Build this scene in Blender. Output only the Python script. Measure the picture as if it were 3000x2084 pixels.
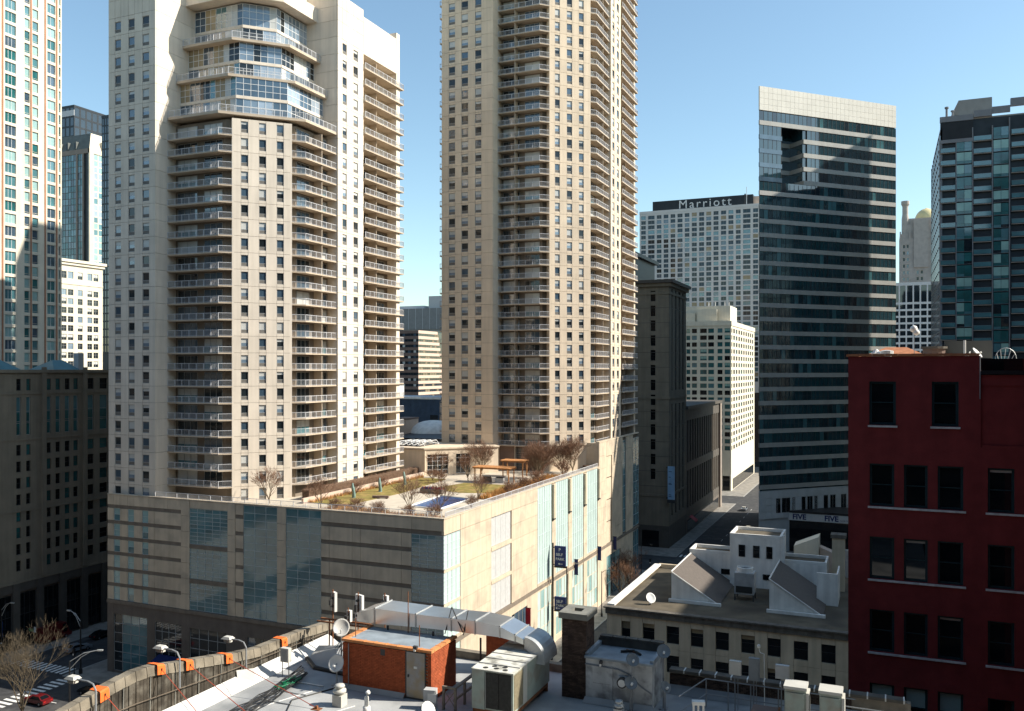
import bpy, math, random
from mathutils import Matrix, Vector
random.seed(7)
PI = math.pi
R = math.radians
scene = bpy.context.scene
for o in list(bpy.data.objects):
    bpy.data.objects.remove(o)
COL = scene.collection

# ------------------------------------------------------------------ camera
cam_data = bpy.data.cameras.new('camera')
cam_data.sensor_width = 36.0
cam_data.lens = 30.576
cam_data.shift_y = 43.0 / 3000.0
cam_data.clip_start = 0.5
cam_data.clip_end = 6000
cam = bpy.data.objects.new('camera', cam_data)
cam.location = (0, 0, 52)
cam.rotation_euler = (R(90), 0, R(23.26))
COL.objects.link(cam)
scene.camera = cam

# ------------------------------------------------------------------ sky and sun
SUN_AZ = 18.5      # degrees from +X towards +Y
SUN_EL = 38.0
world = bpy.data.worlds.new('World')
scene.world = world
world.use_nodes = True
wn = world.node_tree.nodes
wl = world.node_tree.links
bg = wn['Background']
sky = wn.new('ShaderNodeTexSky')
sky.sky_type = 'NISHITA'
sky.sun_disc = False
sky.sun_elevation = R(SUN_EL)
sky.sun_rotation = R(90 - SUN_AZ)
sky.air_density = 1.0
sky.dust_density = 0.6
sky.ozone_density = 0.1
tint = wn.new('ShaderNodeVectorMath')          # one white-balance tint over the whole sky
tint.operation = 'MULTIPLY'
tint.inputs[1].default_value = (0.88, 1.0, .97)
wl.new(sky.outputs[0], tint.inputs[0])
wl.new(tint.outputs[0], bg.inputs[0])
bg.inputs[1].default_value = 0.128
sun_data = bpy.data.lights.new('sun', 'SUN')
sun_data.energy = 5.0
sun_data.angle = R(0.5)
sun_data.color = (1.0, 0.93, 0.82)
sun = bpy.data.objects.new('sun', sun_data)
sd = Vector((math.cos(R(SUN_EL)) * math.cos(R(SUN_AZ)), math.cos(R(SUN_EL)) * math.sin(R(SUN_AZ)), math.sin(R(SUN_EL))))
sun.rotation_euler = sd.to_track_quat('Z', 'Y').to_euler()
sun.location = sd * 500
COL.objects.link(sun)
vs = scene.view_settings
vs.view_transform = 'Standard'
vs.look = 'None'
vs.exposure = 0.72
vs.gamma = 1.0
vs.use_curve_mapping = False
scene.cycles.max_bounces = 6
scene.cycles.diffuse_bounces = 3
scene.cycles.glossy_bounces = 3

# ------------------------------------------------------------------ materials
MATS = {}
def mat(name, col, rough=0.8, var=0.12, scale=0.6, spec=0.3, metal=0.0, objvar=0.0, bump=0.0, bscale=20.0,
        streak=0.0, ior=None, stain=None, coat=0.0, emit=None):
    """procedural Principled material: noise tint, optional vertical weather streaks, per-object tint"""
    m = bpy.data.materials.new(name)
    m.use_nodes = True
    nt = m.node_tree
    n, l = nt.nodes, nt.links
    p = n['Principled BSDF']
    p.inputs['Roughness'].default_value = rough
    p.inputs['Metallic'].default_value = metal
    p.inputs['Specular IOR Level'].default_value = spec
    if ior: p.inputs['IOR'].default_value = ior
    if coat:
        p.inputs['Coat Weight'].default_value = coat
        p.inputs['Coat Roughness'].default_value = 0.04
    tc = n.new('ShaderNodeTexCoord')
    geo = n.new('ShaderNodeNewGeometry')
    nz = n.new('ShaderNodeTexNoise')
    nz.inputs['Scale'].default_value = scale
    nz.inputs['Detail'].default_value = 5
    l.new(geo.outputs['Position'], nz.inputs['Vector'])
    mr = n.new('ShaderNodeMapRange')
    mr.inputs[1].default_value = 0.3
    mr.inputs[2].default_value = 0.7
    mr.inputs[3].default_value = 1 - var
    mr.inputs[4].default_value = 1 + var
    l.new(nz.outputs[0], mr.inputs[0])
    fac = mr.outputs[0]
    def mul(a, b):
        k = n.new('ShaderNodeMath'); k.operation = 'MULTIPLY'
        l.new(a, k.inputs[0]); l.new(b, k.inputs[1]); return k.outputs[0]
    if streak:
        mp = n.new('ShaderNodeMapping')
        mp.inputs['Scale'].default_value = (1.3, 1.3, 0.07)
        l.new(geo.outputs['Position'], mp.inputs['Vector'])
        n2 = n.new('ShaderNodeTexNoise'); n2.inputs['Scale'].default_value = 1.1; n2.inputs['Detail'].default_value = 4
        l.new(mp.outputs[0], n2.inputs['Vector'])
        m2 = n.new('ShaderNodeMapRange')
        m2.inputs[1].default_value = 0.35; m2.inputs[2].default_value = 0.65
        m2.inputs[3].default_value = 1 - streak; m2.inputs[4].default_value = 1 + streak * .4
        l.new(n2.outputs[0], m2.inputs[0]); fac = mul(fac, m2.outputs[0])
    if objvar:
        oi = n.new('ShaderNodeObjectInfo')
        m3 = n.new('ShaderNodeMapRange')
        m3.inputs[3].default_value = 1 - objvar; m3.inputs[4].default_value = 1 + objvar
        l.new(oi.outputs['Random'], m3.inputs[0]); fac = mul(fac, m3.outputs[0])
    rgb = n.new('ShaderNodeRGB'); rgb.outputs[0].default_value = (*col, 1)
    src = rgb.outputs[0]
    if stain:
        n4 = n.new('ShaderNodeTexNoise'); n4.inputs['Scale'].default_value = stain[1]; n4.inputs['Detail'].default_value = 6
        l.new(geo.outputs['Position'], n4.inputs['Vector'])
        m4 = n.new('ShaderNodeMapRange'); m4.inputs[1].default_value = .48; m4.inputs[2].default_value = .66
        l.new(n4.outputs[0], m4.inputs[0])
        mx = n.new('ShaderNodeMix'); mx.data_type = 'RGBA'
        l.new(m4.outputs[0], mx.inputs[0]); l.new(src, mx.inputs[6]); mx.inputs[7].default_value = (*stain[0], 1)
        src = mx.outputs[2]
    vm = n.new('ShaderNodeVectorMath'); vm.operation = 'SCALE'
    l.new(src, vm.inputs[0]); l.new(fac, vm.inputs['Scale'])
    l.new(vm.outputs[0], p.inputs['Base Color'])
    if bump:
        nb = n.new('ShaderNodeTexNoise'); nb.inputs['Scale'].default_value = bscale; nb.inputs['Detail'].default_value = 4
        l.new(geo.outputs['Position'], nb.inputs['Vector'])
        b = n.new('ShaderNodeBump'); b.inputs['Strength'].default_value = bump; b.inputs['Distance'].default_value = 0.05
        l.new(nb.outputs[0], b.inputs['Height']); l.new(b.outputs[0], p.inputs['Normal'])
    if emit:
        p.inputs['Emission Color'].default_value = (*emit[0], 1)
        p.inputs['Emission Strength'].default_value = emit[1]
    MATS[name] = m
    return m

mat('stone_t1', (.70, .61, .50), .85, .07, .25, objvar=.045, streak=.08, bump=.1)
mat('stone_t2', (.68, .555, .415), .85, .07, .25, objvar=.045, streak=.08, bump=.1)
mat('joint', (.13, .105, .08), .9, .1)
mat('joint_t1', (.24, .20, .155), .9, .1)
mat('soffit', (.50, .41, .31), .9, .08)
mat('recess_wall', (.22, .18, .14), .9, .08)  # balcony recess shade painted into this dark wall colour
mat('white_metal', (.74, .74, .73), .5, .06)
mat('rail_bar', (.40, .40, .41), .5, .06)
mat('rail_metal', (.62, .62, .63), .5, .06)
mat('stone_pod', (.58, .48, .355), .85, .07, .5, objvar=.04, streak=.10, bump=.12, stain=((.47, .395, .30), .35))
mat('stone_band', (.20, .165, .13), .8, .15, .8, streak=.1)
mat('stone_base', (.15, .125, .105), .6, .15, .6, streak=.1)
mat('roof_deck', (.36, .32, .27), .9, .15, .4)
mat('glass_dark', (.018, .024, .028), .04, .3, .3, spec=.5, ior=1.55)
mat('glass_blue', (.05, .085, .12), .05, .3, .3, spec=.6, ior=1.9)
mat('glass_sky', (.16, .22, .28), .07, .2, .4, spec=.7, ior=1.8)
mat('blind', (.50, .50, .47), .5, .12, .5, spec=.4, coat=.5)
mat('curtain_tan', (.33, .26, .155), .6, .2, .6, spec=.3, coat=.4)
mat('glass_teal', (.07, .18, .205), .05, .25, .25, spec=.7, ior=1.8)
mat('glass_aqua_lit', (.50, .62, .585), .15, .06, .4, spec=.5)  # sunny-side copy of the podium glass, sunlight painted into its colour
mat('glass_five', (.012, .038, .05), .04, .3, .2, spec=.7, ior=1.85)
mat('glass_hotel', (.055, .085, .105), .08, .3, .3, spec=.35, ior=1.4)
mat('glass_teal_b', (.05, .13, .145), .06, .25, .25, spec=.7, ior=1.8)
mat('glass_teal_light', (.27, .42, .41), .12, .12, .4, spec=.6, ior=1.6)
mat('glass_green', (.02, .11, .115), .05, .35, .3, spec=.6, ior=1.7)
mat('glass_green_blind', (.25, .42, .38), .2, .15, .4, spec=.5, coat=.5)
mat('glass_navy', (.010, .018, .026), .03, .3, .2, spec=.7, ior=1.75)
mat('vent_panel', (.17, .155, .135), .7, .15, 3.0)
mat('frame_grey', (.35, .35, .34), .5, .08)
mat('frame_dark', (.05, .05, .05), .5, .1)
mat('mullion', (.46, .53, .53), .4, .05)
mat('asphalt', (.05, .05, .052), .9, .25, .8, bump=.2, stain=((.075, .073, .07), .3))
mat('paving', (.26, .24, .21), .9, .15, .7, stain=((.19, .175, .155), .5))
mat('ground', (.16, .15, .14), .95, .2, .05)
mat('road_paint', (.75, .74, .70), .8, .25, 2.0)
mat('kerb', (.30, .29, .27), .9, .12)
mat('granite_dark', (.10, .088, .075), .6, .14, .5, streak=.08, bump=.1)
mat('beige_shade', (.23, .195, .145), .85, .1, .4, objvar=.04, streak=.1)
mat('cream', (.66, .60, .48), .85, .08, .3, objvar=.03, streak=.06)
mat('cream_white', (.64, .58, .46), .85, .08, .3, objvar=.03, streak=.06)
mat('pilaster_rust', (.36, .17, .10), .8, .1)
mat('teal_roof', (.06, .17, .20), .5, .15, .5)
mat('slate', (.13, .14, .13), .7, .15, .5)
mat('black_metal', (.018, .018, .02), .5, .2)
mat('dark_tower', (.025, .03, .036), .4, .2)
mat('pink_stone', (.55, .42, .33), .85, .06)
mat('brown_stone', (.19, .13, .105), .85, .1)
mat('grey_panel', (.24, .24, .23), .7, .08)
mat('blue_dark', (.035, .06, .10), .5, .2)
mat('hotel_white', (.60, .57, .54), .85, .06, .1)
mat('sign_black', (.02, .025, .03), .5, .2)
mat('sign_letter', (.62, .62, .60), .5, .1)
mat('five_band', (.33, .325, .30), .55, .08, .3, spec=.4, streak=.05)
mat('five_panel', (.57, .545, .48), .5, .06, .2, spec=.4, objvar=.03)
mat('five_base', (.44, .46, .46), .8, .1, .4, objvar=.04)
mat('grid_white', (.56, .57, .58), .8, .06)
mat('limestone', (.27, .225, .19), .85, .12, .4)
mat('limestone_pale', (.42, .37, .33), .85, .12, .4)
mat('gold_dome', (.66, .56, .30), .45, .12, .3)
mat('gt_metal', (.20, .20, .21), .5, .1)
mat('gt_slab', (.26, .23, .20), .8, .1)
mat('red_paint', (.21, .036, .036), .8, .12, 1.4, bump=.25, bscale=9, streak=.08, spec=.2)
mat('clay_tile', (.42, .17, .08), .85, .2, 3, objvar=.1)
mat('sill_white', (.62, .62, .60), .7, .2, 4.0)
mat('win_frame_teal', (.012, .040, .048), .5, .15)
mat('glass_black', (.006, .008, .010), .03, .3, .5, spec=.5, ior=1.45)
mat('k_stone', (.58, .475, .335), .85, .12, .5, objvar=.03, streak=.14, bump=.15)
mat('k_cornice', (.13, .115, .095), .9, .25, 1.5, streak=.2)
mat('k_roof', (.115, .095, .066), .95, .3, .5, stain=((.06, .05, .037), .25), bump=.3, bscale=8)
mat('stucco_white', (.76, .73, .67), .9, .1, .6, streak=.12)
mat('shingle', (.115, .098, .085), .95, .12, 3, bump=.2)
mat('shingle_dark', (.12, .10, .09), .95, .15, 3)
mat('coping_white', (.72, .70, .65), .8, .12, .8)
mat('galv', (.55, .57, .58), .3, .10, .9, metal=.85, spec=.5, objvar=.04)
mat('galv_dull', (.50, .51, .50), .5, .15, 1.2, metal=.5)
mat('ac_paint', (.33, .38, .33), .6, .14, 1.5, stain=((.30, .29, .24), 1.2))
mat('ac_top', (.62, .60, .53), .75, .14, 1.4, stain=((.26, .25, .21), 1.6))
mat('coil', (.035, .034, .03), .7, .3, 8)
mat('coil_sun', (.20, .17, .11), .7, .2, 8)  # sunlit copy of coil, brightness painted in; also tints panes and blinds
mat('brick_orange', (.36, .085, .032), .85, .22, 5, objvar=.16, bump=.15)
mat('brick_brown', (.078, .052, .04), .9, .35, 3, objvar=.35, bump=.2)
mat('mortar', (.44, .31, .22), .95, .15, 3)
mat('mortar_dark', (.27, .23, .18), .95, .2, 3)
mat('coping_terracotta', (.58, .24, .09), .8, .18, 2, objvar=.08)
mat('membrane', (.37, .375, .37), .85, .18, .5, stain=((.25, .26, .265), .45), bump=.12, bscale=3)
mat('membrane_white', (.62, .61, .58), .8, .08, .8)
mat('parapet_stone', (.215, .185, .14), .9, .22, 1.2, objvar=.10, bump=.3, stain=((.13, .112, .085), 1.5))
mat('parapet_board', (.052, .043, .032), .9, .35, 1.6, objvar=.22, streak=.2, bump=.3, stain=((.11, .098, .078), 2.0))
mat('orange_tarp', (.80, .16, .03), .7, .12, 3)
mat('red_wire', (.35, .07, .04), .6, .1)
mat('cable_black', (.02, .02, .02), .5, .2)
mat('cable_green', (.01, .20, .09), .5, .2)
mat('rust', (.22, .09, .04), .9, .3, 6)
mat('door_grey', (.33, .32, .31), .6, .08, 2, stain=((.34, .27, .17), 1.3))
mat('plastic_white', (.72, .71, .67), .5, .06, 2)
mat('dish_grey', (.52, .51, .48), .55, .08, 2)
mat('dish_dark', (.20, .22, .23), .55, .1, 2)
mat('antenna_grey', (.48, .48, .47), .5, .08, 2)
mat('penthouse_paint', (.52, .53, .52), .85, .14, 1.5, streak=.2, stain=((.26, .26, .26), 1.8))
mat('roof_blue', (.26, .30, .33), .6, .2, 1.5)
mat('cap_stone', (.20, .195, .17), .9, .2, 2)
mat('cabinet', (.52, .505, .455), .5, .06, 1.5)
mat('pipe_brown', (.13, .10, .07), .7, .2)
mat('pipe_grey', (.22, .23, .24), .5, .1)
mat('wood_grey', (.22, .185, .145), .9, .25, 4)
mat('bark', (.16, .12, .075), .9, .25, 3)
mat('bark_pale', (.115, .09, .058), .9, .25, 2)
mat('twig_brown', (.19, .105, .065), .9, .25, 3)
mat('hedge', (.135, .085, .055), .95, .35, 2.5)
mat('lawn', (.21, .17, .045), .95, .3, .8, bump=.4, stain=((.30, .20, .075), .6))
mat('grass_orange', (.48, .24, .08), .95, .25, 1.5)
mat('terrace_paving', (.50, .44, .355), .9, .1, .6)
mat('pool_blue', (.012, .045, .17), .25, .2, .6)
mat('bronze_green', (.17, .25, .22), .6, .2, 2)
mat('pergola_wood', (.40, .19, .075), .8, .2, 2)
mat('rail_glass', (.33, .38, .37), .15, .15, .5, spec=.5)
mat('navy_sign', (.012, .022, .10), .6, .1)
mat('red_banner', (.36, .012, .025), .7, .1)
mat('screen_blue', (.30, .48, .66), .4, .12, .6)
mat('lamp_black', (.012, .012, .013), .5, .1)
mat('lamp_globe', (.80, .78, .72), .4, .05)
mat('car_silver', (.42, .47, .52), .3, .05, metal=.5, coat=.8)
mat('car_black', (.015, .016, .018), .25, .05, coat=.9)
mat('car_red', (.13, .008, .01), .3, .05, coat=.9)
mat('car_white', (.65, .65, .64), .35, .05, coat=.8)
mat('car_blue', (.10, .22, .36), .3, .05, coat=.8)
mat('tyre', (.015, .015, .015), .9, .1)
mat('rim', (.45, .45, .46), .35, .1, metal=.8)
mat('headlight', (.75, .75, .72), .2, .05, coat=.6)
mat('tail_red', (.40, .01, .01), .3, .05, coat=.6)
mat('blocker_dark', (.075, .068, .06), .7, .2, .3)  # dark colour of the added sky-blocking masses
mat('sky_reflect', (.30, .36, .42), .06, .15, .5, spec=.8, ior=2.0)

# ------------------------------------------------------------------ mesh building
class MB:
    def __init__(s, *mats):
        s.v = []; s.f = []; s.m = []; s.mats = [MATS[x] if isinstance(x, str) else x for x in mats]
        s._me = None
    def add(s, vs, fs, m=0):
        b = len(s.v); s.v.extend(vs)
        for f in fs:
            s.f.append(tuple(b + i for i in f)); s.m.append(m)
        return s
    def quad(s, a, b, c, d, m=0):
        return s.add([a, b, c, d], [(0, 1, 2, 3)], m)
    def box(s, x0, x1, y0, y1, z0, z1, m=0):
        return s.add([(x0,y0,z0),(x1,y0,z0),(x1,y1,z0),(x0,y1,z0),(x0,y0,z1),(x1,y0,z1),(x1,y1,z1),(x0,y1,z1)],
            [(0,3,2,1),(4,5,6,7),(0,1,5,4),(1,2,6,5),(2,3,7,6),(3,0,4,7)], m)
    def obox(s, o, ang, u0, u1, d0, d1, z0, z1, m=0):
        """box in a facade frame: u along the face, d outwards"""
        c, n = math.cos(ang), math.sin(ang)
        def P(u, d, z): return (o[0] + u*c + d*n, o[1] + u*n - d*c, z)
        return s.add([P(u0,d1,z0),P(u1,d1,z0),P(u1,d0,z0),P(u0,d0,z0),P(u0,d1,z1),P(u1,d1,z1),P(u1,d0,z1),P(u0,d0,z1)],
            [(0,3,2,1),(4,5,6,7),(0,1,5,4),(1,2,6,5),(2,3,7,6),(3,0,4,7)], m)
    def prism(s, poly, z0, z1, m=0, mtop=None):
        n = len(poly)
        vs = [(x, y, z0) for x, y in poly] + [(x, y, z1) for x, y in poly]
        s.add(vs, [(i, (i+1) % n, n + (i+1) % n, n + i) for i in range(n)], m)
        s.add(vs, [tuple(range(n, 2*n))], m if mtop is None else mtop)
        s.add(vs, [tuple(range(n-1, -1, -1))], m)
        return s
    def tube(s, pts, r, n=6, m=0, cap=True):
        pts = [Vector(p) for p in pts]
        rs = r if isinstance(r, (list, tuple)) else [r] * len(pts)
        rings = []
        b = len(s.v)
        for i, p in enumerate(pts):
            a = pts[max(i-1, 0)]; c = pts[min(i+1, len(pts)-1)]
            d = (c - a)
            if d.length < 1e-6: d = Vector((0, 0, 1))
            d.normalize()
            up = Vector((0, 0, 1)) if abs(d.z) < .95 else Vector((1, 0, 0))
            x = d.cross(up).normalized(); y = x.cross(d).normalized()
            for k in range(n):
                t = 2*PI*k/n
                s.v.append(tuple(p + x*math.cos(t)*rs[i] + y*math.sin(t)*rs[i]))
        for i in range(len(pts)-1):
            for k in range(n):
                k2 = (k+1) % n
                s.f.append((b+i*n+k, b+(i+1)*n+k, b+(i+1)*n+k2, b+i*n+k2)); s.m.append(m)
        if cap:
            s.f.append(tuple(b+k for k in range(n))); s.m.append(m)
            e = b + (len(pts)-1)*n
            s.f.append(tuple(e+n-1-k for k in range(n))); s.m.append(m)
        return s
    def lathe(s, prof, cx=0, cy=0, n=16, m=0):
        b = len(s.v)
        for r, z in prof:
            for k in range(n):
                t = 2*PI*k/n
                s.v.append((cx + r*math.cos(t), cy + r*math.sin(t), z))
        for i in range(len(prof)-1):
            for k in range(n):
                k2 = (k+1) % n
                s.f.append((b+i*n+k, b+i*n+k2, b+(i+1)*n+k2, b+(i+1)*n+k)); s.m.append(m)
        s.f.append(tuple(b+n-1-k for k in range(n))); s.m.append(m)
        e = b + (len(prof)-1)*n
        s.f.append(tuple(e+k for k in range(n))); s.m.append(m)
        return s
    def mesh(s, name='mesh', smooth=False):
        if s._me: return s._me
        me = bpy.data.meshes.new(name)
        me.from_pydata(s.v, [], s.f)
        for mt in s.mats: me.materials.append(mt)
        me.polygons.foreach_set('material_index', s.m)
        if smooth: me.polygons.foreach_set('use_smooth', [True]*len(s.f))
        me.update()
        s._me = me
        return me

WM = {}
def M4(loc=(0, 0, 0), rz=0.0, rot=None, sc=None):
    m = Matrix.Translation(loc)
    if rot is not None:
        from mathutils import Euler
        m = m @ Euler(rot).to_matrix().to_4x4()
    elif rz:
        m = m @ Matrix.Rotation(rz, 4, 'Z')
    if sc is not None:
        m = m @ Matrix.Diagonal((*((sc,)*3 if isinstance(sc, (int, float)) else sc), 1))
    return m
def link(name, data, parent=None, mw=None, label=None, cat=None, group=None, kind=None):
    o = bpy.data.objects.new(name, data)
    mw = mw if mw is not None else Matrix.Identity(4)
    COL.objects.link(o)
    if parent is not None:
        o.parent = parent
        o.matrix_parent_inverse = WM[parent.name].inverted()
    o.matrix_basis = mw
    WM[o.name] = mw
    if label: o['label'] = label
    if cat: o['category'] = cat
    if group: o['group'] = group
    if kind: o['kind'] = kind
    return o
def thing(name, label, cat, loc=(0, 0, 0), group=None):
    return link(name, None, None, M4(loc), label, cat, group)
def part(name, mb, parent, loc=(0, 0, 0), rz=0.0, label=None, smooth=False, kind=None, rot=None, sc=None):
    return link(name, mb.mesh(name, smooth), parent, M4(loc, rz, rot, sc), label, kind=kind)
def solo(name, mb, label, cat, loc=(0, 0, 0), rz=0.0, group=None, smooth=False, rot=None, sc=None):
    return link(name, mb.mesh(name, smooth), None, M4(loc, rz, rot, sc), label, cat, group)
def struct(name, mb, loc=(0, 0, 0)):
    return link(name, mb.mesh(name), None, M4(loc), kind='structure')
def stuff(name, mb, label, cat, parent=None):
    return link(name, mb.mesh(name), parent, M4(), label, cat, kind='stuff')

class Pieces:
    """alike pieces of one thing: the 300 that show largest become parts, the rest one joined part"""
    def __init__(s, parent, name, limit=290):
        s.p = parent; s.n = name; s.lim = limit; s.items = []
    def add(s, mb, loc, rz=0.0, w=1.0, tilt=None):
        s.items.append((mb, loc, rz, w, tilt))
    def flush(s):
        def score(it):
            x, y, z = it[1]
            t = -x*0 + (-0.3949*x + 0.9187*y)
            if t < 1: return 0
            px = (0.9187*x + 0.3949*y)/t; pz = (z - 52)/t
            vis = 1.0 if (abs(px) < .62 and -.42 < pz < .46) else .05
            return vis * it[3] / (t*t)
        s.items.sort(key=score, reverse=True)
        rest = {}
        for i, (mb, loc, rz, w, tilt) in enumerate(s.items):
            mw = M4(loc, rz)
            if tilt: mw = mw @ Matrix.Rotation(tilt[0], 4, 'X') @ Matrix.Rotation(tilt[1], 4, 'Z')
            if i < s.lim:
                link(s.n, mb.mesh(s.n), s.p, mw)
            else:
                rest.setdefault(id(mb), (mb, []))[1].append(mw)
        if rest:
            big = MB(); idx = {}
            for mb, ms in rest.values():
                mm = []
                for mt in mb.mats:
                    if mt.name not in idx:
                        idx[mt.name] = len(big.mats); big.mats.append(mt)
                    mm.append(idx[mt.name])
                for mw in ms:
                    b = len(big.v)
                    big.v.extend(tuple(mw @ Vector(q)) for q in mb.v)
                    for f, k in zip(mb.f, mb.m):
                        big.f.append(tuple(b + i for i in f)); big.m.append(mm[k])
            link(s.n + '_group', big.mesh(s.n + '_group'), s.p, M4(), kind='stuff')
        s.items = []

def fpt(o, ang, u, d, z):
    return (o[0] + u*math.cos(ang) + d*math.sin(ang), o[1] + u*math.sin(ang) - d*math.cos(ang), z)

WC = {}
def win(w, h, glass='glass_dark', frame='frame_grey', lower=0.0, low_mat='vent_panel', blind=0.0, blind_mat='blind', mid=0, mull=0, fw=.06, hbars=()):
    """window unit: frame, recessed glass, optional blind, transoms and lower panel; local x=0..w, z=0..h, outer face y=0"""
    key = (round(w, 2), round(h, 2), glass, frame, lower, low_mat, blind, blind_mat, mid, mull, fw, hbars)
    if key in WC: return WC[key]
    b = MB(frame, glass, low_mat, blind_mat)
    b.box(0, fw, 0, .09, 0, h); b.box(w-fw, w, 0, .09, 0, h)
    b.box(fw, w-fw, 0, .09, 0, fw); b.box(fw, w-fw, 0, .09, h-fw, h)
    zl = lower*h
    if lower:
        b.box(fw, w-fw, .02, .08, fw, zl, 2); b.box(fw, w-fw, .0, .09, zl, zl+fw)
        zl += fw
    else: zl = fw
    zt = h - fw
    zb = zt - blind*(zt-zl)
    if blind < 1: b.quad((fw, .06, zl), (w-fw, .06, zl), (w-fw, .06, zb), (fw, .06, zb), 1)
    if blind > 0: b.quad((fw, .06, zb), (w-fw, .06, zb), (w-fw, .06, zt), (fw, .06, zt), 3)
    if mid: b.box(fw, w-fw, .02, .08, zl+(zt-zl)*mid-.025, zl+(zt-zl)*mid+.025)
    for i in range(mull):
        x = fw + (w-2*fw)*(i+1)/(mull+1)
        b.box(x-.03, x+.03, .01, .08, zl, zt)
    for hz in hbars: b.box(fw, w-fw, .015, .08, hz-.03, hz+.03)
    WC[key] = b
    return b
BXC = {}
def bx(w, d, h, *mats):
    key = (round(w, 3), round(d, 3), round(h, 3), mats)
    if key not in BXC:
        BXC[key] = MB(*mats).box(0, w, 0, d, 0, h)
    return BXC[key]

def panel_face(parent, o, ang, W, cols, floors, wz, wallmat, wins, PP, WP, depth=.3, gap=.045, recess=.12, skip=None):
    """facade of separate pier and spandrel panels with windows. floors: joint heights; wz(i): (za,zb) of windows of floor i or None"""
    edges = [0] + [e for c in cols for e in c] + [W]
    for i in range(len(floors)-1):
        z0, z1 = floors[i], floors[i+1]
        zz = wz(i)
        if zz is None:
            for j in range(0, len(edges)-1):
                w = edges[j+1]-edges[j]
                PP.add(bx(w-gap, depth, z1-z0-gap, wallmat), fpt(o, ang, edges[j]+gap/2, 0, z0+gap/2), ang, w*(z1-z0))
            continue
        for j in range(0, len(edges)-1, 2):
            w = edges[j+1]-edges[j]
            PP.add(bx(w-gap, depth, z1-z0-gap, wallmat), fpt(o, ang, edges[j]+gap/2, 0, z0+gap/2), ang, w*(z1-z0))
        for c in cols:
            w = c[1]-c[0]
            if zz[0]-z0 > .08: PP.add(bx(w-gap, depth-.02, zz[0]-z0-gap, wallmat), fpt(o, ang, c[0]+gap/2, -.02, z0+gap/2), ang, w*(zz[0]-z0))
            if z1-zz[1] > .08: PP.add(bx(w-gap, depth-.02, z1-zz[1]-gap, wallmat), fpt(o, ang, c[0]+gap/2, -.02, zz[1]+gap/2), ang, w*(z1-zz[1]))
            WP.add(wins(w, zz[1]-zz[0]), fpt(o, ang, c[0], -recess, zz[0]), ang, w*(zz[1]-zz[0]))

def grid_wall(parent, o, ang, W, z0, z1, cols, rows, wallmat, wins, WP, depth=.35, recess=.18, name='wall'):
    """one wall mesh with real openings and windows set into them"""
    b = MB(wallmat)
    edges = [0] + [e for c in cols for e in c] + [W]
    for j in range(0, len(edges)-1, 2):
        if edges[j+1]-edges[j] > .01: b.box(edges[j], edges[j+1], 0, depth, z0, z1)
    ze = [z0] + [e for r in rows for e in r] + [z1]
    for c in cols:
        for j in range(0, len(ze)-1, 2):
            if ze[j+1]-ze[j] > .01: b.box(c[0], c[1], .01, depth, ze[j], ze[j+1])
        for r in rows:
            WP.add(wins(c[1]-c[0], r[1]-r[0]), fpt(o, ang, c[0], -recess, r[0]), ang, (c[1]-c[0])*(r[1]-r[0]))
    part(name, b, parent, (o[0], o[1], 0), ang)

def curtain(parent, o, ang, W, z0, z1, nc, nr, panes, MP, frame='mullion', mw=.06, d=.0, tilt=.006, percol=False):
    """glass pane pieces in a real mullion grid; panes: list of material names to choose from"""
    b = MB(frame)
    for i in range(nc+1):
        u = W*i/nc
        b.obox(o, ang, max(u-mw/2, 0), min(u+mw/2, W), d-.12, d+.03, z0, z1)
    zs = [z0 + (z1-z0)*k/nr for k in range(nr+1)]
    for zz in zs:
        b.obox(o, ang, .0, W, d-.12, d+.02, max(zz-mw/2, z0-mw/2), zz+mw/2)
    part('mullion_frame', b, parent)
    cw = W/nc - mw; ch = (z1-z0)/nr - mw
    run = 0; gc = None
    for i in range(nc):
        if run <= 0: gc = panes(); run = random.choice((1, 2, 2, 3))
        run -= 1
        for k in range(nr):
            g = gc if percol else panes()
            MP.add(bx(cw, .03, ch, g), fpt(o, ang, W*i/nc+mw/2, d-.02, zs[k]+mw/2), ang, cw*ch,
                   (random.uniform(-tilt, tilt), random.uniform(-tilt, tilt)))

def railing(pts, h=1.05, mat_='rail_metal', post=1.6, bal=.16, bw=.02):
    """metal railing along a plan polyline: top and bottom rail, posts and balusters (local z=0 is the slab top)"""
    b = MB(mat_, 'rail_bar')
    for (x0, y0), (x1, y1) in zip(pts[:-1], pts[1:]):
        L = math.hypot(x1-x0, y1-y0); a = math.atan2(y1-y0, x1-x0)
        o = (x0, y0)
        b.obox(o, a, 0, L, -.03, .03, h-.06, h)
        b.obox(o, a, 0, L, -.02, .02, .08, .12)
        n = max(1, round(L/post))
        for i in range(n+1):
            u = L*i/n
            b.obox(o, a, u-.035, u+.035, -.035, .035, 0, h)
        n = int(L/bal)
        for i in range(1, n):
            u = L*i/n
            b.obox(o, a, u-bw/2, u+bw/2, -.01, .01, .1, h-.05, 1)
    return b

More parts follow.
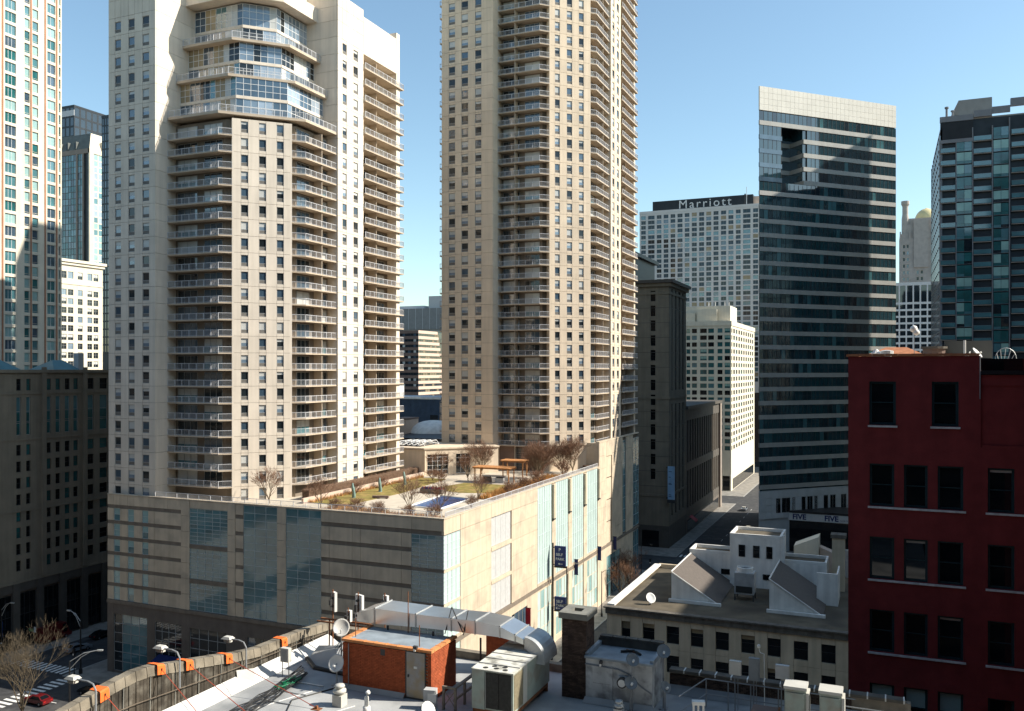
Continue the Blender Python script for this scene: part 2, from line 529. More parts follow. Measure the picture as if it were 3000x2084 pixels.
def text_mesh(txt, size, matname, depth=.03, shear=0.0, spacing=1.0, bold=0.0):
    cu = bpy.data.curves.new('lettering', 'FONT')
    cu.body = txt; cu.size = size; cu.extrude = depth; cu.shear = shear; cu.space_character = spacing
    cu.resolution_u = 3; cu.offset = size*bold
    ob = bpy.data.objects.new('lettering_source', cu)
    COL.objects.link(ob)
    bpy.context.view_layer.update()
    me = bpy.data.meshes.new_from_object(ob.evaluated_get(bpy.context.evaluated_depsgraph_get()))
    bpy.data.objects.remove(ob); bpy.data.curves.remove(cu)
    me.materials.clear(); me.materials.append(MATS[matname])
    me.name = 'lettering'
    return me
def lettering(txt, size, matname, parent, o, ang, u, d, z, name='lettering', **k):
    """upright text on a facade"""
    me = text_mesh(txt, size, matname, **k)
    mw = Matrix.Translation(fpt(o, ang, u, d, z)) @ Matrix.Rotation(ang, 4, 'Z') @ Matrix.Rotation(PI/2, 4, 'X')
    return link(name, me, parent, mw)

def pick(*opts):
    """weighted choice: (weight, value)..."""
    t = sum(o[0] for o in opts); r = random.random()*t
    for w, v in opts:
        r -= w
        if r <= 0: return v
    return opts[-1][1]
# ------------------------------------------------------------------ ground, roads, pavements
struct('ground', MB('ground').quad((-3000, -500, -.05), (3000, -500, -.05), (3000, 4000, -.05), (-3000, 4000, -.05)))
def sheet(name, x0, x1, y0, y1, z, m):
    return struct(name, MB(m).quad((x0, y0, z), (x1, y0, z), (x1, y1, z), (x0, y1, z)))
sheet('road', -53.5, -38.5, -60, 900, 0.0, 'asphalt')
sheet('road', -500, 300, 88, 105.5, 0.004, 'asphalt')
sheet('road', -500, 300, 221, 240, 0.004, 'asphalt')
sheet('road', -500, 300, 345, 365, 0.004, 'asphalt')
sheet('road', -143, -128.5, -60, 900, 0.008, 'asphalt')
def pavement(x0, x1, y0, y1):
    b = MB('paving', 'kerb')
    b.box(x0+.3, x1-.3, y0+.3, y1-.3, -.05, .13)
    for a in ((x0, x1, y0, y0+.298), (x0, x1, y1-.298, y1), (x0, x0+.298, y0+.298, y1-.298), (x1-.298, x1, y0+.298, y1-.298)):
        b.box(*a, -.05, .126, 1)
    struct('pavement', b)
for a in ((-128.5, -53.5, 105.5, 221), (-38.5, 90, 105.5, 221), (-320, -143, 105.5, 221), (-128.5, -53.5, 240, 345),
          (-38.5, 90, 240, 345), (-128.5, -53.5, 365, 600), (-38.5, 90, 365, 600), (-38.5, 60, -40, 88), (-128.5, -53.5, -40, 88), (-320, -143, -40, 88)):
    pavement(*a)
# painted markings
b = MB('road_paint')
def stripes(x0, x1, y0, y1, along, n, z=.012):
    for i in range(n):
        if along == 'x':
            s = (x1-x0)/n; b.quad((x0+i*s, y0, z), (x0+(i+.5)*s, y0, z), (x0+(i+.5)*s, y1, z), (x0+i*s, y1, z))
        else:
            s = (y1-y0)/n; b.quad((x0, y0+i*s, z), (x1, y0+i*s, z), (x1, y0+(i+.5)*s, z), (x0, y0+(i+.5)*s, z))
stripes(-53, -39, 106.2, 109.2, 'x', 12)
stripes(-53, -39, 84.5, 87.5, 'x', 12)
stripes(-142.5, -129, 106.2, 109.2, 'x', 12)
stripes(-142.5, -129, 84.5, 87.6, 'x', 12)
stripes(-128, -125, 88.5, 105, 'y', 14)
stripes(-146.5, -143.5, 88.5, 105, 'y', 14)
stripes(-57, -54, 88.5, 105, 'y', 14)
stripes(-53, -39, 217, 220, 'x', 12)
stripes(-53, -39, 241, 244, 'x', 12)
for y in range(112, 216, 9): b.quad((-46.1, y, .012), (-45.95, y, .012), (-45.95, y+3, .012), (-46.1, y+3, .012))
for y in range(250, 340, 9): b.quad((-46.1, y, .012), (-45.95, y, .012), (-45.95, y+3, .012), (-46.1, y+3, .012))
for x in range(-122, -60, 9): b.quad((x, 96.6, .016), (x+3, 96.6, .016), (x+3, 96.75, .016), (x, 96.75, .016))
for x in range(-240, -150, 9): b.quad((x, 96.6, .016), (x+3, 96.6, .016), (x+3, 96.75, .016), (x, 96.75, .016))
struct('road_markings', b)

# ------------------------------------------------------------------ the two cream apartment towers
def t_window(w, h):
    r = random.random()
    if r < .22: return win(w, h, 'glass_blue', lower=.3)
    if r < .45: return win(w, h, 'glass_dark', lower=.3)
    if r < .74: return win(w, h, 'glass_sky', lower=.3, blind=.55)
    if r < .88: return win(w, h, 'glass_blue', lower=.3, blind=1.0)
    return win(w, h, 'glass_dark', lower=.3, blind=.35)

def chamfer_poly(p, o, c):
    """corner block outline: left face (facing -Y), chamfer, right face (facing +X), pushed in by o and c"""
    k = (p['A'][1]-p['A'][0]) + 1.41421*c
    yl = p['A'][1] + o
    xr = p['C'][0] - o
    return (yl-k, yl), (xr, xr+k)

def apartment_tower(p):
    T = thing('apartment_tower', p['label'], 'tower', (p['xw1'], p['yw'], p['z0']), 'cream apartment towers on the shared podium')
    st = p['stone']; jn = p['joint']
    A, C = p['A'], p['C']
    s2 = .70711
    def ch(k, inn=0.0): return (A[0] + k*s2 - inn*s2, A[1] + k*s2 + inn*s2)
    k0, k1 = p['bay']
    z0, zt = p['z0'], p['zt']
    xw0, xw1, yw = p['xw0'], p['xw1'], p['yw']
    xR, yR0, yR1, yR2, yE = p['xR'], p['yR0'], p['yR1'], p['yR2'], p['yE']
    rl = A[1] + 2.0            # back wall of left balconies
    rr = C[0] - 2.0            # back wall of right balconies
    i = .3
    L = Vector((ch(k0)[0], ch(k0)[1])); 
    bl_in = ch(k0, 1.5); br_in = ch(k1, 1.5)
    poly = [(xw0+.05, yw+i), (xw1-i, yw+i), (xw1-i, rl), (bl_in[0]-(bl_in[1]-rl), rl), bl_in, ch(k0, i), ch(k1, i), br_in,
            (rr, br_in[1]+(rr-br_in[0]))] if False else None
    # outline of the solid part (counter-clockwise)
    poly = [(xw0+.05, yw+i), (xw1-i, yw+i), (xw1-i, rl), (bl_in[0]-max(0, bl_in[1]-rl), rl), bl_in, ch(k0+i, i), ch(k1-i, i), br_in,
            (rr, br_in[1]+.3 if br_in[0] < rr else br_in[1]+.3), (rr, yR0+i), (xR-i, yR0+i), (xR-i, yR1-i), (rr, yR1-i), (rr, yR2), (xR-i, yR2), (xR-i, yE), (xw0+.05, yE)]
    core = MB(jn, 'recess_wall')
    core.prism(poly, z0-.5, p['ztop_block'], 0)
    part('core_wall', core, T)
    rec = MB('recess_wall')
    ztb = p['ztop_block']
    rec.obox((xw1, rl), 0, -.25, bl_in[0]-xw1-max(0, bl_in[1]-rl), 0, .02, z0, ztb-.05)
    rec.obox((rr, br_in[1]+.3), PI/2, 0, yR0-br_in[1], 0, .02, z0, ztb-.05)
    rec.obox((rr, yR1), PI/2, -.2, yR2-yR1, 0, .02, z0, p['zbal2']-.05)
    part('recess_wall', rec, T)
    # facade panels and windows
    PP = Pieces(T, 'wall_panel'); WP = Pieces(T, 'window')
    fl = p['floors']
    nb = p['n_block']
    wz_main = lambda q: ((fl[q]+.5, fl[q]+2.4) if q < len(fl)-1-p['blank_top'] else None)
    flw = fl
    panel_face(T, (xw0, yw), 0, xw1-xw0, p['wing_cols'], flw, wz_main, st, t_window, PP, WP)
    flb = fl[:nb+1]
    panel_face(T, ch(k0), PI/4, k1-k0, p['bay_cols'], flb, lambda q: (flb[q]+.5, flb[q]+2.4), st, t_window, PP, WP)
    panel_face(T, (xR, yR0), PI/2, yR1-yR0, p['right_cols'], flw, wz_main, st, t_window, PP, WP)
    # side returns of the wings, blank panels floor by floor
    for q in range(len(flw)-1):
        hgt = flw[q+1]-flw[q]
        L1 = (rl+(0 if q < nb else 9)) - yw - .3
        PP.add(bx(L1-.04, .298, hgt-.045, st), fpt((xw1, yw+.3), PI/2, .02, 0, flw[q]+.02), PI/2, L1*hgt*.5)
        L2 = xR - rr - .3 + (0 if q < nb else 9)
        PP.add(bx(L2-.04, .298, hgt-.045, st), fpt((xR-.3-L2, yR0), 0, .02, 0, flw[q]+.02), 0, L2*hgt*.5)
    # end fin and bay cheeks
    fin = MB(st)
    fin.box(xR-2.2, xR, yR2-.04, yE+.02, z0, p['zR_top']-.02)
    fin.obox(ch(k0), PI/4, -.02, .29, -1.5, -.002, z0, ztb-.04)
    fin.obox(ch(k1), PI/4, -.29, .02, -1.5, -.002, z0, ztb-.04)
    part('corner_fin', fin, T)
    # doors on the balconies
    DP = Pieces(T, 'balcony_door')
    def door(w, h):
        return pick((3, win(w, h, 'glass_dark', 'frame_grey', mull=2)), (2, win(w, h, 'glass_blue', 'frame_grey', mull=2)),
                    (.7, win(w, h, 'glass_dark', 'frame_grey', mull=1, blind=1.0)), (1.2, win(w, h, 'glass_teal', 'frame_grey', mull=2, blind=.5)))
    xs_l = bl_in[0]-max(0, bl_in[1]-rl)
    slabs = p['slabs']
    for s in slabs:
        W1 = xs_l - xw1
        DP.add(door(W1*.40, 2.35), (xw1+.5, rl-.11, s+.02), 0, 6)
        DP.add(door(W1*.36, 2.35), (xw1+W1*.58, rl-.11, s+.02), 0, 8)
        W2 = yR0 - br_in[1]
        DP.add(door(3.6, 2.35), fpt((rr, br_in[1]+.3), PI/2, .3, .11, s+.02), PI/2, 8)
        DP.add(door(2.9, 2.35), fpt((rr, br_in[1]+.3), PI/2, W2-3.6, .11, s+.02), PI/2, 6)
    for s in p['slabs2']:
        W3 = yR2 - yR1
        DP.add(door(3.2, 2.2), fpt((rr, yR1), PI/2, 1.0, .11, s+.02), PI/2, 8)
        DP.add(door(3.4, 2.2), fpt((rr, yR1), PI/2, W3-4.6, .11, s+.02), PI/2, 8)
    DP.flush(); PP.flush(); WP.flush()
    # dividers
    dv = MB('soffit')
    ym = br_in[1] + .3 + (yR0-br_in[1])*.55
    dv.box(rr, C[0]-.25, ym-.06, ym+.06, z0, ztb-.3)
    dv.box(rr, xR-.35, yR1+(yR2-yR1)*.42-.06, yR1+(yR2-yR1)*.42+.06, z0, p['zbal2']-.3)
    xm = xw1 + (A[0]-xw1)*p['ldiv']
    if p['ldiv'] > 0: dv.box(xm-.06, xm+.06, A[1]+.25, rl, z0, ztb-.3)
    part('balcony_divider', dv, T)
    # balconies: slab with a railing each
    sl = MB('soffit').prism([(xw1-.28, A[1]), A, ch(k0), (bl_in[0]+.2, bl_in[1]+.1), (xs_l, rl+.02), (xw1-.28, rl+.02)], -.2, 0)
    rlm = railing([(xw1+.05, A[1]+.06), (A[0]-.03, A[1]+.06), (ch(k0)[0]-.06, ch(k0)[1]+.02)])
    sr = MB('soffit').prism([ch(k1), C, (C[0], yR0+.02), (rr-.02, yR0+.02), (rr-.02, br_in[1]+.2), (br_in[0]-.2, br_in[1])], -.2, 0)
    rrm = railing([(ch(k1)[0]-.02, ch(k1)[1]+.04), (C[0]-.06, C[1]+.03), (C[0]-.06, yR0-.04)])
    s3 = MB('soffit').prism([(xR+.05, yR1-.1), (xR+.05, yE+.9), (xR-1.2, yE+.9), (xR-1.2, yE+.01), (rr-.02, yE+.01), (rr-.02, yR1-.1)] if False else
                            [(rr-.02, yR1-.28), (xR+.45, yR1-.0), (xR+.45, yE+1.0), (xR-1.0, yE+1.0), (xR-1.0, yE+.01), (rr-.02, yR2-.02)], -.2, 0)
    r3m = railing([(xR+.4, yR1+.05), (xR+.4, yE+.95), (xR-.9, yE+.95)])
    for s in slabs:
        for smb, rmb in ((sl, rlm), (sr, rrm)):
            bo = part('balcony', smb, T, (0, 0, s))
            part('railing', rmb, bo, (0, 0, s))
    for s in p['slabs2']:
        bo = part('balcony', s3, T, (0, 0, s))
        part('railing', r3m, bo, (0, 0, s))
    # stub balconies on the far side that show past the left edge
    s4 = MB('soffit').box(xw0-1.1, xw0+.05, yw+1.2, yw+7.0, -.2, 0)
    r4 = railing([(xw0, yw+1.25), (xw0-1.05, yw+1.25), (xw0-1.05, yw+6.9)], bal=.4)
    for s in p['stub']:
        bo = part('balcony', s4, T, (0, 0, s))
        part('railing', r4, bo, (0, 0, s))
    return T, ch

H1 = 2.817
fl1 = [29.58 + H1*k for k in range(24)] + [94.37 + 3.1*k for k in range(1, 7)] + [116.0, 118.6, 121.0]
p1 = dict(label='nearer cream apartment tower with stepped glass penthouse terraces at its top', stone='stone_t1', joint='joint_t1',
          xw0=-124.25, xw1=-113.5, yw=111.3, A=(-102.37, 113.97), C=(-92.19, 124.15), bay=(2.23, 12.03),
          xR=-91.9, yR0=133.3, yR1=141.8, yR2=154.0, yE=155.2, z0=29.6, zt=121, ztop_block=94.4, floors=fl1, n_block=23, blank_top=3,
          wing_cols=[(1.49, 2.89), (4.63, 6.04), (7.83, 9.34)], bay_cols=[(1.42, 2.58), (4.36, 5.51), (7.29, 8.43)],
          right_cols=[(1.5, 2.85), (5.1, 6.6)], slabs=[32.4 + H1*k for k in range(0, 22)], slabs2=[32.4 + H1*k for k in range(0, 22)] + [94.37 + 3.1*k for k in range(0, 6)],
          zbal2=112.6, zR_top=121.0, ldiv=0, stub=[])
T1, ch1 = apartment_tower(p1)
# solid upper mass of the first tower behind the terraces, wing tops and crown
up = MB('stone_t1', 'roof_deck')
up.box(-124.2, -113.8, 111.6, 157, 94.4, 120.98)
up.box(-113.79, -101.0, 128.0, 157, 94.4, 118.5)
up.box(-100.99, -92.2, 133.6, 141.78, 94.4, 121.0)
up.box(-100.99, -94.0, 141.79, 157, 94.4, 119.6)
up.box(-93.98, -91.9, 141.82, 153.9, 112.6, 119.7)
part('upper_wall', up, T1)
PA = Pieces(T1, 'glass_pane')
zlev = [95.4, 102.2, 108.9, 116.2]
offs = [(3.0, 1.3), (5.0, 3.4), (6.6, 5.0)]
terr = [(0.0, 0.0), (2.0, 1.2), (3.5, 2.6)]
def pane_mat(side):
    if side == 0: return pick((3, 'curtain_tan'), (2, 'glass_dark'), (3, 'glass_blue'), (2, 'glass_teal'), (2, 'blind'))
    return pick((3, 'glass_sky'), (3, 'glass_blue'), (2, 'glass_dark'), (2, 'sky_reflect'), (1.4, 'blind'))
for i in range(3):
    o, c = offs[i]
    a, cc = chamfer_poly(p1, o, c)
    z0, z1 = zlev[i], zlev[i+1]-.32
    blk = MB('joint_t1')
    blk.prism([(-113.79, a[1]+.12), (a[0]-.05, a[1]+.12), (cc[0]-.12, cc[1]+.05), (cc[0]-.12, 133.59), (-100.9, 133.59), (-100.9, 128.1), (-113.79, 128.1)], z0-.9, z1, 0)
    part('penthouse_wall', blk, T1)
    band = MB('stone_t1')
    zb = z0 + 2.75
    segs = [((-113.5, a[1]), 0, a[0]+113.5), (a, PI/4, math.hypot(cc[0]-a[0], cc[1]-a[1])), (cc, PI/2, 133.3-cc[1])]
    for si, (oo, an, W) in enumerate(segs):
        nc = max(3, round(W/1.15))
        curtain(T1, oo, an, W, z0+.05, zb-.02, nc, 2, lambda si=si: pane_mat(si), PA, 'white_metal', .07, percol=True)
        curtain(T1, oo, an, W, zb+.5, z1-.02, nc, 3, lambda si=si: pane_mat(si), PA, 'white_metal', .07, percol=True)
        band.obox(oo, an, -.03, W+.03, -.1, .12, zb, zb+.48)
    part('band_course', band, T1)
    # terrace slab and railing
    to, tc = terr[i]
    ta, tcc = chamfer_poly(p1, to, tc)
    bo = part('balcony', MB('soffit').prism([(-113.79, ta[1]), ta, tcc, (tcc[0], 133.35), (-97.0, 133.35), (-113.79, 127)], z0-.42, z0), T1)
    part('railing', railing([(-113.4, ta[1]+.08), (ta[0]-.02, ta[1]+.08), (tcc[0]-.08, tcc[1]+.02), (tcc[0]-.08, 133.2)], 1.15, 'rail_metal', 1.3), bo, (0, 0, z0))
PA.flush()
a, cc = chamfer_poly(p1, 4.2, 2.6)
part('crown', MB('stone_t1').prism([(-113.79, a[1]), a, cc, (cc[0], 133.55), (-100.8, 133.55), (-100.8, 128.2), (-113.79, 128.2)], 116.2, 118.8), T1)
a2, cc2 = chamfer_poly(p1, 6.5, 5.2)
part('crown', MB('stone_t1').prism([(-113.79, a2[1]), a2, cc2, (cc2[0], 133.55), (-100.8, 133.55), (-100.8, 128.2), (-113.79, 128.2)], 118.81, 126), T1)
# the shade wall lining inside the wings (panels continue up beside the terraces)

H2 = 2.82
fl2 = [35.4 + H2*k for k in range(46)]
p2 = dict(label='farther taller cream apartment tower with rows of balconies up to the frame edge', stone='stone_t2', joint='joint',
          xw0=-91.4, xw1=-78.8, yw=172.7, A=(-68.9, 175.4), C=(-59.1, 185.2), bay=(2.37, 12.32),
          xR=-58.75, yR0=194.9, yR1=203.2, yR2=215.0, yE=216.2, z0=30.2, zt=163, ztop_block=162.2, floors=fl2, n_block=45, blank_top=0,
          wing_cols=[(1.83, 3.37), (4.98, 6.58), (8.33, 9.83)], bay_cols=[(1.31, 2.45), (4.18, 5.43), (7.1, 8.27)],
          right_cols=[(1.25, 2.9), (4.9, 6.6)], slabs=[35.5 + H2*k for k in range(0, 45)], slabs2=[35.5 + H2*k for k in range(1, 45)],
          zbal2=162.2, zR_top=162.2, ldiv=.4, stub=[35.5 + H2*k for k in range(0, 40)])
T2, ch2 = apartment_tower(p2)
up = MB('stone_t2', 'brown_stone')
part('roof_block', MB('stone_t2').box(-91.3, -58.8, 190, 216.2, 162.22, 166), T2)
up.prism([(-91.2, 172.85), (-79.0, 172.85), (-79.0, 176.6), (-68.9, 176.6), (-67.3, 177.2), (-60.2, 184.3), (-60.2, 194)] + [(-91.2, 194)], 29.8, 35.38, 0)
part('base_wall', up, T2)
bw = MB('brown_stone', 'vent_panel', 'frame_dark')
bw.obox((-79.0, 176.6), 0, 0.1, 10.4, 0, .06, 30, 35.3)
bw.obox((-79.0, 176.6), 0, 3.6, 6.6, .05, .12, 30.3, 34.8, 1)
for k in range(8): bw.obox((-79.0, 176.6), 0, 3.7, 6.5, .1, .17, 30.6+k*.5, 30.75+k*.5, 2)
part('base_cladding', bw, T2)
# ------------------------------------------------------------------ podium building
POD = thing('podium_building', 'long low stone podium with teal glass bays carrying the roof garden and towers', 'building', (-91, 150, 0))
X0, X1, Y0, Y1 = -123.37, -58.0, 110.3, 216.8
core = MB('joint', 'roof_deck')
core.box(X0+.05, X1-.4, Y0+.4, Y1, 0, 29.98)
part('core_wall', core, POD)
PP = Pieces(POD, 'wall_panel'); WP = Pieces(POD, 'window'); GP = Pieces(POD, 'glass_pane')
ZB = [28.9-2.68*k for k in range(6)]
OL = (X0, Y0)
def pan(o, ang, u0, u1, z0, z1, m='stone_pod', d=0.0, th=.39, g=.05):
    PP.add(bx(u1-u0-g, th, z1-z0-g, m), fpt(o, ang, u0+g/2, d, z0+g/2), ang, (u1-u0)*(z1-z0))
# left (street) face, section with windows
wcols = [(1.44, 2.86), (4.67, 6.07), (7.92, 9.30)]
edges = [0, 1.44, 2.86, 4.67, 6.07, 7.92, 9.30, 10.75]
def podwin(w, h):
    return pick((2, win(w, h, 'glass_teal_light', 'mullion', mid=.5)), (1, win(w, h, 'glass_teal', 'mullion', mid=.5, blind=.5, blind_mat='glass_teal_light')))
bands = MB('stone_band')
for k in range(6):
    zb = ZB[k]
    zlo = ZB[k+1]+.0 if k < 5 else 12.62
    bands.obox(OL, 0, 0, 16.52, -.39, -.07, zb-.58, zb)
    top = zb-.58; bot = zlo if k < 5 else 12.62
    for j in range(0, 7, 2): pan(OL, 0, edges[j], edges[j+1], bot, top)
    for c in wcols: WP.add(podwin(c[1]-c[0], top-bot), fpt(OL, 0, c[0], -.12, bot), 0, 3)
    pan(OL, 0, 10.75, 16.52, bot, top)
for j in range(7): pan(OL, 0, edges[j], edges[j+1], 28.9, 30.6)
pan(OL, 0, 10.75, 13.6, 28.9, 30.6); pan(OL, 0, 13.6, 16.52, 28.9, 30.6)
# piers and small panel columns
u = lambda x: x - X0
for (a, b_) in ((u(-106.85), u(-105.07)), (u(-97.12), u(-95.6)), (u(-87.33), u(-85.63))):
    for z in range(7): pan(OL, 0, a, b_, 12.62+z*2.57, 12.62+(z+1)*2.57, d=.06, th=.45)
for k in range(6):
    bot = ZB[k+1] if k < 5 else 12.62
    bands.obox(OL, 0, u(-95.58), u(-93.95), -.39, -.07, ZB[k]-.58, ZB[k]-.02)
    pan(OL, 0, u(-95.58), u(-93.95), bot, ZB[k]-.58)
pan(OL, 0, u(-95.58), u(-93.95), 28.9, 30.6)
pan(OL, 0, u(-105.05), u(-97.14), 29.35, 30.6)
# glass bays
tg = lambda: pick((3, 'glass_teal'), (1, 'glass_teal'), (.7, 'glass_teal_light'), (.5, 'glass_green'))
tgd = lambda: pick((9, 'glass_teal'), (.5, 'glass_teal_b'))
for (a, b_) in ((23.5, 29.3), (17.75, 22.8), (12.7, 17.05)):
    curtain(POD, (-105.05, Y0), 0, 7.9, a, b_, 5, max(6, round((b_-a)/.68)), tgd, GP, d=-.1, tilt=.004)
for zz in (23.1, 17.4): bands.obox((-105.05, Y0), 0, 0, 7.9, -.38, -.02, zz-.33, zz+.38)
for (xa, xb) in ((-93.9, -87.35), (-85.6, -79.13)):
    curtain(POD, (xa, Y0), 0, xb-xa, 12.7, 30.5, 3, 15, tgd, GP, d=-.05, tilt=.004)
# blank section with dark bands
for k in range(6):
    bot = ZB[k+1] if k < 5 else 12.62
    bands.obox(OL, 0, u(-79.1), u(-63.33), -.39, -.10, ZB[k]-.6, ZB[k]-.02)
    for (a, b_) in ((-79.1, -77.6), (-77.6, -73.5), (-73.5, -72.0), (-72.0, -65.0), (-65.0, -63.33)): pan(OL, 0, u(a), u(b_), bot, ZB[k]-.6)
for (a, b_) in ((-79.1, -73.5), (-73.5, -63.33), (-63.33, -58.0)): pan(OL, 0, u(a), u(b_)-.0, 28.9, 30.6)
bands.obox(OL, 0, u(-63.3), u(-58.4), -.39, -.10, 28.25, 28.88)
for (a, b_) in ((23.4, 28.2), (18.5, 22.9), (13.2, 17.95)):
    curtain(POD, (-63.3, Y0), 0, 5.28, a, b_, 4, max(5, round((b_-a)/.62)), tgd, GP, d=-.06, tilt=.004)
    curtain(POD, (X1, Y0), PI/2, 5.28, a, b_, 4, 4, lambda: 'glass_aqua_lit', GP, d=-.06, tilt=.004)
for zz in (22.95, 18.0): bands.obox((-63.3, Y0), 0, 0, 5.28, -.38, -.03, zz, zz+.5)
# base of the street face
bands.obox(OL, 0, 0, X1-X0-.02, -.39, .18, 12.0, 12.6)
bands.obox((X1, Y0), PI/2, 0.0, 106.4, -.39, .16, 12.02, 12.58)
part('band_course', bands, POD)
base = MB('stone_base', 'stone_pod')
shops = [(-121.95, -114.3, .5, 10.2), (-112.6, -106.75, .5, 9.9), (-105.05, -97.4, 3.0, 9.7), (-93.2, -87.6, 5.4, 9.6), (-85.2, -79.6, 5.4, 9.6), (-77.5, -70.0, .5, 9.4), (-68.0, -60.5, .5, 9.4)]
xa = X0
for s in shops:
    base.obox(OL, 0, u(xa), u(s[0]), -.39, .02, 0, 12.0)
    base.obox(OL, 0, u(s[0]), u(s[1]), -.39, .0, s[3], 12.0)
    base.obox(OL, 0, u(s[0]), u(s[1]), -.39, .0, 0, s[2])
    xa = s[1]
base.obox(OL, 0, u(xa), u(X1)-.02, -.39, .02, 0, 12.0)
part('base_wall', base, POD)
sg = lambda: pick((4, 'glass_dark'), (3, 'glass_blue'), (1, 'glass_teal'))
for s in shops:
    curtain(POD, (s[0], Y0), 0, s[1]-s[0], s[2], s[3], 4, max(3, round((s[3]-s[2])/1.6)), sg, GP, 'frame_grey', .09, d=-.18, tilt=.006, percol=True)
# right (sunlit) face
OR = (X1, Y0)
zj = [12.62, 15.25, 17.9, 20.5, 23.15, 25.8, 28.35]
def stone_rows(u0, u1, rows=zj, cuts=1):
    for i in range(len(rows)-1):
        for c in range(cuts): pan(OR, PI/2, u0+(u1-u0)*c/cuts, u0+(u1-u0)*(c+1)/cuts, rows[i], rows[i+1])
for (a, b_, z0, z1) in ((0.02, 5.28, 28.35, 30.6), (0.02, 5.28, 22.93, 23.37), (0.02, 5.28, 17.98, 18.47), (0.02, 5.28, 12.62, 13.17)): pan(OR, PI/2, a, b_, z0, z1)
stone_rows(5.3, 14.6); stone_rows(14.6, 16.3)
for (z0, z1) in ((12.62, 17.6), (18.2, 22.9), (23.6, 28.3)):
    for i in range(4): pan(OR, PI/2, 16.35+i*2.03, 16.35+(i+1)*2.03, z0, z1, 'antenna_grey', -.22, .17)
for (z0, z1) in ((17.6, 18.2), (22.9, 23.6)): pan(OR, PI/2, 16.35, 24.45, z0, z1, d=.02)
stone_rows(24.5, 33.6); stone_rows(33.6, 36.3)
for (a, b_) in ((5.3, 16.3), (16.3, 24.5), (24.5, 36.3)): pan(OR, PI/2, a, b_, 28.37, 30.6, d=.03)
for (a, b_) in ((36.4, 43.6), (45.7, 52.8), (55.1, 62.3), (64.6, 71.9)):
    curtain(POD, (X1, Y0+a), PI/2, b_-a, 13.2, 30.5, 6, 6, lambda: 'glass_aqua_lit', GP, d=-.03, tilt=.006)
    curtain(POD, (X1, Y0+a), PI/2, b_-a, 1.2, 11.6, 4, 3, lambda: pick((4, 'glass_aqua_lit'), (1, 'glass_teal_light')), GP, 'stone_pod', .12, d=-.1, tilt=.006)
    pan(OR, PI/2, a, b_, 12.62, 13.15)
for (a, b_) in ((43.62, 45.68), (52.82, 55.08), (62.32, 64.58), (71.92, 73.6)):
    for z in range(6): pan(OR, PI/2, a, b_, 12.62+z*2.97, 12.62+(z+1)*2.97, d=.08, th=.47)
    part('wall_pier', MB('stone_pod').obox(OR, PI/2, a, b_, -.39, .1, 0, 12.0), POD)
    part('downlight', MB('stone_pod', 'frame_dark').obox(OR, PI/2, a+.1, a+1.1, .09, .5, 24.0, 30.4).obox(OR, PI/2, a+.15, a+1.05, .12, .46, 23.7, 24.0, 1), POD)
# far high block beside the second tower
zh = [12.62+2.9*i for i in range(8)] + [35.9]
stone_rows(73.62, 78.7, zh)
for i in range(4): pan(OR, PI/2, 78.75, 83.0, 12.62+i*5.0, 17.4+i*5.0, 'stone_pod', -.2, .19)
stone_rows(83.05, 91.8, zh, 2)
pan(OR, PI/2, 78.75, 83.0, 32.5, 35.9)
for z in range(8): pan(OR, PI/2, 95.0, 101.3, 12.62+z*2.9, 12.62+(z+1)*2.9, d=-.05)
curtain(POD, (X1, Y0+91.85), PI/2, 3.1, 13, 35, 2, 8, lambda: 'glass_teal', GP, d=-.25)
curtain(POD, (X1, Y0+101.3), PI/2, 5.2, 13, 35, 2, 8, lambda: 'glass_teal', GP, d=-.02)
hb = MB('stone_pod', 'joint')
hb.box(X1-.75, X1-.4, Y0+73.7, Y1, 29.98, 35.85, 1)
hb.box(X1-8.5, X1-.02, Y0+73.22, Y0+73.6, 29.98, 35.9)
hb.box(X1-.75, X1+.06, Y0+73.2, Y1, 35.92, 36.2)
part('high_block', hb, POD)
rb = MB('stone_pod')
for (a, b_, zt) in ((0.0, 5.3, 1.2), (5.3, 24.5, 11.98), (31.5, 36.38, 11.98), (73.62, 78.7, 11.98), (90.0, 101.2, 11.98)): part('base_wall', MB('stone_pod').obox(OR, PI/2, a+.02, b_, -.39, .0, 0, zt), POD)
part('base_lintel', MB('stone_pod').obox(OR, PI/2, 24.52, 31.48, -.39, .0, 10.6, 11.98), POD)
for (a, b_) in ((36.4, 43.6), (45.7, 52.8), (55.1, 62.3), (64.6, 71.9)):
    part('base_sill', MB('stone_pod').obox(OR, PI/2, a, b_, -.39, 0, 0, 1.2), POD); part('base_lintel', MB('stone_pod').obox(OR, PI/2, a, b_, -.39, 0, 11.6, 11.98), POD)
rb.obox(OR, PI/2, 78.72, 89.98, -.39, 0, 9.8, 11.98)
part('base_lintel', rb, POD)
curtain(POD, (X1, Y0+.02), PI/2, 5.28, 1.2, 11.8, 4, 3, lambda: 'glass_aqua_lit', GP, d=-.1)
curtain(POD, (X1, Y0+24.52), PI/2, 6.96, .3, 10.6, 4, 3, sg, GP, 'frame_grey', .1, d=-.2)
curtain(POD, (X1, Y0+78.72), PI/2, 11.2, .3, 9.8, 6, 3, lambda: pick((2, 'glass_teal_light'), (2, 'glass_teal'), (1, 'glass_dark')), GP, 'frame_grey', .1, d=-.2)
curtain(POD, (X1, Y0+101.25), PI/2, 5.2, .3, 11.6, 3, 3, lambda: 'glass_teal', GP, 'frame_grey', .1, d=-.1)
PP.flush(); WP.flush(); GP.flush()
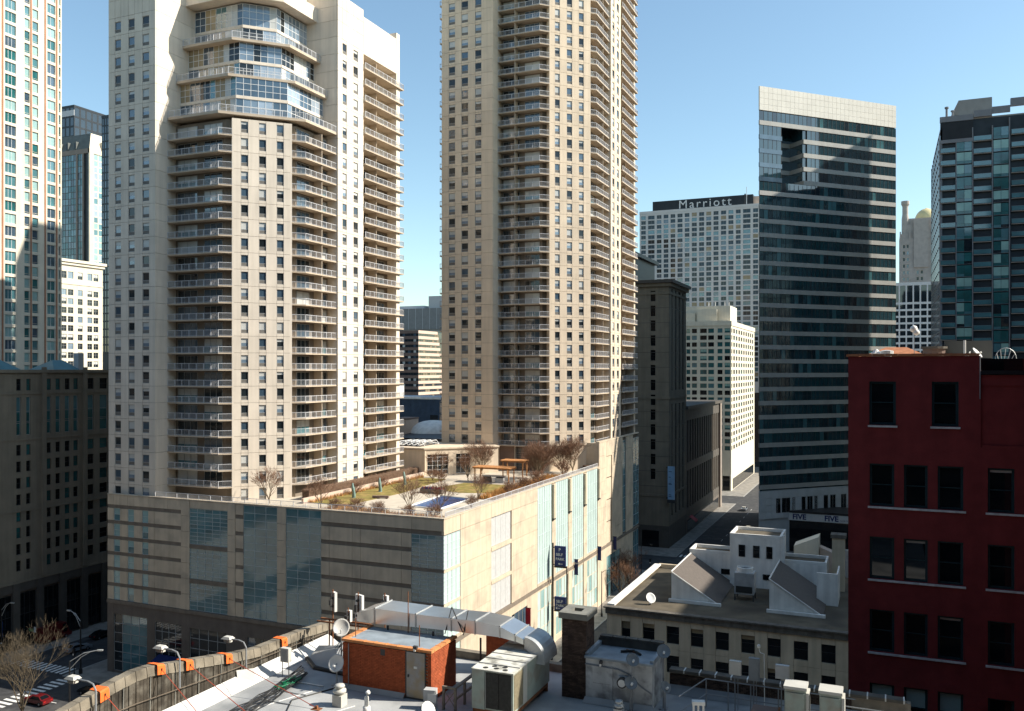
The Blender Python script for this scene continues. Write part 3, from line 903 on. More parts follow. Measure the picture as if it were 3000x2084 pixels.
# parapet coping and roof railing
cp = MB('stone_pod', 'cap_stone')
cp.box(X0, X1+.08, Y0-.08, Y0+.6, 30.62, 30.78, 0)
cp.box(X1-.62, X1+.08, Y0+.61, Y0+73.2, 30.62, 30.78, 0)
cp.box(X0, X1-.4, Y0+.41, Y0+.6, 29.98, 30.62)
cp.box(X1-.62, X1-.41, Y0+.61, Y0+73.2, 29.98, 30.62)
part('parapet', cp, POD)
part('roof_railing', railing([(X1-.3, Y0+1), (X1-.3, Y0+73)], .75, 'rail_metal', 3.0, .16, .05), POD, (0, 0, 30.78))
part('roof_railing', railing([(-112.8, Y0+.3), (X1-.5, Y0+.3)], .85, 'rail_metal', 2.4, .22, .025), POD, (0, 0, 30.78))
part('roof_deck', MB('terrace_paving').quad((X0+.4, Y0+.62, 30.0), (X1-.63, Y0+.62, 30.0), (X1-.63, Y1, 30.0), (X0+.4, Y1, 30.0)), POD)

# ------------------------------------------------------------------ bare trees
def bare_tree(h, seed, r0=.12, spread=.6, levels=5, kids=3, trunk=.28, mats=('bark', 'twig_brown'), sides=5, lean=0.0, branch=None, first=None):
    rnd = random.Random(seed)
    tb = MB(mats[0]); cb = MB(mats[0], mats[1])
    def grow(p, d, L, r, lv):
        n = 3
        pts = [p]; q = p.copy(); dd = d.copy()
        for i in range(n):
            dd = (dd + Vector((rnd.uniform(-1, 1), rnd.uniform(-1, 1), rnd.uniform(-.3, .7))) * .13).normalized()
            q = q + dd*(L/n); pts.append(q.copy())
        rs = [r*(1-.45*i/n) for i in range(n+1)]
        if lv == levels: tb.tube(pts, rs, 7)
        else: cb.tube(pts, rs, sides if lv > 2 else 3, 0 if lv > 2 else 1, cap=False)
        if lv == 0: return
        k = kids + (1 if rnd.random() < .5 else 0)
        if lv == levels and first: k = first
        for j in range(k):
            az = 2*PI*(j + rnd.random()*.8)/k
            s = spread*rnd.uniform(.6, 1.25)
            side = Vector((math.cos(az), math.sin(az), 0))
            nd = (dd*1.0 + side*s + Vector((0, 0, .12))).normalized()
            base = pts[-1] if j < 2 or (lv == levels and first) else pts[rnd.choice((1, 2, 3))]
            LL = (branch*h*rnd.uniform(.8, 1.1)) if (branch and lv == levels) else L*rnd.uniform(.62, .82)
            grow(base, nd, LL, max(r*.55, .013), lv-1)
    grow(Vector((0, 0, 0)), Vector((lean, 0, 1)).normalized(), h*trunk, r0, levels)
    return tb, cb
TREES = {}
def place_tree(kind, args, name, label, cat, loc, rz=0.0, sc=1.0, group=None):
    if kind not in TREES: TREES[kind] = bare_tree(**args)
    tb, cb = TREES[kind]
    t = link(name, None, None, M4(loc, rz, sc=sc), label, cat, group)
    link('trunk', tb.mesh('trunk'), t, M4(loc, rz, sc=sc))
    link('crown', cb.mesh('crown'), t, M4(loc, rz, sc=sc))
    return t
GZ = 30.0
small = dict(h=4.4, seed=3, r0=.11, spread=.62, levels=5, kids=3, trunk=.12, branch=.36, first=6)
big = dict(h=7.6, seed=11, r0=.17, spread=.55, levels=6, kids=3, trunk=.09, branch=.34, first=7, mats=('bark', 'twig_brown'))
gl = 'bare trees in the roof garden'
for i, (x, y, k, s, lab) in enumerate([
    (-82.8, 115.4, 's', 1.0, 'small bare tree by the parapet left of the orange grasses in the roof garden'),
    (-67.1, 116.6, 's', 1.15, 'bare tree at the parapet in front of the blue pool'),
    (-62.6, 117.6, 's', 1.05, 'bare tree at the podium corner overlapping the pool edge'),
    (-62.6, 131.2, 's', .95, 'bare tree beside the far end of the blue pool near the right parapet'),
    (-84.0, 157.4, 's', 1.1, 'small bare tree in front of the clubhouse window grid'),
    (-76.5, 155.8, 's', 1.1, 'bare tree just left of the wooden pergolas'),
    (-78.5, 166.5, 'b', .85, 'bare tree at the clubhouse end behind the pergolas'),
    (-63.6, 160.0, 'b', 1.0, 'large brown bare tree right of the pergolas under the taller tower'),
    (-64.8, 164.0, 'b', .9, 'bare brown tree tucked behind the large one beside the pergolas'),
    (-61.5, 176.0, 'b', .95, 'wide brown bare tree at the far right end of the roof garden'),
    (-64.2, 177.0, 'b', .8, 'bare brown tree left of the wide one at the far garden end'),
    (-93.4, 116.0, 's', 1.2, 'bare tree at the near end of the long hedge')]):
    place_tree(k, small if k == 's' else big, 'bare_tree', lab, 'tree', (x, y, GZ), i*1.3, s, gl)

shr = dict(h=2.2, seed=17, r0=.07, spread=.8, levels=4, kids=4, trunk=.06, branch=.4, first=8, mats=('twig_brown', 'twig_brown'))
for i, (x, y, s, lab) in enumerate([
    (-78.6, 113.0, 1.0, 'low brown shrub at the left end of the orange grasses'), (-74.5, 113.2, 1.1, 'low brown shrub among the orange grasses'),
    (-70.4, 113.0, 1.0, 'brown shrub at the right end of the orange grasses'), (-65.3, 113.2, .9, 'brown shrub behind the near railing below the pool'),
    (-61.0, 113.0, 1.1, 'brown shrub in the very corner of the podium roof'), (-60.6, 124.5, 1.0, 'brown shrub at the right parapet beside the pool'),
    (-60.4, 139.0, 1.2, 'brown shrub at the right parapet nearest the lawn'), (-60.4, 146.0, 1.2, 'brown shrub at the right parapet level with the long pergola'),
    (-60.5, 153.0, 1.4, 'brown shrub at the right parapet past the long pergola'), (-60.6, 168.0, 1.6, 'tall brown shrub at the right parapet below the far trees'),
    (-79.5, 150.0, 1.2, 'brown shrub between the lawn and the clubhouse path'), (-83.0, 153.0, 1.1, 'brown shrub left of the small tree by the clubhouse'),
    (-66.5, 170.5, 1.8, 'thick brown shrub against the base of the taller tower'), (-70.5, 172.5, 1.8, 'thick brown shrub left of the one against the tower base'),
    (-86.2, 130.5, 1.0, 'brown shrub at the stone wall between the first two sculptures'), (-86.2, 139.5, 1.0, 'brown shrub at the stone wall behind the middle sculpture')]):
    place_tree('shrub', shr, 'shrub', lab, 'shrub', (x, y, GZ), i*.9, s, 'leafless shrubs in the roof garden')

# ------------------------------------------------------------------ roof garden
GARDEN = [
    ('lawn', [(-87.9, 119.5), (-80.5, 119.5), (-79.5, 135), (-81.5, 156), (-87.9, 156)], 'lawn', 'yellow green winter lawn beside the sculptures on the roof'),
    ('lawn', [(-77.5, 141.5), (-70, 139.5), (-62.5, 142), (-62.0, 152.5), (-75.5, 152.0)], 'lawn', 'yellow green lawn patch in front of the pergolas on the roof')]
for nm, poly, m, lab in GARDEN:
    stuff(nm, MB(m).prism(poly, GZ-.05, GZ+.06), lab, 'lawn')
solo('pool', MB('pool_blue', 'coping_white').prism([(-70.5, 122.3), (-64.6, 121.6), (-64.9, 133.0), (-71.4, 134.3)], GZ-.02, GZ+.05)
     .tube([(-70.5, 122.3, GZ+.06), (-64.6, 121.6, GZ+.06), (-64.9, 133.0, GZ+.06), (-71.4, 134.3, GZ+.06), (-70.5, 122.3, GZ+.06)], .18, 4, 1),
     'deep blue swimming pool on the podium roof', 'pool')
# clipped hedge built of many twigs over a dark core
rnd = random.Random(5)
hb = MB('hedge', 'twig_brown')
hb.box(-90.9, -89.5, 121.4, 162.4, GZ, GZ+1.7)
for i in range(5200):
    x = rnd.uniform(-91.1, -89.3); y = rnd.uniform(121.2, 162.6); z = GZ + rnd.uniform(.2, 1.85)
    if -90.8 < x < -89.6 and z < GZ+1.6: x = rnd.choice((-91.05, -89.35))
    d = Vector((rnd.uniform(-.5, .5), rnd.uniform(-.4, .4), rnd.uniform(.2, 1))).normalized()*rnd.uniform(.2, .45)
    w = .03
    hb.add([(x, y-w, z), (x, y+w, z), (x+d.x, y+d.y, z+d.z)], [(0, 1, 2)], 1 if rnd.random() < .6 else 0)
solo('hedge', hb, 'long clipped brown leafless hedge below the nearer tower', 'hedge')
solo('garden_wall', MB('pink_stone').box(-88.5, -88.1, 118.0, 160.0, GZ, GZ+.85), 'low pale stone wall running along the hedge in the roof garden', 'wall')
def grasses(name, lab, x0, x1, y0, y1, n, h, seed):
    rg = random.Random(seed); g = MB('grass_orange', 'lawn')
    for i in range(n):
        x = rg.uniform(x0, x1); y = rg.uniform(y0, y1); a = rg.uniform(0, PI); hh = h*rg.uniform(.5, 1.1)
        dx, dy = math.cos(a)*.05, math.sin(a)*.05; lx, ly = rg.uniform(-.3, .3), rg.uniform(-.3, .3)
        g.add([(x-dx, y-dy, GZ), (x+dx, y+dy, GZ), (x+lx, y+ly, GZ+hh)], [(0, 1, 2)], 0 if rg.random() < .85 else 1)
    stuff(name, g, lab, 'grass')
grasses('ornamental_grass', 'orange dry ornamental grasses along the near roof parapet', -80.5, -70.5, 111.6, 116.0, 2600, .9, 1)
grasses('ornamental_grass', 'orange dry grass strip along the right parapet below the pergolas', -64.2, -59.0, 134.0, 168.0, 7000, 1.1, 2)
grasses('ornamental_grass', 'dry groundcover between the stone wall and the lawn', -88.0, -87.0, 119.0, 157.0, 1400, .7, 3)
grasses('ornamental_grass', 'pale dry plants behind the railing at the podium corner', -70.0, -59.5, 111.4, 114.2, 1800, .8, 4)
def sculpture(x, y, lab, a):
    b = MB('bronze_green'); pts = []; rs = []
    for i in range(9):
        t = i/8
        pts.append((math.sin(t*5+a)*.10, math.cos(t*4+a)*.08, t*2.6)); rs.append([.30, .33, .30, .26, .27, .30, .24, .17, .10][i])
    b.tube(pts, rs, 9); b.box(-.3, .3, -.3, .3, 0, .12)
    solo('sculpture', b, lab, 'sculpture', (x, y, GZ), a, 'standing sculptures on the roof lawn', True)
sculpture(-84.1, 126.6, 'green bronze standing figure nearest the near parapet of the roof garden', 0)
sculpture(-83.9, 134.8, 'green bronze standing figure in the middle of the roof lawn', 1.2)
sculpture(-84.6, 144.7, 'green bronze standing figure farthest back on the roof lawn', 2.3)
def pergola(x0, x1, y0, y1, zt, lab):
    t = thing('pergola', lab, 'pergola', (x0, y0, GZ), 'wooden pergolas on the roof')
    for x in (x0+.4, x1-.6):
        for y in (y0+.3, y1-.5): part('post', MB('pergola_wood').box(0, .18, 0, .18, 0, zt-GZ), t, (x, y, GZ))
    for y in (y0+.3, y1-.5): part('beam', MB('pergola_wood').box(0, x1-x0, 0, .14, 0, .25), t, (x0, y, zt))
    n = int((x1-x0)/.28); sl = MB('pergola_wood').box(0, .12, 0, y1-y0, 0, .16)
    for i in range(n): part('slat', sl, t, (x0+.05+i*.28, y0, zt+.26))
pergola(-74.6, -66.4, 153.6, 157.0, 32.7, 'nearer and longer wooden slatted pergola on the roof')
pergola(-73.4, -68.0, 164.5, 167.5, 33.0, 'shorter wooden pergola behind the long one')
for (x, y, lab) in ((-72.0, 155.0, 'left dark grill counter under the long pergola'), (-69.3, 155.3, 'right pale grill counter under the long pergola')):
    solo('grill_counter', MB('stone_base' if x < -70 else 'antenna_grey', 'black_metal').box(-.9, .9, -.4, .4, 0, .95).box(-.7, .7, -.45, .45, .95, 1.1, 1), lab, 'grill', (x, y, GZ))
pl = thing('planter', 'raised dark planter with purple and blue plants in the middle of the roof garden', 'planter', (-74.5, 137.5, GZ))
part('box', MB('stone_base').box(-2.2, 2.2, -.9, .9, 0, .8), pl, (-74.5, 137.5, GZ))
fb = MB('red_banner', 'pool_blue', 'lawn'); rg = random.Random(9)
for i in range(500):
    x, y = rg.uniform(-2.1, 2.1), rg.uniform(-.8, .8); a = rg.uniform(0, PI)
    fb.add([(x-math.cos(a)*.1, y-math.sin(a)*.1, .78), (x+math.cos(a)*.1, y+math.sin(a)*.1, .78), (x, y, .8+rg.uniform(.15, .45))], [(0, 1, 2)], rg.choice((0, 1, 1, 2)))
part('flowers', fb, pl, (-74.5, 137.5, GZ))
for (x, y, lab) in ((-79.5, 128.0, 'low brown stone bench between lawn and pool'), (-80.0, 117.5, 'low stone bench behind the orange grasses')):
    solo('stone_bench', MB('brown_stone').box(-1.4, 1.4, -.3, .3, .15, .5).box(-1.2, -.9, -.25, .25, 0, .15).box(.9, 1.2, -.25, .25, 0, .15), lab, 'bench', (x, y, GZ), .3)
# clubhouse
CL = thing('clubhouse', 'low cream clubhouse with gridded window and glass doors on the podium roof', 'building', (-88, 165, GZ))
cc0 = (-88.2, 158.9)
cb = MB('stone_t2', 'roof_deck')
Wd = 16.5
def cpt(u_, d_): q = fpt(cc0, PI/4, u_, d_, 0); return (q[0], q[1])
part('wall', MB('stone_t2', 'roof_deck').prism([(-99.5, 159.25), (cpt(.3, -.3)[0], 159.25), cpt(.3, -.3), cpt(Wd, -.3), cpt(Wd, -9), (-99.5, 172)], GZ, 35.3, 0, 1), CL)
part('wall', MB('stone_t2').box(-99.5, -88.0, 158.9, 159.24, GZ, 35.4), CL)
CW = Pieces(CL, 'window')
grid_wall(CL, cc0, PI/4, Wd, GZ, 35.5, [(.7, 5.3), (7.0, 10.2)], [(GZ+.3, 34.4)], 'stone_t2',
          lambda w, h: win(w, h, 'glass_dark', 'white_metal', mull=3 if w > 4 else 2, hbars=(.9, 1.8, 2.7, 3.5) if w > 4 else (2.3, 3.2)), CW)
CW.flush()
part('roof_coping', MB('stone_t2').prism([(-99.8, 158.7), (cc0[0]+.1, 158.7), cpt(Wd+.2, .25), cpt(Wd+.2, -9), (-99.5, 172)], 35.5, 35.8), CL)
sk = MB('white_metal', 'glass_dark')
sk.box(-96.5, -90.5, 161.5, 168, 35.8, 36.0, 1)
for i in range(5):
    x = -96.2+i*1.35
    sk.tube([(x, 161.5, 36.0), (x+.7, 161.5, 36.8), (x+1.35, 161.5, 36.0)], .07, 4); sk.tube([(x, 167.8, 36.0), (x+.7, 167.8, 36.8), (x+1.35, 167.8, 36.0)], .07, 4)
    sk.tube([(x+.7, 161.5, 36.8), (x+.7, 167.8, 36.8)], .07, 4)
    sk.tube([(x, 161.5, 36.0), (x+.7, 164.5, 36.8), (x+1.35, 167.8, 36.0)], .06, 4)
part('skylight', sk, CL)
solo('planter_box', MB('frame_dark', 'hedge').box(-1.4, 1.4, -.5, .5, 0, .8).box(-1.3, 1.3, -.4, .4, .8, 1.1, 1), 'dark planter box by the parapet below the high stone block', 'planter', (-59.9, 182.0, GZ))

# ------------------------------------------------------------------ street furniture along the podium
def street_lamp(x, y, h, lab, rz=0.0, arm=2.2, m='lamp_black', group='street lamps along the podium pavement'):
    t = thing('street_lamp', lab, 'street lamp', (x, y, .13), group)
    part('post', MB(m).lathe([(.22, 0), (.22, .6), (.13, .8), (.10, h*.5), (.075, h)], n=8), t, (x, y, .13))
    part('arm', MB(m).tube([(0, 0, h-.3), (arm*.4, 0, h+.35), (arm, 0, h+.45)], [.06, .05, .045], 6), t, (x, y, .13), rz)
    part('lamp_head', MB(m, 'lamp_globe').box(arm-.15, arm+.65, -.17, .17, h+.38, h+.52).box(arm, arm+.55, -.12, .12, h+.33, h+.38, 1), t, (x, y, .13), rz)
street_lamp(-55.0, 146.0, 9.5, 'dark street lamp in front of the nearest tall glass strip on the sunny pavement', 0.2)
street_lamp(-55.0, 175.8, 9.5, 'dark street lamp beside the parking sign poles', 0.0)
street_lamp(-55.2, 189.5, 9.0, 'dark street lamp between the two far navy banners', 0.0)
street_lamp(-55.0, 208.0, 9.0, 'street lamp at the far shaded end of the podium', 0.0)
SP = thing('parking_sign', 'tall navy blue parking sign on two dark poles beside the podium', 'sign', (-56.3, 156, .13))
for y in (0, 0): pass
ox, oy = -57.4, 153.0
part('pole', MB('lamp_black').tube([(ox, oy, .13), (ox, oy, 19.6)], .16, 8), SP)
part('pole', MB('lamp_black').tube([(ox+2.75, oy, .13), (ox+2.75, oy, 15.4)], .12, 8), SP)
for (za, zb, txts) in ((15.4, 19.1, (('P', .85, .9, 2.75), ('SELF', .72, .38, 1.9), ('PARK', .72, .32, 1.05), ('\u2190', .8, .75, .15))), (7.2, 9.6, (('SELF', .7, .42, 1.35), ('PARK', .7, .36, .6), ('\u2190', .6, .25, .05)))):
    pb = part('sign_panel', MB('navy_sign', 'lamp_black').box(ox+.35, ox+2.55, oy-.2, oy+.2, za, zb).box(ox+.3, ox+2.6, oy-.22, oy+.22, za-.35, za-.01, 1), SP)
    part('bracket', MB('lamp_black').box(ox, ox+.36, oy-.05, oy+.05, zb-.4, zb-.25).box(ox, ox+.36, oy-.05, oy+.05, za+.1, za+.25), SP)
    for tx, sz, uu, zz in txts:
        if tx == '\u2190':
            part('arrow_mark', MB('sign_letter').box(.15, .9, -.012, .012, -.04, .04).add([(0, 0, 0), (.28, 0, -.2), (.28, 0, .2)], [(0, 1, 2)]).add([(0, .01, 0), (.28, .01, -.2), (.28, .01, .2)], [(2, 1, 0)]), pb, (ox+.35+uu, oy-.215, za+zz+.25))
        else: lettering(tx, sz, 'sign_letter', pb, (ox+.35, oy-.2), 0, uu-.06, .01, za+zz, depth=.01)
def banner(x, y, z0, h, m, lab, w=.85):
    t = thing('banner', lab, 'banner', (x, y, z0), 'banners hanging off the podium facade')
    part('arm', MB('lamp_black').box(-.05, w+.1, -.03, .03, h-.03, h+.04).box(-.05, w+.1, -.03, .03, -.05, .02), t, (x, y, z0))
    c = part('cloth', MB(m).box(.05, w, -.015, .015, .02, h-.03), t, (x, y, z0))
    return c
c = banner(-57.9, 166.5, 10.7, 3.1, 'navy_sign', 'navy banner on the facade just right of the parking sign')
lettering('PARK', .5, 'sign_letter', c, (-57.7, 166.5), 0, 0.0, .02, 12.8, depth=.008, spacing=.7)
c = banner(-57.9, 182.0, 10.5, 3.0, 'navy_sign', 'navy banner second along the facade beyond the parking sign')
c = banner(-57.9, 193.8, 10.6, 3.0, 'navy_sign', 'navy banner farthest along the sunny facade')
c = banner(-57.9, 140.6, 6.6, 3.9, 'red_banner', 'tall red banner above the corner shop on the sunny facade', 1.0)
sg = solo('shop_sign', MB('plastic_white').box(-.04, .04, -1.1, 1.1, 0, 2.6), 'white square shop sign near the pavement behind the navy banner', 'sign', (-57.5, 163.0, 2.6))
part('emblem', MB('navy_sign').box(0, .02, -.6, .6, .5, .8).box(0, .02, -.6, .6, 1.1, 1.4).box(0, .02, -.6, .6, 1.7, 2.0).box(0, .02, -.15, .15, .5, 2.0), sg, (-57.45, 163.0, 2.6))
place_tree('s', small, 'street_tree', 'small bare street tree at the shaded far end of the podium pavement', 'tree', (-55.4, 199.0, .13), .4, 1.9, 'bare street trees on the podium pavement')
place_tree('s', small, 'street_tree', 'bare street tree nearer the sunlit stretch of the far podium pavement', 'tree', (-55.4, 192.0, .13), 2.0, 1.7, 'bare street trees on the podium pavement')

# ------------------------------------------------------------------ cars
CARS = {}
def car_meshes(paint, L=4.5, W=1.8, H=1.42, van=False):
    key = (paint, L, H, van)
    if key in CARS: return CARS[key]
    h = L/2
    if van: prof = [(-h, .35), (h, .35), (h, .95), (h-.5, 1.15), (h-1.1, H), (-h+.05, H), (-h, 1.2)]
    else: prof = [(-h, .38), (h, .38), (h+.02, .62), (h-.12, .82), (h-1.25, .92), (h-2.05, H), (-h+1.15, H), (-h+.45, .98), (-h, .92)]
    b = MB(paint)
    n = len(prof)
    def wid(z): return W/2 if z < .95 else W/2 - .22*min(1, (z-.95)/.5)
    vs = [(x, -wid(z), z) for x, z in prof] + [(x, wid(z), z) for x, z in prof]
    b.add(vs, [tuple(range(n)), tuple(range(2*n-1, n-1, -1))] + [(i, n+i, n+(i+1) % n, (i+1) % n) for i in range(n)])
    g = MB('glass_black')
    if not van:
        z0, z1 = .96, H-.07
        for s in (-1, 1):
            pts = [(-h+.62, z0), (h-1.42, z0), (h-2.05, z1), (-h+1.15, z1)]
            q = [(x, s*(wid(z)+.012), z) for x, z in pts]
            g.add(q, [(0, 1, 2, 3) if s < 0 else (3, 2, 1, 0)])
        g.add([(h-1.32, -.7, .96), (h-1.32, .7, .96), (h-2.02, .6, H-.03), (h-2.02, -.6, H-.03)], [(0, 1, 2, 3)])
        g.v[-4:] = [(x+.02, y, z+.015) for x, y, z in g.v[-4:]]
        g.add([(-h+.52, -.7, 1.02), (-h+.52, .7, 1.02), (-h+1.12, .6, H-.03), (-h+1.12, -.6, H-.03)], [(3, 2, 1, 0)])
        g.v[-4:] = [(x-.02, y, z+.015) for x, y, z in g.v[-4:]]
    else:
        g.add([(h-.53, -.75, 1.16), (h-.53, .75, 1.16), (h-1.08, .68, H-.08), (h-1.08, -.68, H-.08)], [(0, 1, 2, 3)])
        g.v[-4:] = [(x+.03, y, z) for x, y, z in g.v[-4:]]
        for s in (-1, 1):
            q = [(h-1.9, s*(W/2-.07), 1.2), (h-.9, s*(W/2-.07), 1.2), (h-1.2, s*(W/2-.16), H-.2), (h-1.9, s*(W/2-.16), H-.2)]
            g.add(q, [(0, 1, 2, 3) if s < 0 else (3, 2, 1, 0)])
    ty = MB('tyre'); ty.tube([(0, -.11, 0), (0, .11, 0)], .33, 14)
    rm = MB('rim'); rm.tube([(0, -.12, 0), (0, .12, 0)], .2, 10)
    hl = MB('headlight').box(0, .05, -.2, .2, 0, .14); tl = MB('tail_red').box(-.05, 0, -.18, .18, 0, .16)
    CARS[key] = (b, g, ty, rm, hl, tl, L, W)
    return CARS[key]
def car(paint, x, y, rz, lab, group=None, cat='car', z=.016, **k):
    b, g, ty, rm, hl, tl, L, W = car_meshes(paint, **k)
    base = M4((x, y, z), rz)
    t = link('car' if cat == 'car' else 'delivery_truck', None, None, base, lab, cat, group)
    link('body', b.mesh('body'), t, base); link('windows', g.mesh('windows'), t, base)
    for sx in (-1, 1):
        for sy in (-1, 1):
            mw = base @ Matrix.Translation((sx*L*.30, sy*(W/2-.1), .33))
            w_ = link('wheel', ty.mesh('wheel'), t, mw); link('rim', rm.mesh('rim'), w_, mw)
    for sy in (-.6, .6):
        link('headlight', hl.mesh('headlight'), t, base @ Matrix.Translation((L/2-.02, sy, .62)))
        link('tail_light', tl.mesh('tail_light'), t, base @ Matrix.Translation((-L/2+.02, sy, .68)))
    return t
cg = 'cars on the shaded streets'
car('car_silver', -137.4, 116.2, R(78), 'silver blue sedan crossing the shaded street at lower left', cg)
car('car_black', -140.2, 124.0, R(90), 'black car behind the silver sedan in the shade', cg)
car('car_black', -117.0, 101.5, R(180), 'dark car half hidden by the bare street tree', cg)
car('car_red', -121.5, 95.4, R(180), 'small red car under the bare street tree', cg)
car('car_blue', -44.0, 196.0, R(90), 'pale blue car waiting at the far end of the sunny street', cg)
car('car_black', -50.9, 178.0, R(90), 'black car parked past the parking sign', cg)
car('car_silver', -48.2, 330.0, R(90), 'grey car far down the shaded street beyond the sunlit crossing', cg)
car('car_black', -41.0, 290.0, R(90), 'dark car parked beside the banded office tower', cg)
tr = car('car_red', -147.3, 119.0, R(90), 'red box truck parked before the dark stone building', None, 'truck', z=.13, L=6.4, W=2.3, H=3.0, van=True)
# ------------------------------------------------------------------ background buildings, left side
def box_core(T, x0, x1, y0, y1, z0, z1, m='joint', mtop='roof_deck'):
    part('core_wall', MB(m, mtop).prism([(x0, y0), (x1, y0), (x1, y1), (x0, y1)], z0, z1, 0, 1), T)
# dark stone hotel at the left edge (faces the side street)
TC = thing('stone_building', 'dark beige stone building in deep shade at the left edge', 'building', (-165, 120, 0))
box_core(TC, -190, -148.4, 90, 175, 0, 51.5)
WP = Pieces(TC, 'window')
oC = (-148.0, 96.0)
cols = [(111.78, 112.75), (113.8, 114.72), (118.06, 119.1), (120.07, 121.14), (122.14, 123.3), (124.09, 125.2), (127.21, 128.94), (130.36, 132.3), (134, 136), (138, 140), (142, 144)]
cols = [(99, 100), (102, 103), (106, 107)] + cols
cols = [(a-96.0, b-96.0) for a, b in cols]
rows = [(14.6+3.07*k, 16.6+3.07*k) for k in range(8)] + [(39.9, 47.0), (48.2, 50.4)]
def cwin(w, h):
    if h > 4: return win(w, h, 'glass_green', 'frame_grey', hbars=(2.2, 2.5, 4.4), low_mat='glass_dark', blind=.42, blind_mat='glass_teal')
    return pick((3, win(w, h, 'glass_black', 'frame_dark', mid=.5)), (1, win(w, h, 'glass_green', 'frame_dark', mid=.5)))
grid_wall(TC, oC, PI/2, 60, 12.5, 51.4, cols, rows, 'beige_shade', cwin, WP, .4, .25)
sb = MB('beige_shade', 'granite_dark', 'teal_roof')
for zz in (12.4, 25.6, 38.9, 47.5): sb.obox(oC, PI/2, 0, 60, 0, .12, zz, zz+.35)
for uu in (21.0, 30.3): sb.obox(oC, PI/2, uu, uu+.9, .0, .3, 12.8, 52.6)
sb.obox(oC, PI/2, -.2, 60.2, -.5, .35, 51.5, 52.1)
part('trim', sb, TC)
lb = MB('granite_dark')
for k in range(12): lb.obox(oC, PI/2, k*5.0, k*5.0+1.4, -.4, .25, 0, 12.4)
lb.obox(oC, PI/2, 0, 60, -.4, .0, 10.8, 12.4)
part('base_wall', lb, TC)
for k in range(12): WP.add(win(3.6, 10.0, 'glass_black', 'frame_dark', mull=2, hbars=(3, 6)), fpt(oC, PI/2, k*5.0+1.4, -.3, .4), PI/2, 20)
WP.flush()
rf = MB('teal_roof')
rf.add([(-149, 100, 52.1), (-149, 113.5, 52.1), (-158, 113.5, 52.1), (-158, 100, 52.1), (-152, 103, 54.6), (-152, 110, 54.6)], [(0, 1, 5, 4), (1, 2, 5), (2, 3, 4, 5), (3, 0, 4)])
rf.add([(-149, 120.5, 52.1), (-149, 126.5, 52.1), (-156, 126.5, 52.1), (-156, 120.5, 52.1), (-152, 122.5, 54.0), (-152, 125.0, 54.0)], [(0, 1, 5, 4), (1, 2, 5), (2, 3, 4, 5), (3, 0, 4)])
part('roof', rf, TC)
part('roof_vent', MB('antenna_grey').box(-153, -151.6, 128.3, 129.6, 52, 55.5), TC)

# bright tall tower at the far left
TB = thing('residential_tower', 'very tall cream tower with paired windows at the far left edge', 'tower', (-195, 140, 0))
box_core(TB, -210, -183.4, 118, 150.1, 0, 176, 'joint_t1')
WP = Pieces(TB, 'window')
oB = (-183.0, 118.0)
bc = [(119.4, 121.9), (124.6, 126.0), (127.0, 128.5), (131.0, 133.4), (135.42, 138.13), (140.25, 141.59), (142.29, 143.81), (146.21, 148.38), (149.31, 149.83)]
bc = [(a-118, b-118) for a, b in bc]
def bwin(w, h):
    g = pick((4, ('glass_teal', 0)), (3, ('glass_blue', 0)), (2, ('glass_teal', 1.0)), (1.5, ('glass_teal_light', .5)), (2, ('glass_green', 0)))
    return win(w, h, g[0], 'white_metal' if w > 2 else 'cream', blind=g[1], blind_mat='glass_teal_light', mull=(2 if w > 2.5 else (1 if w > 2 else 0)), mid=.18 if w < 1.6 else 0)
brows = [(131.35-2.87*k, 133.55-2.87*k) for k in range(29, -15, -1)]
grid_wall(TB, oB, PI/2, 32.15, 0, 175.9, bc, brows, 'cream', bwin, WP, .4, .22)
WP.flush()
pb = MB('pilaster_rust')
for y in (134.62, 141.74, 145.45, 148.55): pb.obox(oB, PI/2, y-118, y-118+.36, 0, .12, 40, 175)
part('pilaster', pb, TB)

# dark green glass tower with mansard roof
TM = thing('mansard_tower', 'dark teal glass tower with a grey mansard roof and dormers', 'tower', (-365, 315, 0))
box_core(TM, -400, -353.7, 305.7, 345, 0, 158.9, 'dark_tower')
GP = Pieces(TM, 'glass_pane', 180)
gm = lambda: pick((5, 'glass_green'), (3, 'glass_teal'), (2, 'glass_navy'), (1, 'glass_blue'))
curtain(TM, (-375.0, 305.3), 0, 13.0, 90, 157, 7, 22, gm, GP, 'granite_dark', .25)
curtain(TM, (-361.2, 305.3), 0, 3.4, 90, 157, 2, 22, gm, GP, 'granite_dark', .25)
curtain(TM, (-353.3, 307.6), PI/2, 16, 90, 157, 6, 22, lambda: pick((2, 'glass_teal_light'), (2, 'sky_reflect'), (2, 'glass_teal')), GP, 'cream', .5)  # sun-side face: sunlight painted in as cream frame and paler glass
GP.flush()
tm = MB('limestone', 'cream')
tm.box(-376, -353.2, 305.0, 305.7, 157, 159.2); tm.box(-362.2, -361.0, 305.0, 305.6, 90, 157); tm.box(-357.9, -357.0, 305.0, 305.6, 90, 157)
tm.box(-353.9, -353.0, 305.0, 307.4, 90, 159.2, 1); tm.box(-353.9, -353.0, 307.4, 345, 157, 159.2, 1)  # sun-side trim painted in the same sunlit cream
part('trim', tm, TM)
mf = MB('slate', 'cream_white')
mf.add([(-400, 305, 159.2), (-353, 305, 159.2), (-353, 345, 159.2), (-400, 345, 159.2), (-400, 308, 167.3), (-355.5, 308, 167.3), (-355.5, 343, 167.3), (-400, 343, 167.3)], [(0, 1, 5, 4), (4, 5, 6, 7)], 0)
mf.add([(-353, 305, 159.2), (-353, 345, 159.2), (-355.5, 343, 167.3), (-355.5, 308, 167.3)], [(0, 1, 2, 3)], 1)  # slope towards the sun painted pale for sunlight
ro = part('roof', mf, TM)
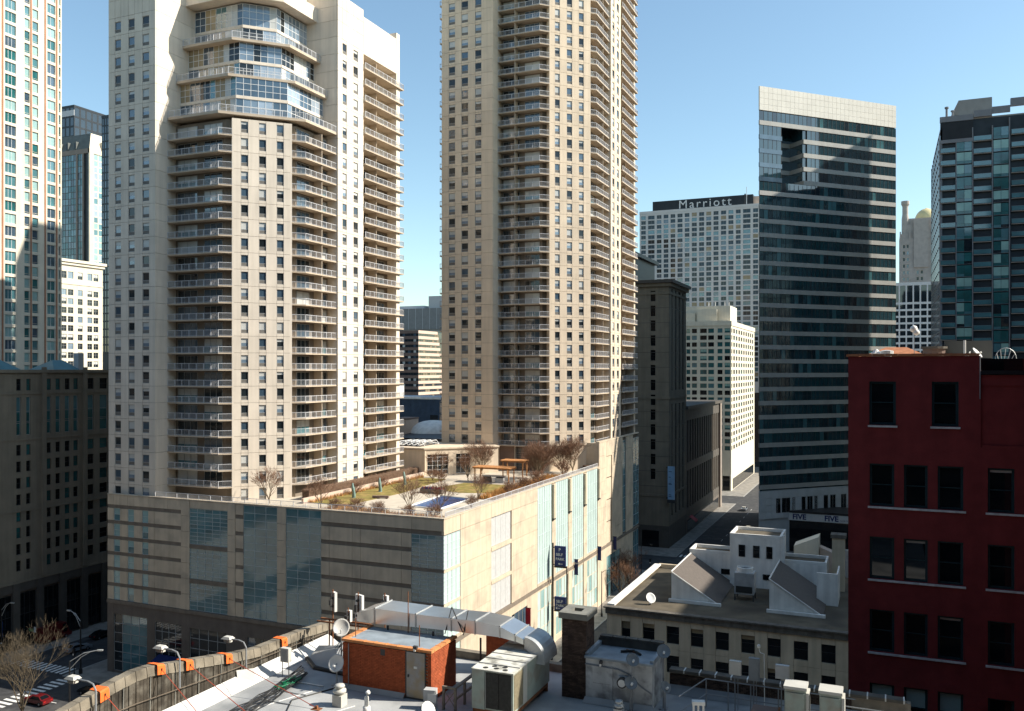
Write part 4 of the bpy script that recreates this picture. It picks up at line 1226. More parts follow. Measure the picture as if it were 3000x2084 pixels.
for x in (-373.0, -368.0, -362.5): part('dormer', MB('slate', 'glass_black').box(x-.8, x+.8, 304.8, 307.5, 159.4, 163.2).box(x-.5, x+.5, 304.75, 304.85, 159.8, 162.6, 1), ro)
part('dormer', MB('cream_white', 'glass_black').box(-355, -352.7, 312, 315, 159.4, 163.4).box(-352.72, -352.6, 312.5, 314.5, 159.8, 162.6, 1), ro)  # sun-side dormer, sunlight painted in as a pale colour

def plain_tower(name, label, cat, x0, x1, y0, y1, z1, wall, glass, nx, ny, floor, frame_w=.5, ribs=True, zlow=60, rec='dark_tower'):
    """simple far tower: glass pane pieces between real mullions on the two faces the street view shows"""
    T = thing(name, label, cat, ((x0+x1)/2, (y0+y1)/2, 0))
    box_core(T, x0, x1-.3, y0+.3, y1, 0, z1, rec)
    GP = Pieces(T, 'glass_pane', 160)
    nr = max(1, int((z1-zlow)/floor))
    curtain(T, (x0, y0), 0, x1-x0, z1-nr*floor, z1-.6, nx, nr, glass[0], GP, wall, frame_w)
    if ny: curtain(T, (x1, y0), PI/2, y1-y0, z1-nr*floor, z1-.6, ny, nr, glass[1], GP, wall, frame_w)
    GP.flush()
    part('parapet', MB(wall).box(x0-.1, x1+.1, y0-.1, y1+.1, z1-.6, z1+.6), T)
    return T
plain_tower('dark_tower', 'narrow black tower showing beside the left edge of the nearer cream tower', 'tower', -330.2, -316, 292, 312, 168, 'dark_tower',
            (lambda: pick((3, 'glass_navy'), (1, 'glass_blue')), lambda: pick((3, 'glass_navy'), (1, 'glass_green'))), 9, 8, 3.6, .7)
tt = plain_tower('dark_tower', 'distant dark banded skyscraper above the mansard roof', 'tower', -575, -524.1, 440, 480, 238, 'dark_tower',
            (lambda: 'glass_navy', lambda: 'glass_navy'), 12, 8, 7.0, 1.4, zlow=120)
part('band_course', MB('grid_white').box(-575.3, -523.8, 439.7, 440, 231, 235), tt)
# low cream loft building in full sun
TL = thing('loft_building', 'sunlit cream loft building with small square windows and a cornice', 'building', (-290, 235, 0))
box_core(TL, -310, -275.4, 212, 243.5, 0, 91.5, 'joint_t1')
WP = Pieces(TL, 'window')
lc = [(214, 216), (217, 219), (221, 223), (225.66, 227.66), (228.24, 230.57), (232.48, 234.57), (236.68, 238.82), (239.43, 241.6)]
grid_wall(TL, (-275, 212), PI/2, 31.6, 20, 91.6, [(a-212, b-212) for a, b in lc], [(79.5-3.3*k, 81.7-3.3*k) for k in range(14, -1, -1)] + [(85.6, 88.2)], 'cream_white',
          lambda w, h: pick((3, win(w, h, 'glass_dark', 'frame_grey', mid=.6, mull=1)), (2, win(w, h, 'glass_dark', 'frame_grey', mid=.6, mull=1, blind=.5)), (1, win(w, h, 'glass_sky', 'frame_grey', mid=.6, mull=1))), WP)
WP.flush()
part('cornice', MB('cream_white').box(-310, -273.9, 210.8, 244.6, 91.6, 92.6).box(-310, -274.4, 211.3, 244.1, 90.6, 91.6).box(-275.2, -274.8, 212, 243.6, 83.5, 84.0), TL)

# ------------------------------------------------------------------ buildings in the gap between the two cream towers
TS = thing('striped_building', 'mid rise building with pink stone bands and dark window strips between the two cream towers', 'building', (-290, 505, 0))
box_core(TS, -310, -276.9, 491.1, 540, 0, 77, 'glass_navy')
SP_ = Pieces(TS, 'stone_band', 60); SW = Pieces(TS, 'window')
for k in range(12):
    z = 77.7 - 3.62*(k+1)
    SP_.add(bx(33.5, .4, 1.9, 'brown_stone'), (-310, 490.7, z+1.7), 0, 60)  # shaded face: shade painted in as brown bands
    SP_.add(bx(26.0+1.3*min(k, 6), .4, 1.9, 'pink_stone'), (-276.48, 490.72, z+1.7), PI/2, 60)  # lit face: sunlight painted in as pink bands
    for j in range(8): SW.add(win(2.0, 1.66, pick((2, 'glass_navy'), (1, 'glass_blue'), (1, 'blind')), 'frame_dark'), (-309+j*4.1, 490.95, z+.02), 0, 3)
    for j in range(9): SW.add(win(2.9, 1.66, pick((2, 'glass_navy'), (1, 'coil_sun')), 'frame_dark', mull=1), fpt((-276.48, 490.7), PI/2, .4+j*3.1, -.25, z+.02), PI/2, 3)
SP_.flush(); SW.flush()
TG = plain_tower('glass_building', 'grey topped glass building behind the pink banded one', 'building', -345, -270, 575, 620, 82, 'frame_grey',
                 (lambda: pick((3, 'glass_blue'), (1, 'glass_navy')), lambda: 'glass_navy'), 18, 8, 4.0, .35, zlow=60)
tg = MB('grey_panel', 'antenna_grey', 'grid_white')
tg.box(-352, -268, 574, 622, 82.7, 98.5)
for k in range(14): tg.box(-350+k*6, -349.7+k*6, 573.8, 574, 82.7, 98.4, 1)
tg.box(-318, -285, 580, 610, 98.5, 108, 1); tg.box(-300, -280, 584, 606, 108, 115, 0); tg.box(-345, -322, 580, 600, 98.5, 101, 2)
part('penthouse', tg, TG)
TD = plain_tower('low_block', 'low dark blue block in shade with a pale roof edge between the towers', 'building', -168, -137.5, 258, 285, 42.0, 'blue_dark',
                 (lambda: pick((2, 'blue_dark'), (1, 'glass_navy')), lambda: pick((1, 'pink_stone'), (1, 'glass_navy'))), 8, 7, 4.2, .8, zlow=15)
part('roof_box', MB('coping_white').box(-166, -158, 262, 270, 42.6, 46.5).box(-168.3, -137.0, 257.6, 258.3, 42.2, 42.9), TD)
b = MB('coping_white')
prof = [(9.0*math.cos(t*PI/16), 5.0*math.sin(t*PI/16)) for t in range(9)]
b.lathe([(r, z) for r, z in prof], n=20)
solo('dome_roof', b, 'white curved dome roof beyond the clubhouse between the towers', 'roof', (-133, 246, 31), smooth=True)
solo('brick_block', MB('pink_stone', 'brown_stone').box(-142.5, -137.5, 236, 244, 0, 36.5).box(-142.6, -137.4, 235.9, 244.1, 36.5, 37, 1), 'tan block at the left of the white dome', 'building')
solo('low_roof', MB('limestone', 'black_metal').box(-141, -100, 222, 242, 0, 31.5).box(-141.2, -99.8, 221.8, 242.2, 31.5, 32.2, 1), 'low dark flat roof in front of the white dome', 'building')

# ------------------------------------------------------------------ buildings on the right: dark stone block and its neighbour
TF = thing('stone_block', 'tall dark stone block with one narrow window strip across the street corner', 'building', (-65, 260, 0))
box_core(TF, -90, -58.4, 251.1, 274.3, 0, 77.5)
WP = Pieces(TF, 'window')
rows = [(20+4.35*k, 23.1+4.35*k) for k in range(13)]
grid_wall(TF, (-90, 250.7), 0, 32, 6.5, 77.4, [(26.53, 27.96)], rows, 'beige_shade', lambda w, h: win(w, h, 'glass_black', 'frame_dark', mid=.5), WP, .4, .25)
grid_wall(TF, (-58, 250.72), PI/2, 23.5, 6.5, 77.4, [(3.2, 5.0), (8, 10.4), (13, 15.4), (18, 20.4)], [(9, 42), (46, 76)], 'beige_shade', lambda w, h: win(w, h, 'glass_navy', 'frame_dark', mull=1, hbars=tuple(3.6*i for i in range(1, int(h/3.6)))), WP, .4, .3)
WP.flush()
tf = MB('beige_shade', 'granite_dark')
for (o, an, W) in (((-90, 250.7), 0, 32.0), ((-58, 250.7), PI/2, 23.6)):
    for zz in (15.0, 43.6, 74.2): tf.obox(o, an, 0, W+(.2 if an == 0 else 0), .0, .2, zz, zz+.7)
    for k in range(14): tf.obox(o, an, 0.02, W-.02, 0, .025, 18+4.35*k, 18.12+4.35*k, 1)
tf.prism([(-91, 249.3), (-56.6, 249.3), (-56.6, 275.5), (-91, 275.5)], 77.5, 78.4, 1)
tf.prism([(-90.5, 250.0), (-57.3, 250.0), (-57.3, 275), (-90.5, 275)], 76.5, 77.49, 0)
part('trim', tf, TF)
part('base_wall', MB('granite_dark', 'glass_black').box(-90, -58.0, 250.7, 251.1, 0, 6.5).box(-66, -61, 250.6, 250.7, .2, 5.0, 1).box(-58.4, -58.0, 251.1, 274, 0, 6.5), TF)
part('roof_box', MB('dark_tower').box(-88, -72, 262, 290, 78.4, 87.5).box(-89.2, -70.8, 261, 291, 87.5, 88.6), TF)
bs = thing('lit_banner', 'tall pale blue banner sign hanging on the corner of the dark stone block', 'sign', (-58.5, 249.3, 14))
part('panel', MB('screen_blue', 'frame_dark').box(-58.0, -56.0, 249.0, 249.3, 14.6, 24.2).box(-58.2, -55.9, 249.1, 249.25, 13.6, 14.5, 1), bs)
part('bracket', MB('lamp_black').box(-58.4, -57.9, 249.2, 250.75, 23.6, 24.0).box(-58.4, -57.9, 249.2, 250.75, 14.8, 15.2), bs)
mk = MB('navy_sign')
rg = random.Random(4)
for zz in (15.4, 15.9, 18.9, 19.2, 21.0, 22.6): mk.box(-57.7, -57.7+rg.uniform(.6, 1.4), 248.96, 248.99, zz, zz+.14)
part('print_lines', mk, bs)
red = solo('red_sign', MB('red_banner').box(-68.3, -67.6, 250.2, 250.6, 9.5, 23.5), 'faint tall red vertical sign on the dark stone block', 'sign')
TN = thing('long_block', 'long dark low block with tall narrow window bays in the shaded street', 'building', (-65, 305, 0))
box_core(TN, -110, -58.4, 274.4, 336, 0, 39.5)
WP = Pieces(TN, 'window')
grid_wall(TN, (-58.05, 274.4), PI/2, 61.6, 5, 39.6, [(1.2+4.0*k, 3.7+4.0*k) for k in range(15)], [(8, 20), (22.5, 36)], 'granite_dark', lambda w, h: win(w, h, 'glass_black', 'frame_dark', mull=1, hbars=(3.5, 7, 10)), WP, .35, .3)
WP.flush()
part('cornice', MB('granite_dark', 'limestone').box(-110, -57.3, 274.0, 337.0, 39.6, 40.6).box(-58.6, -57.5, 333.6, 336.6, 0, 39.6, 1), TN)  # end strip: sunlight on the dark corner pier painted as limestone
part('base_wall', MB('stone_base', 'glass_black').box(-58.4, -58.0, 274.4, 333.5, 0, 5).box(-58.0, -57.95, 276, 332, .5, 4.2, 1), TN)
aw = thing('awning', 'small red awning low on the shaded street wall', 'awning', (-57.2, 280, 3))
part('canopy', MB('red_banner').add([(-58, 279, 5.0), (-58, 283, 5.0), (-56.0, 283, 3.6), (-56.0, 279, 3.6), (-56.0, 279, 3.2), (-56.0, 283, 3.2)], [(0, 3, 2, 1), (3, 4, 5, 2)]), aw)
TA = thing('corner_building', 'cream mid rise with green windows in front of the hotel tower', 'building', (-75, 410, 0))
box_core(TA, -95, -61.4, 380.2, 452, 0, 71.2)
WP = Pieces(TA, 'window')
ac = [(-94, -92.2), (-91, -89), (-87.5, -85), (-83.5, -81.5), (-80.17, -78.53), (-77.78, -75.61), (-74.22, -71.35), (-70.76, -68.26), (-66.74, -64.62), (-63.7, -61.3)]
arows = [(68.15-2.98*k, 70.05-2.98*k) for k in range(17, -1, -1)]
gw = lambda w, h: pick((4, win(w, h, 'glass_green', 'frame_dark', mull=1)), (2, win(w, h, 'glass_teal', 'frame_dark', mull=1)), (2, win(w, h, 'glass_black', 'frame_dark', mull=1)), (1, win(w, h, 'glass_green', 'frame_dark', mull=1, blind=.6, blind_mat='glass_green_blind')))
grid_wall(TA, (-95, 379.8), 0, 34, 8, 71.2, [(a+95, b+95) for a, b in ac], arows, 'cream_white', gw, WP, .4, .25)
grid_wall(TA, (-61, 379.82), PI/2, 72, 8, 71.2, [(1.2, 3.6)] + [(6+7.2*k, 10.4+7.2*k) for k in range(9)], arows, 'cream_white', lambda w, h: win(w, h, pick((2, 'glass_dark'), (1, 'glass_green')), 'frame_grey', mull=2), WP, .4, .25)
WP.flush()
ta = MB('cream_white', 'cream')
ta.prism([(-95.2, 379.5), (-60.7, 379.5), (-60.7, 452.2), (-95.2, 452.2)], 71.21, 73.2)
ta.box(-84, -62.0, 384, 402, 73.2, 80.0, 1); ta.box(-76, -67.5, 382.5, 384, 73.2, 78.5, 0); ta.box(-82, -77, 383, 386, 73.2, 77.0)
part('penthouse', ta, TA)
tb = MB('antenna_grey')
for (x, y) in ((-72, 388), (-69, 387), (-65, 388), (-63.5, 390)): tb.tube([(x, y, 80), (x, y, 82.0)], .25, 6)
part('roof_pipe', tb, TA)
part('base_wall', MB('cream_white', 'glass_black').box(-95, -61, 379.8, 380.2, 0, 8).box(-64.5, -61.5, 379.7, 379.8, .4, 6.5, 1).box(-61.4, -61, 380.2, 452, 0, 8).box(-61.0, -60.9, 384, 448, .4, 5, 1), TA)

# hotel slab with sign
TH = thing('hotel_slab', 'pale hotel slab with a regular grid of square windows and a black rooftop sign', 'hotel', (-90, 490, 0))
box_core(TH, -127.5, -40, 480.4, 500, 0, 139.5, 'glass_navy')
he = [-127.84, -126.99, -124.27, -123.02, -119.27, -118.03, -115.34, -114.11, -111.44, -110.21, -107.56, -106.34, -103.5, -102.29, -99.67, -98.39, -95.59, -94.39, -91.61, -90.5, -87.74, -86.55, -83.81, -82.52, -79.71, -78.55, -75.84, -74.56, -71.99, -70.76, -66.83, -65.5, -62.85]
hc = [(he[i]+127.84, he[i+1]+127.84) for i in range(1, len(he)-1, 2)]
WP = Pieces(TH, 'window')
hwin = lambda w, h: pick((4, win(w, h, 'glass_hotel', 'frame_grey', mull=1)), (2, win(w, h, 'glass_teal', 'frame_grey', mull=1)), (3, win(w, h, 'glass_dark', 'frame_grey', mull=1)), (1, win(w, h, 'glass_blue', 'frame_grey', mull=1)), (.5, win(w, h, 'curtain_tan', 'frame_grey', mull=1)))
grid_wall(TH, (-127.84, 480), 0, 68, 40, 139.9, hc, [(136.75-2.755*k, 138.85-2.755*k) for k in range(33, -1, -1)], 'hotel_white', hwin, WP, .45, .28)
WP.flush()
part('parapet', MB('hotel_white').box(-127.9, -58, 479.9, 500.2, 139.92, 141.4), TH)
hs = part('sign_box', MB('sign_black', 'frame_dark', 'white_metal', 'pink_stone').box(-121.35, -66.07, 484, 494, 141.4, 147.3).box(-70.6, -69.8, 483.6, 484, 141.4, 147.8, 1).box(-69.5, -69.2, 483.5, 483.7, 141.4, 151.5, 2).box(-66.0, -62.5, 485, 493, 141.4, 146.3, 3), TH)
lettering('Marriott', 6.6, 'sign_letter', hs, (-106.6, 484), 0, 0, .25, 142.3, depth=.15, spacing=1.28)

# ------------------------------------------------------------------ banded office tower turned to the corner
TV = thing('office_tower', 'banded dark glass office tower with pale stripes and a notched upper corner', 'tower', (-10, 275, 0))
oV = (-32.7, 252.6); aV = PI/4; WV = 50.25
def vp(u_, d_): q = fpt(oV, aV, u_, d_, 0); return (q[0], q[1])
part('core_wall', MB('glass_five', 'roof_deck').prism([vp(0.3, -.4), vp(7.8, -.4), vp(7.8, -6.0), vp(15.4, -6.0), vp(15.4, -.4), vp(WV-.3, -.4), (2.8, 330), (-32.4, 330)], 17.9, 125.3, 0, 1), TV)
part('notch_fill', MB('glass_navy').prism([vp(7.81, -6.0), vp(7.81, -.42), vp(15.39, -.42), vp(15.39, -6.0)][::-1][::-1] if False else [vp(7.81, -.42), vp(15.39, -.42), vp(15.39, -5.98), vp(7.81, -5.98)], 17.9, 105.2), TV)
part('notch_fill', MB('glass_navy').prism([vp(7.81, -.42), vp(15.39, -.42), vp(15.39, -5.98), vp(7.81, -5.98)], 121.3, 125.3), TV)
bandp = Pieces(TV, 'stone_band', 200); GP = Pieces(TV, 'glass_pane', 295)
NB = 27
gv = lambda: pick((9, 'glass_five'), (.8, 'glass_teal_b'), (1, 'glass_navy'))
ncol = 33; cw = WV/ncol
frame = MB('frame_dark')
for k in range(NB):
    zt = 122.5 - 3.96*k
    notch = 105.0 < zt < 122.4
    segs = [(0, 7.8), (15.4, WV)] if notch else [(0, 7.8), (7.8, 15.4), (15.4, WV)]
    for (a, b_) in segs:
        n = max(1, round((b_-a)/8.7)); w = (b_-a)/n
        for j in range(n): bandp.add(bx(w-.03, .45, 1.25, 'five_band' if a > 7 or not notch else 'glass_blue'), fpt(oV, aV, a+j*w+.015, .05, zt-1.25), aV, w)
    zg0, zg1 = zt, zt + 2.71
    for j in range(ncol):
        ua, ub = j*cw, (j+1)*cw
        if notch and ub > 7.85 and ua < 15.3 or (k > 0 and 105 < zg0 < 122 and ub > 7.85 and ua < 15.3): continue
        g = pick((5, 'sky_reflect'), (1, 'glass_blue')) if False else gv()
        GP.add(bx(cw-.06, .03, 2.66, g), fpt(oV, aV, ua+.03, -.12, zg0+.02), aV, cw*2.7, (random.uniform(-.006, .006), random.uniform(-.006, .006)))
for j in range(ncol+1):
    ua = j*cw
    if 7.9 < ua < 15.3: frame.obox(oV, aV, ua-.03, ua+.03, -.2, -.05, 18.3, 105.0); frame.obox(oV, aV, ua-.03, ua+.03, -.2, -.05, 122.5, 125.2)
    else: frame.obox(oV, aV, max(0, ua-.03), min(WV, ua+.03), -.2, -.05, 18.3, 125.2)
part('mullion_frame', frame, TV)
# notch lining: bands on the inner walls
for k in range(4):
    zt = 122.5 - 3.96*(k+1)
    bandp.add(bx(7.55, .1, 1.25, 'five_band'), fpt(oV, aV, 7.84, -5.9, zt-1.25), aV, 5)
    nb = MB('five_band').box(0, 5.5, 0, .1, 0, 1.25)
    bandp.add(nb, fpt(oV, aV, 7.84, -.45, zt-1.25), aV-PI/2+PI, 5)
    bandp.add(nb, fpt(oV, aV, 15.36, -5.95, zt-1.25), aV-PI/2, 5)
bandp.flush(); GP.flush()
PPv = Pieces(TV, 'wall_panel', 280)
for j in range(ncol):
    for r in range(4): PPv.add(bx(cw-.05, .45, 1.64, 'five_panel'), fpt(oV, aV, j*cw+.025, .06, 125.4+r*1.68), aV, cw*1.6)
for j in range(24):
    for r in range(4): PPv.add(bx(2.05, .45, 1.9, 'five_base'), fpt(oV, aV, j*2.1, .1, 9.9+r*1.95), aV, 1.5)
PPv.flush()
part('crown_core', MB('five_panel').prism([vp(.1, -.42), vp(WV-.1, -.42), (2.8, 330), (-32.4, 330)], 125.35, 132.0), TV)
part('base_wall', MB('five_base', 'glass_black').prism([vp(0, -.36), vp(WV, -.36), (2.8, 330), (-32.7, 330)], 0, 17.85).obox(oV, aV, 4.5, 6.5, .1, .6, .2, 6.0, 1), TV)
wv = Pieces(TV, 'window')
for (a, b_) in ((5.6, 7.2), (7.6, 10.6), (11.2, 12.4), (14.6, 16.1), (16.6, 18.6), (19.2, 20.4), (22.6, 24.2), (25.0, 27.0), (29, 31)):
    wv.add(win(b_-a, 4.2, 'glass_black', 'frame_grey', mull=1 if b_-a > 1.8 else 0), fpt(oV, aV, a, .16, 11.4), aV, 5)
wv.flush()
cn = MB('five_base', 'black_metal', 'glass_black')
cn.box(-26.5, 6, 259.6, 272, 11.3, 11.9, 1); cn.box(-25.6, 6, 259.7, 262, 9.2, 11.28); cn.box(-25.4, 6, 260.3, 262.5, .3, 9.1, 2)
cnp = part('entrance_canopy', cn, TV)
lettering('FIVE', 2.05, 'navy_sign', cnp, (-24.5, 259.7), 0, 0, .03, 9.6, depth=.02, bold=.035)
lettering('ONE', 2.05, 'antenna_grey', cnp, (-20.3, 259.7), 0, 0, .03, 9.6, depth=.02)
lettering('FIVE', 2.05, 'navy_sign', cnp, (-15.9, 259.7), 0, 0, .03, 9.6, depth=.02, bold=.035)
lettering('NORTH STATE', .62, 'navy_sign', cnp, (-11.7, 259.7), 0, 0, .03, 9.6, depth=.02)

# black and white grid block with the old stone skyscraper behind
TQ = thing('grid_block', 'black glass block with a white concrete grid right of the banded office tower', 'building', (15, 500, 0))
box_core(TQ, -20, 60, 492.4, 520, 0, 96.5, 'glass_navy')
WP = Pieces(TQ, 'window')
grid_wall(TQ, (-20, 492), 0, 80, 40, 97.2, [(.5+3.28*k, 3.1+3.28*k) for k in range(24)], [(85.9-3.42*k-2.4, 85.9-3.42*k) for k in range(13, -1, -1)] + [(87.0, 95.6)], 'grid_white', lambda w, h: win(w, h, pick((4, 'glass_navy'), (1, 'glass_dark'), (.6, 'glass_blue')), 'frame_dark'), WP, .5, .35)
WP.flush()
TI = thing('domed_skyscraper', 'old stone skyscraper with a pale gold dome and a slim corner turret', 'tower', (22, 630, 0))
box_core(TI, 8.3, 46, 616.5, 650, 90, 140, 'limestone_pale')
WP = Pieces(TI, 'window')
iw = lambda w, h: win(w, h, pick((1, 'glass_sky'), (2, 'glass_blue'), (3, 'glass_dark')), 'cream_white', fw=.15)
grid_wall(TI, (8, 616), 0, 38, 90, 137, [(2.0, 3.5), (4.2, 5.7), (10, 11.6), (12.4, 14.0), (18.2, 20), (21, 22.8), (26, 28), (30, 32)], [(97.0+4.2*k, 99.4+4.2*k) for k in range(9)], 'limestone_pale', iw, WP, .4, .25)
WP.flush()
ti = MB('limestone_pale', 'gold_dome')
ti.box(10, 44, 617, 648, 140, 146); ti.box(12, 40, 618, 645, 146, 150)
ti.box(16.5, 25, 615.2, 617, 118, 149)
ti.lathe([(2.3, 128), (2.2, 150), (1.8, 153), (1.8, 158), (2.5, 159.5), (2.5, 161.5)], 11.6, 619, 12)
for k in range(6): ti.box(8.2+k*5.6, 9.0+k*5.6, 615.6, 616.2, 136, 141.5)
part('setback', ti, TI)
dm = MB('gold_dome', 'limestone')
dm.lathe([(7.2, 148)] + [(7.0*math.cos(t*PI/20), 149.5+7.6*math.sin(t*PI/20)) for t in range(10)] + [(.6, 157.4)], 24.3, 626, 22)
dm.lathe([(7.6, 146), (7.6, 148.2)], 24.3, 626, 22, 1)
part('dome', dm, TI, smooth=True)

# teal glass residential tower at the right edge
TR = thing('glass_tower', 'dark teal glass apartment tower with balconies at the right edge', 'tower', (28, 250, 0))
oR = (11.8, 228.2)
box_core(TR, 12.2, 50, 228.7, 273, 0, 110.5, 'dark_tower')
GP = Pieces(TR, 'glass_pane'); BP = []
hR = 2.93
gr = lambda: pick((5, 'glass_green'), (2, 'glass_teal'), (1, 'glass_navy'))
secs = [('b', 0, 3.2), ('w', 3.4, 6.6), ('b', 6.9, 10.65), ('w', 11.0, 14.1), ('b', 14.6, 17.6), ('w', 18, 21), ('b', 21.4, 25)]
fr = MB('gt_metal', 'gt_slab')
slab_b = {}
for k in range(32):
    z = 106.0 - hR*(k+1)
    for i, (t, a, b_) in enumerate(secs):
        zz = z + (0 if i < 2 else (2.2 if i < 4 else 3.0))
        w = b_-a
        if t == 'w':
            blind = random.random() < .55
            for j in range(2):
                g = 'glass_green_blind' if blind and random.random() < .8 else gr()
                GP.add(bx(w/2-.07, .04, 1.95, g), fpt(oR, 0, a+j*w/2+.03, .02, zz+.75), 0, 3, (random.uniform(-.006, .006), random.uniform(-.006, .006)))
                GP.add(bx(w/2-.07, .04, .62, gr()), fpt(oR, 0, a+j*w/2+.03, .02, zz+.1), 0, 1)
            fr.obox(oR, 0, a, b_, -.15, .04, zz+.02, zz+.09)
        else:
            key = round(w, 2)
            if key not in slab_b:
                slab_b[key] = (MB('gt_slab').box(0, w, 0, 1.5, -.18, 0), MB('glass_teal', 'gt_metal').box(.05, w-.05, .02, .05, .08, 1.05).box(0, w, .01, .06, 1.05, 1.1, 1))
            s_, r_ = slab_b[key]
            bo = part('balcony', s_, TR, fpt(oR, 0, a, .25, zz), 0)
            part('glass_railing', r_, bo, fpt(oR, 0, a, .25, zz), 0)
            for j in range(3):
                g = pick((3, 'glass_navy'), (3, 'glass_green'), (1.5, 'glass_teal'), (1, 'glass_green_blind'))
                GP.add(bx(w/3-.08, .04, 2.4, g), fpt(oR, 0, a+j*w/3+.04, -.85, zz+.1), 0, 3)
for u_ in (-.1, 3.22, 6.65, 10.7, 14.15, 17.65, 21.05): fr.obox(oR, 0, u_, u_+.22, -.9, .08, 10, 106 if u_ < 6 else (108.5 if u_ < 14 else 110))
GP.flush()
part('mullion_frame', fr, TR)
lf = MB('gt_metal', 'glass_teal', 'glass_green')
for k in range(34):
    z = 108 - hR*(k+1)
    for j in range(9):
        y = 228.5 + j*5.0
        lf.box(11.86, 11.92, y+.1, y+4.9, z+.15, z+hR-.1, 1 if (j+k) % 3 else 2)
    lf.box(11.8, 12.2, 228.3, 273, z-.05, z+.15)
for j in range(10): lf.box(11.78, 12.2, 228.3+j*5.0-.1, 228.3+j*5.0+.15, 10, 109)
part('side_wall', lf, TR)
top = MB('gt_metal', 'black_metal', 'grey_panel')
top.obox(oR, 0, -.1, 6.9, -.6, .15, 110.3, 111.6); top.obox(oR, 0, 0, 6.85, -.7, .0, 106.1, 110.3, 1); top.obox(oR, 0, -.1, 6.9, -.6, .2, 105.3, 106.1)
top.obox(oR, 0, 6.95, 10.7, -.6, .2, 110.8, 112.3); top.obox(oR, 0, 10.75, 14.4, -.6, .05, 111.3, 112.8); top.obox(oR, 0, 14.45, 30, -.6, .25, 112.5, 114.3)
top.prism([(16.3, 238), (23.5, 238), (23.5, 255), (15.3, 255)], 110.5, 117.8, 2)
top.prism([(12.2, 229), (45, 229), (45, 272), (12.2, 272)], 110.5, 110.9, 2)
part('roof_parapet', top, TR)
part('roof_pipe', MB('gt_metal').tube([(13.3, 231, 110.9), (13.3, 231, 114.2)], .25, 8).tube([(13.3, 231, 114.2), (13.3, 231, 114.6)], .45, 8).tube([(14.6, 232, 110.9), (14.6, 232, 113.6)], .2, 8).tube([(14.6, 232, 113.6), (14.6, 232, 113.9)], .4, 8), TR)
# neighbouring high-rise just outside the frame on the right that shades the office tower
TO = thing('neighbour_tower', 'tall stone high rise standing beyond the right edge of the view', 'tower', (75, 288, 0))
part('wall', MB('limestone', 'roof_deck').prism([(60, 262), (92, 262), (92, 302.5), (60, 302.5)], 0, 174, 0, 1), TO)
part('parapet', MB('limestone').prism([(59.8, 261.8), (92.2, 261.8), (92.2, 302.7), (59.8, 302.7)], 174, 175), TO)
wb = Pieces(TO, 'window', 120)
for k in range(37):
    for j in range(8): wb.add(win(3.2, 2.2, 'glass_dark', 'frame_grey', mull=1), fpt((60, 262), 0, 1+j*3.9, .02, 6+k*4.4), 0, 7)
wb.flush()
# ------------------------------------------------------------------ low beige corner building with sawtooth skylights
TK = thing('corner_block', 'low beige stone building with sawtooth skylights on its flat roof', 'building', (-15, 160, 0))
yk = 111.0
part('core_wall', MB('joint', 'k_roof').prism([(-33.6, yk+.4), (20, yk+.4), (20, 138.0), (-33.6, 138.0)], 0, 20.3, 0, 1), TK)
kc = [(-30.83, -29.18), (-27.6, -26.03), (-24.39, -22.9), (-21.3, -19.76), (-18.11, -16.6), (-14.94, -13.43), (-11.85, -10.33), (-8.67, -7.15), (-5.53, -4.04), (-2.3, -.8), (1.0, 2.5), (4.2, 5.7), (7.4, 8.9)]
kc[0] = (-32.04, -30.83); kc[1] = (-29.18, -27.6)
kc = [(-32.04, -30.83), (-29.18, -27.6), (-26.03, -24.39), (-22.9, -21.3), (-19.76, -18.11), (-16.6, -14.94), (-13.43, -11.85), (-10.33, -8.67), (-7.15, -5.53), (-3.9, -2.3), (-.7, .9), (2.5, 4.1), (5.7, 7.3)]
PP = Pieces(TK, 'wall_panel'); WP = Pieces(TK, 'window')
fz = [1.0, 4.75, 8.5, 12.25, 16.0, 19.75]
kw = lambda w, h: pick((3, win(w, h, 'glass_black', 'frame_dark', mid=.55)), (2, win(w, h, 'glass_black', 'frame_dark', mid=.55, blind=.25, blind_mat='curtain_tan')), (1, win(w, h, 'glass_black', 'frame_dark', mid=.55, blind=.45, blind_mat='coil_sun')))
panel_face(TK, (-34, yk), 0, 54, [(a+34, b+34) for a, b in kc], fz, lambda i: (fz[i]+.72, fz[i]+2.98), 'k_stone', kw, PP, WP, .4, .03, .3)
PP.flush(); WP.flush()
CP = Pieces(TK, 'cornice_block')
for i in range(36): CP.add(bx(1.48, .7, .75, 'k_cornice'), (-34.15+i*1.5, yk-.25, 19.8), 0, 1)
CP.flush()
part('cornice', MB('k_cornice').box(-34.4, 20, yk-.45, yk+.5, 20.56, 20.75), TK)
kr = MB('k_roof', 'coping_white', 'k_stone')
kr.box(-34.0, -33.5, yk+.51, 138, 0, 20.7, 2); kr.box(-34.1, -33.1, yk+.52, 137.5, 20.72, 20.95, 1)
kr.box(-33.48, -27.4, 137.5, 138.0, 20.3, 20.95, 2)
kr.box(-33.5, 20, yk+.51, yk+.9, 20.3, 20.55)
part('parapet', kr, TK)
